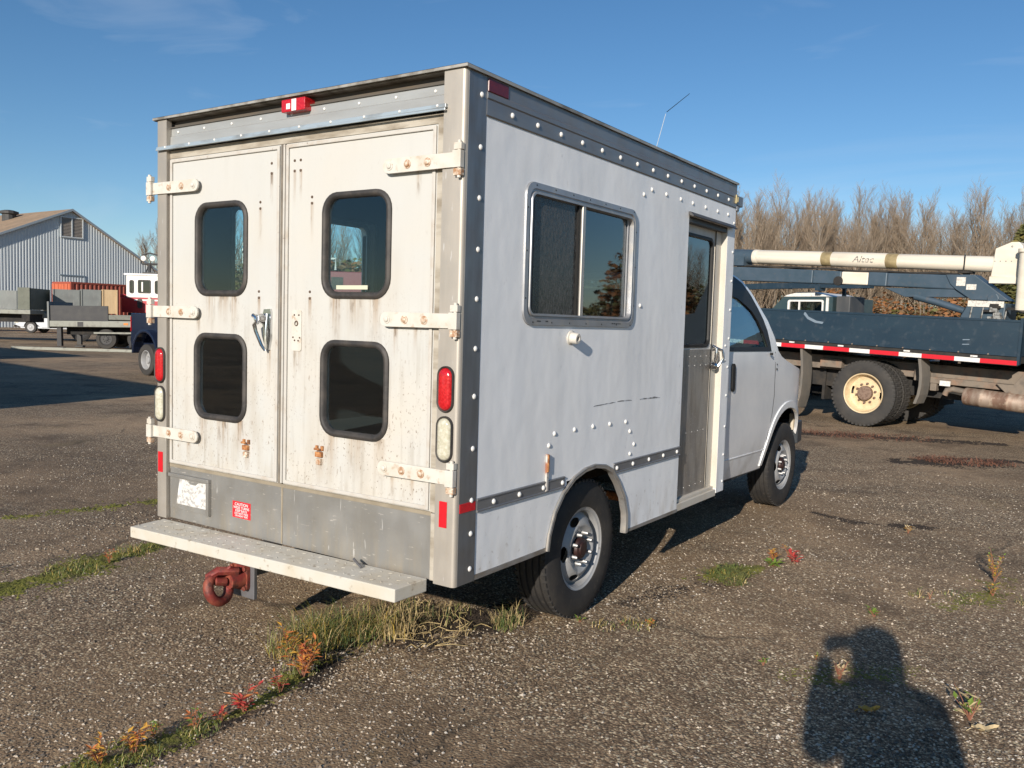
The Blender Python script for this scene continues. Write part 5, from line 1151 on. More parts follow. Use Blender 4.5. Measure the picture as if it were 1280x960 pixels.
for x in (-.3, 2.1):
    for y, s in ((.2, -1), (1.7, 1)): truck_wheel(t2, x, y, .545, s, .9)
for o in (tt, tr): bpy.data.objects.remove(o)
# ------------------------------------------------------------------ left background
m_olive = mat('olive_grey_paint', (.115, .125, .095), .65, 0, layers=(dict(col=(.17, .175, .14), scale=2.5, lo=.4, hi=.7, fac=.6), dict(col=(.07, .065, .055), scale=9, lo=.55, hi=.75, fac=.6)))
m_greyp = mat('grey_board', (.20, .215, .205), .7, 0, layers=(dict(col=(.15, .155, .15), scale=2, lo=.4, hi=.7, fac=.7), dict(col=(.28, .28, .26), scale=8, lo=.55, hi=.7, fac=.5, st=(1, 1, .3))))
m_darkp = mat('dark_panel', (.040, .040, .042), .65, 0, layers=(dict(col=(.07, .068, .062), scale=4, lo=.4, hi=.7, fac=.6),))
m_ply = mat('plywood', (.55, .40, .23), .7, 0, layers=(dict(col=(.42, .29, .16), scale=3, lo=.4, hi=.7, fac=.6, st=(4, 4, .5)),))
m_railp = mat('trailer_rail', (.26, .265, .225), .6, .1, layers=(dict(col=(.14, .13, .11), scale=6, lo=.5, hi=.7, fac=.6),))
m_contr = mat('container_paint', (.34, .075, .045), .6, 0, layers=(dict(col=(.24, .055, .035), scale=2, lo=.4, hi=.7, fac=.7), dict(col=(.42, .20, .13), scale=9, lo=.6, hi=.75, fac=.6)))
m_conte = mat('container_end_paint', (.52, .13, .06), .55, 0, layers=(dict(col=(.40, .10, .05), scale=3, lo=.45, hi=.7, fac=.7),))
m_clad = mat('shed_cladding', (.58, .62, .63), .6, .0, layers=(dict(col=(.48, .53, .56), scale=.5, lo=.4, hi=.7, fac=.6, st=(1, 1.5, .4)), dict(col=(.66, .69, .70), scale=2.5, lo=.55, hi=.75, fac=.4, st=(1, 3, .2))))
m_shroof = mat('shed_roof', (.34, .235, .15), .85, 0, layers=(dict(col=(.22, .165, .11), scale=.8, lo=.4, hi=.65, fac=.7), dict(col=(.40, .29, .19), scale=4, lo=.5, hi=.7, fac=.6)))
m_louv = mat('louvre_wood', (.30, .26, .22), .7)
m_navyp = mat('pickup_paint', (.012, .018, .040), .25, .1, coat=.6, layers=(dict(col=(.02, .028, .05), scale=3, lo=.4, hi=.7, fac=.6),))
m_silver = mat('silver_paint', (.55, .57, .60), .25, .3, coat=.4)
m_whitep = mat('white_car_paint', (.75, .76, .77), .3, 0, coat=.4)
m_fire = mat('fire_red', (.42, .012, .028), .35, 0, coat=.4, layers=(dict(col=(.32, .012, .02), scale=3, lo=.4, hi=.7, fac=.6),))
m_crw = mat('cab_white', (.72, .70, .66), .45)
g_dark = glass_mat('dark_glass', (.10, .12, .13), boost=.05)

# big shed with corrugated gable
FX, RY, RZ, SL, SR = -70.0, 37.5, 9.9, .44, .575
shed = thing('warehouse', 'blue grey corrugated warehouse with a brown roof and louvred gable window', 'warehouse', (FX, RY, 0))
def eave(y): return RZ - (SL*(-y) if y < 0 else SR*y)
g = MB(); y = -16.0; vs = []; pit = .24; hole = (-.95, 1.0, 7.55, 9.35)
while y < 12.5:
    for dy, dx in ((0, .0), (.10, .0), (.125, -.02), (.215, -.02), (.24, 0)):
        vs.append((y+dy, dx))
    y += pit
cols = []
for yy, dx in vs:
    cols.append((yy, dx))
V = []; F = []
for yy, dx in cols:
    zt = eave(yy) if yy > -9 else eave(-9)-.0
    V += [(dx, yy, 0.0), (dx, yy, zt)]
for i in range(len(cols)-1):
    if cols[i+1][0]-cols[i][0] < 1e-6: continue
    F.append((2*i, 2*i+2, 2*i+3, 2*i+1))
g.add(V, F); g.build('gable_wall', m_clad, shed)
g = MB(); g.box((-30, -16, 0), (-.2, -15.8, eave(-9))); g.box((-30, 12.3, 0), (-.2, 12.5, eave(12.4)-.1)); g.build('side_wall', m_clad, shed)
g = MB()
def roofq(ya, za, yb, zb): g.add([(.25, ya, za), (-60, ya, za), (-60, yb, zb), (.25, yb, zb), (.25, ya, za-.16), (-60, ya, za-.16), (-60, yb, zb-.16), (.25, yb, zb-.16)], [(0, 1, 2, 3), (7, 6, 5, 4), (0, 4, 5, 1), (2, 6, 7, 3), (0, 3, 7, 4), (1, 5, 6, 2)])
roofq(0, RZ+.12, -17, RZ+.12-SL*17); roofq(0, RZ+.12, 13.2, RZ+.12-SR*13.2); g.build('shed_roof', m_shroof, shed)
g = MB()
for (ya, yb) in ((0, -17), (0, 13.2)):
    za, zb = RZ+.0, RZ-(SL*17 if yb < 0 else SR*13.2)
    g.add([(.26, ya, za-.05), (.26, yb, zb-.05), (.26, yb, zb+.14), (.26, ya, za+.14), (.31, ya, za-.05), (.31, yb, zb-.05), (.31, yb, zb+.14), (.31, ya, za+.14)], [(0, 1, 2, 3), (7, 6, 5, 4), (0, 4, 5, 1), (3, 2, 6, 7)])
g.build('barge_board', mat('barge_metal', (.30, .35, .39), .5), shed)
g = MB(); g.box((.02, -.95, 7.6), (.10, 1.05, 7.7)); g.box((.02, -.95, 9.25), (.10, 1.05, 9.35)); g.box((.02, -.95, 7.7), (.10, -.85, 9.25)); g.box((.02, .95, 7.7), (.10, 1.05, 9.25)); g.box((.02, .0, 7.7), (.10, .1, 9.25)); wf = g.build('gable_window', m_clad, shed)
for (ya, yb) in ((-.85, 0), (.1, .95)):
    g = MB()
    for z in [7.72+.12*i for i in range(13)]: g.add([(.02, ya, z), (.02, yb, z), (.08, yb, z-.02), (.08, ya, z-.02), (.02, ya, z+.10), (.02, yb, z+.10)], [(0, 1, 2, 3), (3, 2, 5, 4), (0, 3, 4), (1, 5, 2)])
    g.build('louvre_panel', m_louv, wf)
g = MB(); g.lathe([(.55, 0), (.55, .7), (.75, .75), (.75, .95), (.4, 1.05), (0, 1.1)], 12, Matrix.Translation((-7, -1.6, RZ-.9))); g.build('roof_vent', m_darkp, shed)
g = MB(); g.box((.005, -1.0, 4.4), (.05, 1.2, 4.5)); g.box((.005, 1.15, .5), (.05, 1.2, 4.4)); g.build('wall_seam', mat('seam_metal', (.20, .26, .31), .6), shed)

# red shipping container on a chassis
ct = thing('shipping_container', 'rust red corrugated shipping container standing in front of the warehouse', 'container', (-57.0, 30.2, .95))
cl, cw, chh = 8.2, 2.44, 2.55
g = MB(); prof = []; y = 0.12
while y < cl-.2: prof += [(y, 0), (y+.10, 0), (y+.16, -.05), (y+.26, -.05), (y+.32, 0)]; y += .32
V = []; F = []
for (yy, dx) in prof: V += [(dx, yy, .15), (dx, yy, chh-.12)]
for i in range(len(prof)-1): F.append((2*i, 2*i+2, 2*i+3, 2*i+1))
g.add(V, F); g.add([(-cw-x, yy, z) for x, yy, z in V], F); g.box((-cw, 0, chh-.119), (.01, cl, chh)); g.box((-cw, 0, 0), (.01, cl, .149)); g.box((-.1, .0, .15), (.012, .119, chh-.12)); g.box((-.1, cl-.2, .15), (.012, cl, chh-.12)); g.box((-cw, cl-.06, .15), (-.1, cl-.01, chh-.12))
g.build('container_walls', m_contr, ct)
g = MB(); g.box((-cw, -.02, .15), (-1.23, .05, chh-.13)); g.box((-1.21, -.02, .15), (-.1, .05, chh-.13)); g.build('end_doors', m_conte, ct)
g = MB()
for x in (-2.1, -1.6, -.85, -.4): g.tube([(x, -.05, .15), (x, -.05, chh-.15)], .03, 6)
g.build('locking_bars', m_conte, ct)
cc = thing('container_chassis', 'dark trailer chassis under the red container', 'trailer', (-57.0, 30.2, 0))
g = MB(); g.box((-2.0, .1, .7), (-1.7, 8.1, .94)); g.box((-.7, .1, .7), (-.4, 8.1, .94)); g.box((-2.3, .1, .8), (-.1, .4, .945)); g.build('chassis_beam', m_darkp, cc)
for yy in (5.5, 6.8):
    for x in (-2.1, -.3):
        g = MB(); g.lathe([(.25, -.15), (.5, -.12), (.5, .12), (.25, .15)], 20, frame_M((x, yy, .5), (1, 0, 0))); g.build('road_wheel', m_tyre_far, cc)

def wheel_pair(par, x, y, r, wd, rimmat, hub=None, dish=.0, n=28, sgn=-1):
    """one wheel: tyre with a rim child, axis along local y, visible face at -y"""
    g = MB(); h = wd/2
    g.lathe([(r*.60, -h*.8), (r*.66, -h), (r*.85, -h*1.02), (r*.95, -h*.9), (r, -h*.7), (r, h*.7), (r*.95, h*.9), (r*.66, h), (r*.6, h*.8)], n, frame_M((x, y, r-.01), (0, sgn, 0)), cap=False)
    o = g.build('road_wheel', m_tyre_far, par, smooth=40)
    g = MB(); F = frame_M((x, y, r-.01), (0, sgn, 0))
    g.lathe([(r*.62, h*.86), (r*.58, h*.92), (r*.55, h*.8), (r*.50, h*.8-dish), (r*.40, h*.8-dish*1.1), (r*.22, h*.8-dish), (r*.20, h*.95-dish*.6), (r*.12, h*1.0-dish*.6), (0, h*1.0-dish*.6)], n, F, cap=False)
    for k in range(8):
        a = 2*math.pi*k/8; g.lathe([(r*.04, 0), (r*.04, .03), (0, .03)], 6, F @ Matrix.Translation((r*.31*math.cos(a), r*.31*math.sin(a), h*.8-dish*1.05)), 0, cap=False)
    g.build('rim', rimmat, o, smooth=40); return o
sidey = lambda y0: (lambda u, v, w: (u, y0+w, v))

# navy dually pickup whose tail shows left of the van (local x = along the truck, tail at 0; y = away)
pk = thing('pickup_truck', 'dark navy pickup with double rear wheels parked behind the van', 'pickup', (-18.11, 9.94, 0), R(-6))
g = MB(); wx = 1.05
arch = [(wx+.56*math.cos(R(a)), .50+.55*math.sin(R(a))) for a in range(178, 0, -16)]
body = [(0, .78), (.05, .62), (wx-.57, .60)] + arch + [(wx+.57, .58), (4.9, .55), (4.95, 1.15), (4.7, 1.25), (3.9, 1.32), (3.2, 1.95), (1.95, 2.0), (1.85, 1.50), (.02, 1.51), (0, 1.45)]
for y in (.10, 1.85): g.plate(body, [[(2.05, 1.4), (3.6, 1.35), (3.15, 1.85), (2.05, 1.88)]], .05, sidey(y))
g.box((0, .151, .75), (.05, 1.849, 1.48)); g.box((.05, .151, .7), (4.85, 1.849, .78)); g.box((1.85, .151, .8), (1.9, 1.849, 1.95)); g.box((1.95, .151, 1.95), (3.2, 1.849, 2.0)); g.box((3.8, .151, .8), (4.9, 1.849, 1.27))
g.build('pickup_body', m_navyp, pk, bevel=.02)
g = MB(); a2 = [(wx+.62*math.cos(R(a)), .5+.62*math.sin(R(a))) for a in range(176, 0, -16)]
g.plate([(wx-.62, .52)] + a2 + [(wx+.62, .52)] + [(u, v) for u, v in reversed(arch)], (), .22, sidey(-.10)); g.build('rear_fender', m_navyp, pk, bevel=.05)
g = MB(); g.box((-.10, .1, .62), (-.01, 1.9, .80)); g.build('rear_bumper', m_darkp, pk, bevel=.02)
g = MB(); g.box((-.012, .10, 1.05), (.06, .145, 1.42)); tl = g.build('tail_light', m_red_lens, pk); 
g = MB(); g.box((2.05, .12, 1.36), (3.6, .125, 1.88)); g.build('side_glass', g_dark, pk)
wheel_pair(pk, wx, .05, .385, .22, m_rim, dish=.10); wheel_pair(pk, wx, 1.9, .385, .22, m_rim, dish=.1, sgn=1); wheel_pair(pk, 4.1, .2, .385, .24, m_rim); wheel_pair(pk, 4.1, 1.8, .385, .24, m_rim, sgn=1)
g = MB(); g.box((.3, .3, .4), (4.6, 1.7, .69)); g.build('chassis', m_under, pk)

# dark flatbed semi trailer (local x along the trailer, y = away)
ftr = thing('flatbed_trailer', 'grey flatbed trailer with black headboard panel and landing leg', 'trailer', (-31.9, 15.4, 0), R(40), rot=(0, R(-1.0), R(40)))
g = MB(); g.box((-.05, .0, .86), (7.5, .08, 1.10)); g.box((-.05, 2.3, .86), (7.5, 2.38, 1.10)); g.build('side_rail', m_railp, ftr, bevel=.02)
g = MB(); g.box((-.05, .081, .95), (7.5, 2.299, 1.08)); g.box((.4, .5, .55), (7.4, .7, .949)); g.box((.4, 1.7, .55), (7.4, 1.9, .949)); g.build('deck', m_under, ftr)
g = MB(); g.box((-.12, -.01, .8), (-.055, 2.39, 1.85)); g.build('end_post', m_greyp, ftr)
g = MB(); g.box((-.05, .05, 1.105), (2.15, .12, 1.70)); g.build('black_panel', m_darkp, ftr, bevel=.01)
g = MB(); g.box((.18, .1, .10), (.34, .3, .86)); g.box((.12, .05, .0), (.42, .35, .06)); g.box((.18, 2.1, .10), (.34, 2.28, .86)); g.box((.12, 2.05, 0), (.42, 2.34, .06)); g.build('landing_leg', m_darkp, ftr)
g = MB(); g.box((1.0, -.004, .88), (1.22, -.0005, 1.06)); g.build('lashing_ring', m_darkp, ftr)
g = MB(); g.box((2.75, -.005, .95), (2.92, -.0005, 1.03)); g.build('side_marker', mat('amber_lens', (.70, .22, .04), .3), ftr)
g = MB(); g.box((1.6, .02, .60), (3.6, .08, .66)); g.build('side_guard', m_railp, ftr)
for xx in (2.0, 3.2, 4.4): wheel_pair(ftr, xx, .35, .40, .3, m_darkp); wheel_pair(ftr, xx, 2.0, .40, .3, m_darkp, sgn=1)
# loads lying on it
q = thing('tarp_bundle', 'black folded tarpaulin heaped behind the black trailer panel', 'tarpaulin', ftr.matrix_world @ Vector((0, 0, 0)))
bpy.context.view_layer.update()
q.location = ftr.matrix_world @ Vector((.45, 1.2, 1.08)); q.rotation_euler = (0, 0, R(40))
g = MB(); nx, ny = 14, 8
V = [(-.5+2.0*i/nx, -.6+1.2*j/ny, (.62*math.exp(-((i-3.5)/4)**2)+.12*noise.noise(Vector((i*.6, j*.6, 2))))*math.sin(math.pi*(j+.5)/(ny+1))*(.2+.8*math.sin(math.pi*(i+.3)/(nx+.6)))) for j in range(ny+1) for i in range(nx+1)]
g.add(V, [(j*(nx+1)+i, j*(nx+1)+i+1, (j+1)*(nx+1)+i+1, (j+1)*(nx+1)+i) for j in range(ny) for i in range(nx)]); g.build('tarpaulin', m_rubber, q, smooth=60)
# grey crates farther back
gt = thing('low_trailer', 'low grey trailer standing behind the black panelled flatbed', 'trailer', (-39.9, 19.8, 0), R(62))
g = MB(); g.box((-.5, 0, 1.1), (5.6, 2.3, 1.35)); g.build('deck', m_railp, gt, bevel=.02)
for xx in (1.2, 3.2): wheel_pair(gt, xx, .3, .45, .3, m_darkp); wheel_pair(gt, xx, 2.0, .45, .3, m_darkp, sgn=1)
g = MB(); g.box((1.0, .5, .7), (5.0, 1.8, 1.09)); g.build('frame', m_under, gt)
bpy.context.view_layer.update()
for i, (xa, xb, mm, h, lab) in enumerate(((-.05, 1.15, m_greyp, 1.18, 'grey sided crate next to the tarpaulin on the low trailer'), (1.18, 2.1, m_greyp, 1.22, 'grey crate in the middle of the low trailer load'), (2.13, 2.85, m_ply, 1.25, 'tan plywood crate at the end of the grey crates'))):
    c_ = thing('crate', lab, 'crate', gt.matrix_world @ Vector(((xa+xb)/2, 1.0, 1.352)), R(62), 'crates on the low trailer')
    L2 = (xb-xa)/2
    g = MB(); g.box((-L2, -.9, .05), (L2, .9, h)); g.build('crate_body', mm, c_, bevel=.01)
    g = MB()
    for s in (-L2+.04, L2-.04): g.box((s-.03, -.93, .0), (s+.03, -.902, h))
    g.build('corner_batten', mm, c_)
# olive drop side trailer at the left edge
ot = thing('military_trailer', 'olive drop side trailer standing above the silver pickup', 'trailer', (-41.2, 16.2, 0), R(42))
g = MB(); g.box((-5.2, 0, 1.28), (3.0, 2.4, 1.48)); g.build('deck', m_railp, ot, bevel=.02)
for xa, xb in ((-1.6, -.02), (0, 1.42), (1.45, 2.42)):
    g = MB(); g.box((xa, .0, 1.49), (xb, .06, 2.36)); g.build('drop_side', m_greyp, ot, bevel=.01)
g = MB(); g.box((2.45, .0, 1.49), (2.98, .08, 2.52)); g.box((2.94, .081, 1.49), (3.0, 2.4, 2.5)); g.build('end_board', m_olive, ot, bevel=.01)
g = MB(); g.box((2.6, .06, .95), (2.95, .4, 1.279)); g.box((-1.4, .5, .9), (2.9, 1.9, 1.279)); g.box((-1.6, .1, .95), (-1.3, .4, 1.279)); g.build('frame', m_under, ot)
for x in (-4.2, -3.1): wheel_pair(ot, x, .35, .48, .3, m_darkp); wheel_pair(ot, x, 2.0, .48, .3, m_darkp, sgn=1)

# silver pickup and white car far behind
def small_car(name, label, cat, loc, rz, mbody, pick, L=5.3):
    o = thing(name, label, cat, loc, rz)
    ar = lambda cx: [(cx+.44*math.cos(R(a)), .36+.44*math.sin(R(a))) for a in range(176, 0, -22)]
    up = [(L, .55), (L, 1.0), (L-.1, 1.05)]
    if pick: up += [(2.6, 1.08), (2.55, 1.70), (2.3, 1.80), (1.75, 1.78), (1.35, 1.12), (.25, 1.02), (.05, .9), (0, .5)]
    else: up += [(L-.5, 1.1), (3.9, 1.42), (2.0, 1.45), (1.3, 1.0), (.2, .82), (0, .7), (0, .4)]
    body = [(.35, .38)] + ar(.95) + [(1.6, .36), (L-1.7, .36)] + ar(L-1.2) + [(L-.5, .38)] + up
    g = MB()
    for y in (0, 1.75): g.plate(body, (), .06, sidey(y))
    for (xa, za), (xb, zb) in zip(up, up[1:]): g.add([(xa, .061, za), (xa, 1.749, za), (xb, 1.749, zb), (xb, .061, zb)], [(0, 1, 2, 3)])
    g.box((.3, .061, .3), (L-.3, 1.749, .42)); g.build('car_body', mbody, o)
    g = MB(); g.plate([(1.55, 1.1), (2.48, 1.12), (2.42, 1.62), (1.82, 1.66)] if pick else [(1.55, 1.02), (3.8, 1.1), (3.6, 1.34), (2.1, 1.36)], (), .01, sidey(-.012)); g.build('side_window', g_dark, o)
    g = MB(); g.box((-.06, .25, .45), (0.02, 1.55, .86)); g.build('grille', m_darkp, o); 
    g = MB(); g.box((-.05, -.01, .62), (.18, .24, .84)); g.box((-.05, 1.56, .62), (.18, 1.82, .84)); g.build('headlight', m_clear_lens, o)
    g = MB(); g.box((-.14, .0, .36), (-.061, 1.8, .5)); g.build('bumper', m_chrome, o, bevel=.02)
    for x in (.95, L-1.2):
        for y, s in ((.06, -1), (1.75, 1)): wheel_pair(o, x, y, .37, .22, m_rim, sgn=s)
    return o
small_car('silver_pickup', 'silver pickup facing left under the olive trailer', 'pickup', (-54.9, 25.4, 0), R(38), m_silver, True)
small_car('white_car', 'white car nose at the far left edge behind the olive trailer', 'car', (-61.4, 22.4, 0), R(38), m_whitep, False, 4.4)

# fire crane: white cab on a red body with a lamp winch on top
fc = thing('fire_crane', 'white and red crane cab with twin lamps on its roof', 'crane', (-39.9, 23.6, 0), R(34))
g = MB(); g.box((.0, .0, 2.28), (2.6, 2.0, 3.50)); g.build('crane_cab', m_crw, fc, bevel=.04)
g = MB(); g.box((-.1, -.06, 3.44), (2.7, 2.06, 3.54)); g.build('cab_roof', m_crw, fc, bevel=.02)
for u0, u1, v0, v1, r in ((.18, .42, 2.5, 3.20, .1), (.62, 1.30, 2.52, 3.22, .08), (1.5, 1.75, 2.5, 3.2, .1)):
    g = MB(); g.plate(rrect(u0, v0, u1, v1, r), [rrect(u0+.05, v0+.05, u1-.05, v1-.05, r*.6)], .03, sidey(-.025)); wf = g.build('window_frame', m_rubber, fc)
    g = MB(); g.plate(rrect(u0+.03, v0+.03, u1-.03, v1-.03, r*.7), (), .01, sidey(-.011)); g.build('window_pane', g_dark, wf)
g = MB(); g.box((.82, -.04, 2.6), (.90, -.026, 3.1)); g.build('grab_handle', m_crw, fc)
g = MB(); g.box((-.25, -.05, 1.5), (2.7, 2.05, 2.279)); g.box((-.3, -.02, 2.28), (-.005, .5, 2.45)); g.build('red_body', m_fire, fc, bevel=.03)
g = MB(); g.box((.45, -.058, 2.12), (2.7, -.0505, 2.20)); g.build('white_stripe', m_crw, fc)
g = MB(); g.plate(rrect(.62, 1.72, .88, 2.24, .12), (), .02, sidey(-.08)); g.build('oval_port', m_rubber, fc)
g = MB(); g.box((.0, .2, .75), (6.5, 1.9, 1.49)); g.build('carrier', m_darkp, fc)
for x in (.8, 2.1, 5.4): wheel_pair(fc, x, .2, .5, .3, m_darkp); wheel_pair(fc, x, 1.9, .5, .3, m_darkp, sgn=1)
g = MB()
for x in (.98, 1.45): g.lathe([(.02, 0), (.11, .06), (.14, .12), (.11, .14), (.0, .13)], 14, frame_M((x, -.05, 4.32), (0, -1, 0)), 1)
g.tube([(.75, .1, 4.05), (.8, .1, 4.5), (1.2, .1, 4.62), (1.7, .1, 4.5), (1.75, .1, 4.05)], .04, 8); g.tube([(1.2, .1, 3.54), (1.2, .1, 4.1)], .08, 8); g.tube([(.8, .1, 4.05), (1.7, .1, 4.05)], .05, 8); g.box((.85, 0, 3.54), (1.6, .4, 3.62)); g.tube([(1.0, .1, 3.62), (1.15, .1, 4.0)], .03, 6); g.tube([(1.45, .1, 3.62), (1.25, .1, 4.0)], .03, 6)
g.build('lamp_mast', [m_darkp, m_crw], fc, smooth=40)

# maroon service truck standing beyond the left windows of the van
rt = thing('red_service_truck', 'maroon truck body with louvres seen through the rear windows', 'truck', (-17.9, 13.65, 0), math.atan2(.556, .83))
m_mar = mat('maroon_paint', (.20, .016, .030), .4, 0, coat=.3)
g = MB(); g.box((.0, 0, .8), (3.25, 2.3, 2.86)); g.build('truck_body', m_mar, rt, bevel=.02)
g = MB(); g.box((2.28, -.012, 2.35), (2.62, -.001, 2.7)); 
g.build('louvre_grille', m_rubber, rt)
g = MB(); g.box((3.26, .1, .8), (4.9, 2.2, 2.8)); g.build('dark_cab', m_darkp, rt, bevel=.05)
g = MB(); g.box((-.3, .1, 3.0), (.42, 2.0, 3.32)); g.box((-.3, .05, 3.36), (.45, 2.1, 3.45)); g.box((-.3, .1, 3.5), (.4, 2.0, 3.62)); g.box((.0, .4, 2.861), (.3, 1.8, 3.0)); g.build('white_roof_load', m_crw, rt, bevel=.03)
g = MB(); g.plate([(.02, 2.1), (.14, 2.1), (.16, 2.6), (.3, 2.6), (.3, 2.75), (.1, 2.75), (.03, 2.65)], (), .004, sidey(-.006)); g.tube([(1.6, .0, 2.86), (1.6, .0, 3.2), (2.4, .0, 3.22), (2.4, 0, 2.9)], .03, 6); g.build('white_pipework', m_crw, rt)
for x in (.7, 4.2): wheel_pair(rt, x, .2, .5, .3, m_darkp); wheel_pair(rt, x, 2.1, .5, .3, m_darkp, sgn=1)
g = MB(); g.box((.1, .5, .5), (4.8, 1.8, .79)); g.build('frame', m_under, rt)

# trailers parked out of view to the left: their long shadows reach into the yard
def unseen_box_trailer(label, loc, rz, L, Wd, z0, z1):
    o = thing('unseen_box_trailer', label, 'trailer', loc, rz)
    g = MB(); g.box((0, 0, z0), (L, Wd, z1)); g.build('unseen_trailer_body', m_greyp, o, bevel=.03)
    g = MB(); g.box((.3, .4, z0-.25), (L-.3, Wd-.4, z0-.01)); g.build('frame', m_under, o)
    for x in (.9, 2.2, L-1.0):
        for y, s in ((.3, -1), (Wd-.3, 1)): wheel_pair(o, x, y, .48, .3, m_darkp, sgn=s)
unseen_box_trailer('unseen tall grey box trailer parked left of the van', (-24.5, -3.2, 0), R(-8), 14.0, 2.5, 1.1, 3.75)
unseen_box_trailer('unseen short grey box trailer parked beyond the tall one', (-33.0, 6.3, 0), R(-5), 8.2, 2.0, .9, 2.1)

bp = thing('steel_beam', 'long pale steel beam lying on the ground in front of the flatbed trailer', 'beam', (-31.4, 14.2, 0), math.atan2(.556, .83))
g = MB(); g.box((-.6, 0, .02), (5.4, .18, .10)); g.box((-.6, -.06, .0), (5.4, .24, .02)); g.build('beam_body', m_railp, bp)
# ------------------------------------------------------------------ trees
m_trunk = mat('poplar_bark', (.22, .185, .145), .9, 0, layers=(dict(col=(.26, .225, .18), scale=3, lo=.4, hi=.7, fac=.7, st=(1, 1, .2)),))
m_twig = mat('bare_twigs', (.215, .16, .11), .9, 0, layers=(dict(col=(.29, .23, .165), scale=.5, lo=.4, hi=.65, fac=.8),))
m_twig2 = mat('pale_twigs', (.31, .25, .185), .9)
LEAFM = {}
def leafmat(nm, c1, c2):
    if nm not in LEAFM:
        M = mat(nm, c1, .75, 0, layers=(dict(col=c2, scale=1.3, lo=.4, hi=.65, fac=.9), dict(col=tuple(x*.6 for x in c1), scale=5, lo=.5, hi=.7, fac=.6)))
        LEAFM[nm] = M
    return LEAFM[nm]
def bare_tree_mesh(seed, H, spread, mtw, lean=.0):
    """trunk and a crown of upswept limbs, branches and twigs"""
    rnd = random.Random(seed)
    tg = MB(); P = [Vector((0, 0, -.2))]; n = 7
    for i in range(1, n+1): P.append(Vector((rnd.uniform(-.1, .1)*i*.5+lean*i/n, rnd.uniform(-.1, .1)*i*.5, H*.93*i/n)))
    tg.tube(P, [.17*H/12*(1-.88*i/n) for i in range(n+1)], 7)
    cg = MB()
    def at(t):
        f = t*n; i = min(int(f), n-1); return P[i].lerp(P[i+1], f-i)
    def branch(p, d, L, r, lvl):
        pts = [p]; q = p; dd = d.copy(); k = 3
        for i in range(k):
            dd = (dd + Vector((rnd.uniform(-.16, .16), rnd.uniform(-.16, .16), .16 if lvl < 3 else .05))).normalized(); q = q + dd*L/k; pts.append(q)
        cg.tube(pts, [r*(1-.75*i/k) for i in range(k+1)], 3 if lvl > 1 else 4, 1 if (lvl > 1 and rnd.random() < .3) else 0, cap=False)
        if lvl < 3:
            nb = (10 if lvl == 1 else 9)
            for j in range(nb):
                t = .18+.8*(j+rnd.random())/nb; f = min(t*k, k-.001); i = int(f); s = pts[i].lerp(pts[i+1], f-i)
                az = rnd.uniform(0, 6.283); side = Vector((math.cos(az), math.sin(az), 0))
                branch(s, (dd*1.0 + side*rnd.uniform(.35, .85)).normalized(), L*rnd.uniform(.32, .55)*(1.15-t*.5), max(r*.42, .0055), lvl+1)
    nl = 34
    for j in range(nl):
        t = .16+.82*j/nl; az = j*2.4+rnd.uniform(-.4, .4); s = at(t)
        up = rnd.uniform(1.8, 4.0)
        L = H*spread*(1.25-t*.85)*rnd.uniform(.7, 1.15)
        branch(s, Vector((math.cos(az), math.sin(az), up)).normalized(), L, .04*(1.2-t)*H/12+.008, 1)
    return tg, cg
def bare_tree(seed, H, spread, label, group, mtw=None):
    o = thing('bare_tree', label, 'tree', (0, 0, 0), 0, group)
    t, c = bare_tree_mesh(seed, H, spread, mtw)
    t.build('trunk', m_trunk, o, smooth=60); c.build('crown', [mtw or m_twig, m_twig2], o); return o
LB_ = 'tall leafless poplar in the grey brown row behind the bucket truck'
protos = [bare_tree(21+i, 12.2+.5*i, .40 if i % 2 else .35, LB_, 'leafless poplars behind the bucket truck') for i in range(5)]
def at_px(px, D):
    """ground spot seen D metres ahead in the column px of the photograph"""
    v = FWD + RGT*((px-640)/1077.4); v.z = 0; p = CAM + v*D; p.z = 0; return p
rnd = random.Random(5)
spots = []
# world positions of the windbreak: two staggered lines
for i in range(60):
    t = i/59
    px = 888+t*258 + rnd.uniform(-9, 9)
    spots.append((px, 69+6*rnd.random()+(0, 7, 14)[i % 3], .9+.12*rnd.random()))
for px, D, s in ((1168, 72, .93), (1180, 76, .98), (1192, 70, .9), (1203, 74, 1.03), (1214, 71, 1.0), (1226, 76, 1.0), (1240, 73, .98), (1254, 77, 1.04), (1266, 72, 1.02), (1282, 78, 1.06), (1296, 74, 1.), (1186, 82, 1.0), (1220, 84, 1.05), (1275, 84, 1.1)): spots.append((px, D, s))
for i in range(26): spots.append((295+i*22+rnd.uniform(-10, 10), 80+8*rnd.random(), .85+.2*rnd.random()))
for i in range(16): spots.append((1320+i*55+rnd.uniform(-15, 15), 66+10*rnd.random(), .9+.2*rnd.random()))
for i, (px, D, s) in enumerate(spots):
    p = at_px(px, D)
    o = protos[i] if i < 5 else copy_tree(protos[i % 5])
    o.location = p; o.rotation_euler[2] = rnd.uniform(0, 6.28); o.scale = (s, s, s*rnd.uniform(.90, .99))
    if px < 870: o['label'] = 'leafless poplar standing far beyond the left side of the van'; o['group'] = 'leafless poplars beyond the van'
    elif px > 1305: o['label'] = 'leafless poplar standing beyond the right edge of the yard'; o['group'] = 'leafless poplars right of the yard'
    elif px > 1160: o['label'] = 'leafless poplar right of the gap in the row, behind the white bucket bracket'; o['group'] = 'leafless poplars right of the gap'
    elif px > 1040: o['label'] = 'leafless poplar behind the white upper boom, left of the gap in the row'; o['group'] = 'leafless poplars left of the gap'
    else: o['label'] = 'leafless poplar next to the upper front corner of the van'; o['group'] = 'leafless poplars beside the van corner'
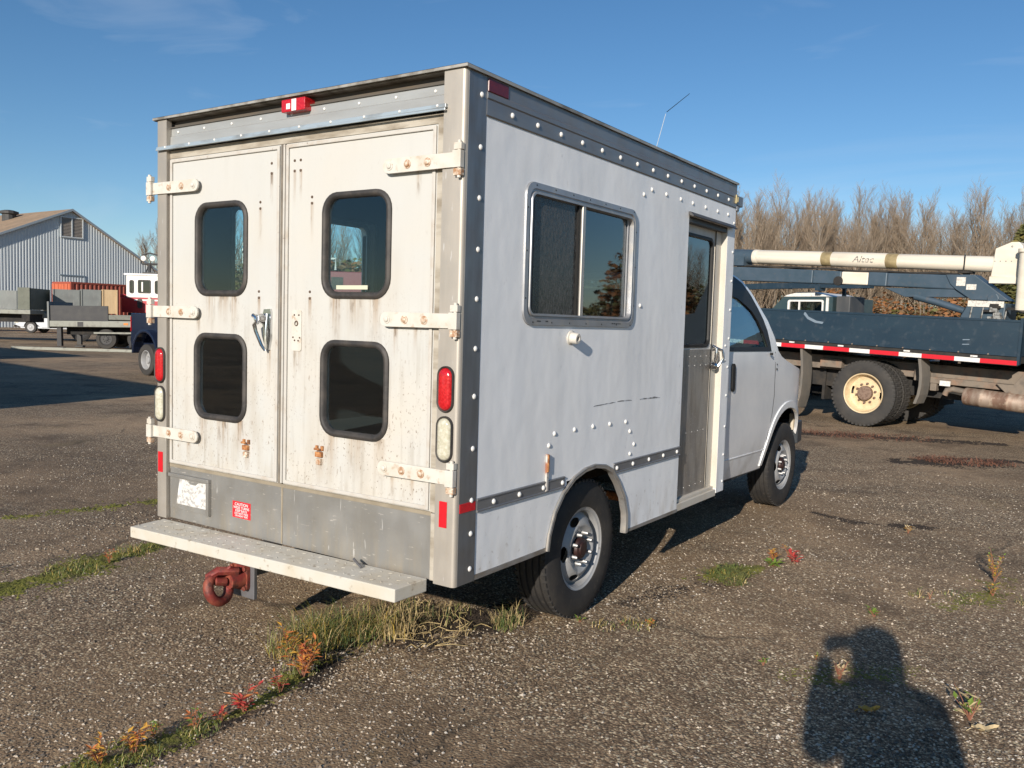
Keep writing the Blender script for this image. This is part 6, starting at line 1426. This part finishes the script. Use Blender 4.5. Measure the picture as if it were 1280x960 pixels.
# tree beyond the warehouse corner
tl_ = bare_tree(77, 9.6, .40, 'brown bare tree rising beyond the right end of the warehouse', None, mat('brown_twigs', (.22, .13, .065), .9, 0))
tl_.location = at_px(180, 96); tl_.location.z = 0
t2_ = copy_tree(tl_, label='second brown bare tree half hidden by the van corner'); t2_.location = at_px(205, 92); t2_.rotation_euler[2] = 2.0; t2_.scale = (1.1, 1.1, 1.08)

def leaf_mass(seed, rx, rz, n, size, stems=True, shape='ball'):
    rnd = random.Random(seed); g = MB()
    blobs = [(Vector((rnd.uniform(-.6, .6)*rx, rnd.uniform(-.6, .6)*rx, rz*rnd.uniform(.25, .85))), rnd.uniform(.28, .55)*rx) for _ in range(9)]
    for i in range(n):
        if shape == 'cone':
            z = rz*(.06+.92*rnd.random()**1.25); rr = rx*(1-z/rz)**.75*(.35+.75*rnd.random())*(1+.25*noise.noise(Vector((z*1.3, seed, i % 5)))); a = rnd.uniform(0, 6.283); p = Vector((rr*math.cos(a), rr*math.sin(a), z))
        else:
            c, r = rnd.choice(blobs); d = Vector((rnd.gauss(0, 1), rnd.gauss(0, 1), rnd.gauss(0, 1))).normalized(); p = c + d*r*rnd.uniform(.45, 1.05); p.z = max(p.z, .05)
        nrm = Vector((rnd.gauss(0, 1), rnd.gauss(0, 1), rnd.gauss(.3, 1))).normalized(); a = nrm.cross(Vector((0, 0, 1)) if abs(nrm.z) < .9 else Vector((1, 0, 0))).normalized(); b = nrm.cross(a)
        s = size*rnd.uniform(.5, 1.3)
        g.add([p+a*s, p+b*s*.55, p-a*s, p-b*s*.55], [(0, 1, 2, 3)], rnd.choice((0, 0, 0, 1, 1, 2)))
    st = MB()
    for i in range(14):
        a = rnd.uniform(0, 6.283); L = rz*rnd.uniform(.6, .98)
        e = Vector((math.cos(a)*rx*.55*rnd.random(), math.sin(a)*rx*.55*rnd.random(), L)); st.tube([(e.x*.1, e.y*.1, -.1), (e.x*.5, e.y*.5, L*.5), e], [.035, .022, .008], 4)
    return g, st
def bush(seed, rx, rz, n, size, mats, name, label, cat, group, shape='ball'):
    o = thing(name, label, cat, (0, 0, 0), 0, group)
    g, st = leaf_mass(seed, rx, rz, n, size, True, shape)
    st.build('stems' if shape == 'ball' else 'trunk', m_trunk, o); g.build('foliage', mats, o); return o
orange = [leafmat('rusty_leaves', (.26, .11, .035), (.20, .085, .03)), leafmat('brown_leaves', (.17, .10, .045), (.13, .085, .04)), leafmat('olive_leaves', (.12, .115, .03), (.09, .085, .025))]
olive = [leafmat('dull_olive_leaves', (.11, .105, .032), (.14, .115, .04)), leafmat('brown_leaves', (.17, .10, .045), (.13, .085, .04)), leafmat('yellow_olive_leaves', (.22, .18, .05), (.16, .135, .04))]
green = [leafmat('dark_ever_leaves', (.075, .082, .022), (.10, .10, .028)), leafmat('mid_ever_leaves', (.13, .12, .033), (.09, .088, .026)), leafmat('yellow_olive_leaves', (.22, .18, .05), (.16, .135, .04))]
pr_o = [bush(31+i, 2.3, 3.6, 1500, .16, orange, 'hedge_bush', 'rust orange autumn bush at the foot of the poplars', 'bush', 'autumn bushes below the poplars') for i in range(2)]
pr_v = [bush(41+i, 2.2, 3.4, 1400, .15, olive, 'hedge_bush', 'olive brown autumn bush at the foot of the poplars', 'bush', 'olive bushes below the poplars') for i in range(2)]
pr_e = bush(51, 2.6, 9.5, 4200, .20, green, 'evergreen_tree', 'dark olive evergreen tree behind the raised white bucket', 'tree', None, 'cone')
no, nv = 0, 0
for i in range(30):
    px = 905+i*13.5+rnd.uniform(-5, 5); D = 56+6*rnd.random(); ora = (1040 < px < 1130) or (1130 <= px < 1200 and rnd.random() < .65)
    if ora: o = pr_o[no] if no < 2 else copy_tree(pr_o[no % 2]); no += 1
    else: o = pr_v[nv] if nv < 2 else copy_tree(pr_v[nv % 2]); nv += 1
    o.location = at_px(px, D); s = rnd.uniform(.65, .95) if not ora else rnd.uniform(.8, 1.08)
    o.rotation_euler[2] = rnd.uniform(0, 6.28); o.scale = (s*1.1, s*1.1, s*1.05)
for i in range(14):
    o = copy_tree((pr_v+pr_o)[i % 4], label='autumn bush glimpsed through the van windows'); o['group'] = 'bushes beyond the van'; o.location = at_px(300+i*32, 62+6*rnd.random()); q_ = rnd.uniform(1.35, 1.9); o.scale = (q_, q_, q_); o.rotation_euler[2] = rnd.uniform(0, 6.28)
for i in range(18):
    o = copy_tree((pr_o+pr_v)[i % 4], label='autumn bush mirrored in the van side windows'); o['group'] = 'bushes right of the yard'; o.location = at_px(1310+i*55, 46+12*rnd.random()); s = rnd.uniform(.9, 1.5); o.scale = (s, s, s*1.15); o.rotation_euler[2] = rnd.uniform(0, 6.28)
pr_e.location = at_px(1268, 60)
e2 = copy_tree(pr_e, label='olive evergreen at the right edge, beside the bucket bracket'); e2.location = at_px(1300, 56); e2.scale = (1.2, 1.2, .98); e2.rotation_euler[2] = 2
e3 = copy_tree(pr_e, label='low dark evergreen under the boom pedestal'); e3.location = at_px(1243, 57); e3.scale = (1.05, 1.05, .62); e3.rotation_euler[2] = 4
# far wooded skyline closing the horizon
g = MB(); rnd2 = random.Random(8)
for i in range(9000):
    a = rnd2.uniform(-1.25, 1.5); D = rnd2.uniform(150, 175); h = 7.5*(.35+.65*abs(noise.noise(Vector((a*9, 2, 0)))+.5))
    p = Vector((CAM.x+D*math.sin(a-_yaw), CAM.y+D*math.cos(a-_yaw), h*rnd2.random()**1.3))
    n_ = Vector((rnd2.gauss(0, 1), rnd2.gauss(0, 1), rnd2.gauss(0, .6))).normalized(); A = n_.cross(Vector((0, 0, 1))).normalized(); B = n_.cross(A); s = rnd2.uniform(.5, 1.3)
    g.add([p+A*s, p+B*s*.6, p-A*s, p-B*s*.6], [(0, 1, 2, 3)], rnd2.choice((0, 1, 1, 2)))
o = g.build('far_woods', olive); tag(o, 'distant brown wood closing the horizon', kind='stuff')
# autumn trees right of the yard, mirrored in the van's side windows
for (x, y, k, lab) in ((28.0, 62.5, 2.1, 'leafy autumn tree right of the yard, nearest the van'), (23.5, 66, 1.3, 'second autumn tree right of the yard'), (26.0, 67, 1.45, 'third autumn tree right of the yard'), (32.5, 64.0, 1.1, 'low autumn bush right of the yard')):
    o = copy_tree(pr_v[0] if k < 1.5 else pr_o[0], label=lab); del o['group']; o['category'] = 'tree'; o.location = (x, y, 0); o.scale = (k, k, k*1.05); o.rotation_euler[2] = x
# ------------------------------------------------------------------ grass and weeds growing in the joints
m_gg = mat('grass_green', (.14, .175, .04), .7, 0, layers=(dict(col=(.24, .23, .07), scale=6, lo=.4, hi=.65, fac=.8),))
m_gd = mat('grass_dark', (.075, .12, .04), .7)
m_gs = mat('grass_straw', (.52, .40, .20), .8, 0, layers=(dict(col=(.28, .20, .09), scale=9, lo=.4, hi=.65, fac=.8),))
m_gy = mat('grass_yellow', (.34, .24, .05), .8)
GM = [m_gg, m_gd, m_gs, m_gy]
def blades(g, rnd, cx, cy, rad, n, hgt, weights, lean=.5, wd=.0014, flat=0.0):
    for i in range(n):
        a = rnd.uniform(0, 6.283); q = rad*rnd.random()**.6; x, y = cx+q*math.cos(a), cy+q*math.sin(a)
        h = hgt*(.22+.95*rnd.random()**1.8); b = rnd.uniform(0, 6.283); l = h*lean*rnd.uniform(.2, 1.6)
        dx, dy = math.cos(b), math.sin(b); px, py = -dy*wd*rnd.uniform(.7, 1.4), dx*wd
        z0 = gz(x, y)+.004; k = 1-flat*rnd.random()
        pts = [(0, 0), (.25*l, .45*h*k), (.68*l, .80*h*k), (1.35*l, .80*h*k)]
        v = []
        for j, (o, z) in enumerate(pts):
            w_ = (1, .9, .6, .08)[j]
            v += [(x+dx*o+px*w_, y+dy*o+py*w_, z0+z), (x+dx*o-px*w_, y+dy*o-py*w_, z0+z)]
        g.add(v, [(0, 1, 3, 2), (2, 3, 5, 4), (4, 5, 7, 6)], rnd.choices((0, 1, 2, 3), weights)[0])
rnd = random.Random(3)
def clump(spec, label, name='grass_clump'):
    g = MB()
    for s in spec: blades(g, rnd, *s)
    o = g.build(name, GM); tag(o, label, kind='stuff'); return o
clump([(-.86, .03, .13, 420, .15, (5, 3, 3, 3), .9), (-.82, .18, .15, 520, .16, (6, 4, 3, 2), .9), (-.74, .33, .12, 260, .14, (4, 2, 5, 1), .9), (-.86, -.09, .11, 220, .12, (3, 1, 3, 4), .9), (-.97, .12, .10, 160, .12, (5, 4, 2, 1), .9), (-.83, .12, .28, 260, .08, (4, 2, 3, 2), 1.4)], 'long green and yellow grass clump under the rear step')
clump([(-.63, .38, .10, 110, .16, (0, 0, 5, 1), .45, .0022), (-.80, .60, .20, 260, .09, (2, 1, 7, 0), 1.1), (-.64, .80, .15, 110, .07, (2, 1, 7, 0), 1.3), (-.52, .56, .2, 120, .06, (1, 0, 5, 0), 1.6)], 'dry straw coloured grass under the right rear corner')
clump([(-.30, .86, .09, 170, .11, (2, 2, 4, 0), .9), (-.26, .78, .06, 60, .05, (5, 1, 1, 0), 1.)], 'small tuft of dry grass behind the rear tyre')
clump([(-2.86, -.6, .16, 260, .035, (4, 1, 2, 1), .8, .0015), (-2.86, 0, .18, 340, .04, (5, 2, 2, 1), .8, .0015), (-2.95, .45, .12, 200, .05, (4, 1, 2, 2), .8, .0015)], 'short grass on the moss strip left of the step')
clump([(-.60, -1.1, .14, 300, .03, (4, 2, 1, 1), .8, .0013), (-.57, -.8, .08, 120, .035, (4, 2, 1, 1), .8, .0013), (-.68, -.2, .09, 90, .05, (3, 1, 2, 1), .8, .0013)], 'short grass in the mossy joint at the lower left')
clump([(.30, 2.45, .13, 520, .035, (7, 1, 0, 1), 2.2, .0028), (.38, 2.3, .09, 200, .03, (7, 1, 1, 1), 2.4, .0028), (.25, 2.6, .08, 140, .03, (6, 1, 1, 1), 2.2, .0026)], 'bright green grass mound right of the rear wheel')
clump([(.25, 1.25, .10, 90, .035, (3, 1, 2, 1), .9, .0016), (.12, 1.12, .08, 60, .03, (2, 2, 2, 1), .9, .0016)], 'sparse grass in front of the rear tyre')
clump([(1.35, 2.75, .05, 40, .05, (2, 0, 3, 0), .9, .0016), (1.9, 3.0, .07, 50, .04, (2, 1, 3, 1), .9, .0016), (1.55, 2.85, .16, 90, .025, (3, 2, 2, 0), .9, .0016)], 'thin dry grass tufts at the right of the yard')
clump([(.78, 9.05, .42, 420, .05, (0, 0, 1, 0), 2.2, .003), (1.2, 9.25, .3, 200, .05, (0, 0, 1, 0), 2.2, .003), (.55, 8.95, .25, 120, .04, (0, 0, 1, 0), 2.2, .003), ], 'withered reddish weeds at the far right of the yard', 'dead_weeds').data.materials[2] = mat('dead_stalks', (.20, .085, .05), .9)
clump([(-.9, 10.8, .5, 420, .05, (0, 0, 1, 0), 2.4, .003), (-.2, 11.1, .5, 300, .04, (0, 0, 1, 0), 2.4, .003), (-1.5, 10.7, .3, 200, .05, (0, 0, 1, 0), 2.4, .003)], 'dead red brown stalks in front of the truck wheel', 'dead_weeds').data.materials[2] = MATS['dead_stalks']
# dry stalks lying on the soil
g = MB()
for i in range(46):
    x, y = -.62+rnd.uniform(-.22, .30), .62+rnd.uniform(-.34, .34); a = rnd.uniform(0, 6.28); L = rnd.uniform(.04, .16); z = gz(x, y)+.02
    g.tube([(x, y, z), (x+L*.5*math.cos(a), y+L*.5*math.sin(a), z+rnd.uniform(.0, .02)), (x+L*math.cos(a+.4), y+L*math.sin(a+.4), z)], [.0022, .002, .0012], 4)
o = g.build('dry_stalks', m_gs); tag(o, 'pale dry stalks strewn over the dark soil', kind='stuff')

LC = dict(orange=mat('leaf_orange', (.50, .17, .045), .6, 0, layers=(dict(col=(.38, .10, .03), scale=30, lo=.4, hi=.65, fac=.8),)), red=mat('leaf_red', (.42, .035, .035), .6, 0, layers=(dict(col=(.50, .11, .07), scale=30, lo=.4, hi=.65, fac=.8),)),
          yellow=mat('leaf_yellow', (.56, .33, .05), .6, 0, layers=(dict(col=(.48, .22, .04), scale=30, lo=.4, hi=.65, fac=.8),)), green=mat('leaf_green', (.16, .24, .035), .6), stem=mat('weed_stem', (.24, .10, .06), .7), tan=mat('leaf_tan', (.50, .39, .22), .8))
def weed(x, y, h, nst, leaves, lsize, cols, label, spread=.6, group='autumn coloured weeds in the asphalt joints', rosette=False):
    o = thing('weed_plant', label, 'weed', (x, y, gz(x, y)), rnd.uniform(0, 6.28), group)
    sg = MB(); lg = MB()
    for s in range(nst):
        a = rnd.uniform(0, 6.283); L = h*rnd.uniform(.6, 1.1); e = Vector((math.cos(a)*L*spread*rnd.uniform(.3, 1), math.sin(a)*L*spread*rnd.uniform(.3, 1), L*(.9 if not rosette else .25)))
        mid = e*.5+Vector((0, 0, L*.08)); sg.tube([(0, 0, -.005), mid, e], [.0022, .0018, .0008], 5)
        for k in range(leaves):
            t = (.2 if not rosette else .55)+.8*(k+rnd.random()*.6)/leaves; p = (Vector((0, 0, 0)).lerp(mid, t*2) if t < .5 else mid.lerp(e, min(1, t*2-1)))
            b = rnd.uniform(0, 6.283); d = Vector((math.cos(b), math.sin(b), rnd.uniform(-.1, .7))).normalized(); sd_ = d.cross(Vector((0, 0, 1))).normalized(); up = sd_.cross(d)
            q = lsize*rnd.uniform(.6, 1.3); wv = q*rnd.uniform(.16, .24)
            lg.add([p, p+d*q*.45+sd_*wv+up*q*.06, p+d*q, p+d*q*.45-sd_*wv+up*q*.06, p+d*q*.5-up*q*.02], [(0, 1, 4), (1, 2, 4), (2, 3, 4), (3, 0, 4)], rnd.choice(range(len(cols))))
    sg.build('stems', LC['stem'], o); lg.build('leaves', [LC[c] for c in cols], o)
    return o
weed(-.62, -.24, .17, 9, 11, .038, ['orange', 'orange', 'yellow'], 'bushy orange weed just left of the grass clump')
weed(-.70, -.15, .13, 6, 9, .034, ['orange', 'red', 'orange'], 'orange red weed touching the grass clump')
weed(-.58, -.40, .09, 4, 7, .028, ['orange', 'red'], 'small orange weed between the red weed and the bushy one')
weed(-.56, -.60, .12, 6, 9, .036, ['red', 'red', 'orange'], 'pinkish red weed in the joint at lower left')
weed(-.565, -.70, .07, 5, 6, .026, ['red', 'orange'], 'low red weed below the pinkish one')
weed(-.59, -.80, .10, 4, 7, .028, ['orange', 'green'], 'thin orange weed beside a grey green tuft')
weed(-.60, -1.04, .11, 7, 9, .032, ['yellow', 'orange', 'yellow'], 'yellow orange weed at the lower left corner of the yard')
weed(-.62, -1.16, .10, 6, 8, .03, ['yellow', 'orange'], 'yellow weed on the moss at the bottom edge')
weed(-.66, -.93, .07, 4, 7, .024, ['yellow', 'green'], 'small yellow weed on the moss edge')
weed(-.86, -.10, .15, 5, 8, .04, ['yellow', 'yellow', 'orange'], 'yellow weed standing in front of the grass clump')
weed(-2.84, .22, .12, 5, 7, .03, ['orange', 'tan'], 'thin orange weed on the moss strip left of the step')
weed(-3.2, -.35, .10, 3, 5, .026, ['tan', 'orange'], 'thin tan weed at the left edge on the moss strip')
weed(-2.75, -.62, .07, 3, 5, .022, ['yellow', 'tan'], 'tiny yellow weed at the left end of the moss strip')
weed(.43, 2.98, .10, 5, 6, .04, ['yellow', 'orange'], 'yellow leaved weed right of the rear wheel')
weed(.56, 3.02, .10, 5, 7, .045, ['red', 'red'], 'bright red weed beside the yellow leaved one')
weed(.46, 2.86, .05, 6, 4, .06, ['green', 'green'], 'light green grassy weed below the yellow leaved one', 1.6)
weed(.50, 3.12, .13, 3, 6, .03, ['orange', 'yellow'], 'upright orange weed behind the red one')
weed(1.70, 3.40, .16, 6, 11, .026, ['green', 'yellow', 'yellow'], 'tall yellow green weed at the right of the yard')
weed(1.68, 3.65, .15, 5, 10, .026, ['yellow', 'green', 'tan'], 'yellowing weed behind the tall yellow green one')
weed(1.72, 3.05, .09, 5, 7, .03, ['green', 'green', 'yellow'], 'small green weed in front of the tall one')
weed(1.215, 2.22, .05, 6, 4, .036, ['green', 'green'], 'small bright green weed above the shadow of a head', 1.2)
weed(1.42, 2.75, .06, 3, 4, .02, ['tan', 'tan'], 'tiny dry weed left of the tall yellow green weed')
weed(1.02, 4.5, .06, 6, 5, .035, ['yellow', 'tan'], 'dry yellow weed on the damp streak')
weed(1.12, 1.38, .03, 4, 3, .02, ['green', 'yellow'], 'tiny yellow green weed left of the shadow')
weed(.94, 1.15, .04, 4, 4, .022, ['green', 'green'], 'tiny green sprout left of the shadow')
weed(1.27, 1.19, .10, 12, 3, .03, ['tan', 'tan'], 'dry pale tuft inside the shadow', .5)
weed(1.80, 1.10, .12, 9, 3, .062, ['green', 'tan', 'tan'], 'broad leaved weed with drooping tan leaf at the shadow edge', .9)
weed(-.02, 1.12, .03, 5, 4, .024, ['green', 'green'], 'tiny green sprout in front of the rear tyre', 1.)
weed(.30, 1.30, .035, 7, 5, .022, ['green', 'orange', 'yellow'], 'small mixed weed in front of the rear wheel', 1.3)
weed(.18, 1.22, .03, 5, 5, .02, ['green', 'tan'], 'small dull weed next to the rear tyre', 1.3)
# fallen leaves
for (x, y, c, lab) in ((1.86, 1.02, 'tan', 'large tan fallen leaf beside the broad leaved weed'), (1.45, .92, 'yellow', 'yellowed leaf lying inside the shadow')):
    g = MB(); s = .055 if c == 'tan' else .045; nx = 8; vs = []
    for i in range(nx+1):
        t = -1+2*i/nx; wv = s*.42*max(0, (1-t*t))**.6*(1.1-.35*t)*(1+.15*math.sin(i*2.3))
        for k in (-1, 0, 1): vs.append((t*s, k*wv, .006+.010*abs(k)+.012*t*t+.004*math.sin(i*1.7+k*2)))
    g.add(vs, [(i*3+k, (i+1)*3+k, (i+1)*3+k+1, i*3+k+1) for i in range(nx) for k in (0, 1)])
    g.tube([(-s*1.35, 0, .004), (-s, 0, .014)], .0015, 4)
    o = g.build('fallen_leaf', LC[c]); o.location = (x, y, gz(x, y)); o.rotation_euler[2] = .6; tag(o, lab, 'leaf')
# ------------------------------------------------------------------ the photographer (casts the shadow at lower right) and the phone
HX, HY = 2.435, -3.0
fdir = Vector((-math.sin(_yaw), math.cos(_yaw), 0)); rdir = Vector((math.cos(_yaw), math.sin(_yaw), 0))
B = Vector((HX, HY, 0)) - rdir*.06
def L3(r, f, z): return B + rdir*r + fdir*f + Vector((0, 0, z))
pm = Matrix.Translation(CAM - FWD*.016 + RGT*.055) @ Matrix((RGT, UPV, -FWD)).transposed().to_4x4()
wristL = CAM - RGT*.045 - FWD*.055 - UPV*.045; wristR = CAM + RGT*.155 - FWD*.055 - UPV*.045
person = thing('person', 'person in a dark coat holding up a phone, seen only as a shadow', 'person', (B.x, B.y, 0))
def skin_chain(name, verts, edges, mat_, parent, root=0, sub=2):
    me = bpy.data.meshes.new(name); me.from_pydata([Vector(v[:3])-person.location for v in verts], edges, []); me.materials.append(mat_)
    o = bpy.data.objects.new(name, me); COL.objects.link(o); o.parent = parent
    sk = o.modifiers.new('skin', 'SKIN'); sk.use_smooth_shade = True
    for i, v in enumerate(verts):
        d = me.skin_vertices[0].data[i]; rr = v[3]; d.radius = rr if isinstance(rr, tuple) else (rr, rr); d.use_root = (i == root)
    ss = o.modifiers.new('smooth', 'SUBSURF'); ss.levels = sub; ss.render_levels = sub
    return o
m_skin = mat('skin', (.45, .27, .19), .55); m_coat = mat('dark_coat', (.03, .032, .04), .85); m_jeans = mat('jeans', (.05, .07, .11), .85); m_hair = mat('hair', (.06, .04, .025), .7)
V = []; Eg = []
def J(p, r, par=None):
    V.append((*p, r)); i = len(V)-1
    if par is not None: Eg.append((par, i))
    return i
pel = J(L3(0, 0, .95), (.185, .14)); wa = J(L3(0, .0, 1.12), (.175, .13), pel); ch = J(L3(0, .0, 1.30), (.19, .125), wa); sh = J(L3(0, -.01, 1.42), (.14, .10), ch); ne = J(L3(0, .01, 1.50), .062, sh)
h0 = J(L3(0, .03, 1.57), (.072, .085), ne); h1 = J(L3(0, .035, 1.65), (.078, .095), h0); h2 = J(L3(0, .02, 1.715), (.055, .07), h1)
for s, wr in ((-1, wristL), (1, wristR)):
    ep = L3(-.20, .16, 1.2) if s < 0 else L3(.26, .08, 1.12)
    a = J(L3(s*.19, -.01, 1.385), .10, sh); elb = J(ep, .066, a); w_ = J(wr, .034, J(L3(0, 0, 0)*0 + (ep+wr)*.5, .07, elb))
    hp = J(L3(s*.10, 0, .88), .095, pel); kn = J(L3(s*.12, .03, .49), .065, hp); an = J(L3(s*.12, -.01, .09), .045, kn); J(L3(s*.14, .16, .035), .042, an)
skin_chain('body', V, Eg, m_coat, person)
# face and hair
hd = L3(0, .035, 1.635) - person.location
g = MB(); g.lathe([(.03, -.115), (.06, -.10), (.074, -.05), (.080, .0), (.076, .05), (.05, .085), (0, .095)], 18, Matrix.Translation(hd) @ Matrix.Diagonal((.95, 1.08, 1, 1)))
nose = hd + fdir*.088
g.tube([nose+Vector((0, 0, .02))-fdir*.012, nose+fdir*.012+Vector((0, 0, -.018))], [.008, .013], 6)
for s in (-1, 1): g.lathe([(.0, -.006), (.026, -.004), (.026, .004), (0, .006)], 10, Matrix.Translation(hd+rdir*s*.078) @ frame_M((0, 0, 0), rdir))
hface = g.build('face', m_skin, person, smooth=60)
g = MB()
for s in (-1, 1): g.lathe([(.0, -.003), (.011, 0), (0, .003)], 8, Matrix.Translation(hd+rdir*s*.03+fdir*.078+Vector((0, 0, .022))) @ frame_M((0, 0, 0), fdir))
g.tube([hd+fdir*.080-rdir*.022+Vector((0, 0, -.05)), hd+fdir*.086+Vector((0, 0, -.052)), hd+fdir*.080+rdir*.022+Vector((0, 0, -.05))], .005, 5); g.build('eyes_and_mouth', m_hair, hface)
g = MB(); g.lathe([(.120, -.13), (.122, -.05), (.118, .03), (.102, .08), (.06, .11), (0, .12)], 18, Matrix.Translation(hd-fdir*.016), cap=False); g.build('hair', m_hair, person, smooth=60)
# hands round the phone
for s, wr in ((-1, wristL), (1, wristR)):
    V = []; Eg = []
    out = RGT*s
    p0 = J(wr, .026); p1 = J(wr+UPV*.045-out*.018+FWD*.012, (.036, .018), p0); p2 = J(wr+UPV*.075-out*.026+FWD*.016, (.034, .015), p1)
    for k, (dz, ln) in enumerate(((.082, .9), (.062, 1.0), (.040, .95), (.020, .75))):
        b = wr+UPV*dz-out*.022+FWD*.006; q0 = J(b, .0095, p1 if k > 1 else p2); q1 = J(b-out*.026*ln-FWD*.010, .0085, q0); q2 = J(b-out*.048*ln-FWD*.004, .0075, q1)
    t0 = J(wr+UPV*.035-out*.034-FWD*.016, .011, p1); t1 = J(wr+UPV*.055-out*.052-FWD*.020, .0095, t0); J(wr+UPV*.068-out*.066-FWD*.018, .008, t1)
    skin_chain('hand', V, Eg, m_skin, person, 0, 1)
ph = thing('mobile_phone', 'black mobile phone held up in both hands', 'phone', (0, 0, 0)); ph.matrix_world = pm
g = MB(); g.plate(rrect(-.075, -.037, .075, .037, .008), (), .008, lambda u, v, w: (u, v, w)); g.build('phone_body', m_black_trim, ph)
g = MB(); g.plate(rrect(-.068, -.033, .068, .033, .004), (), .0008, lambda u, v, w: (u, v, .0082+w)); g.build('screen', mat('dark_screen', (.01, .01, .012), .1), ph)
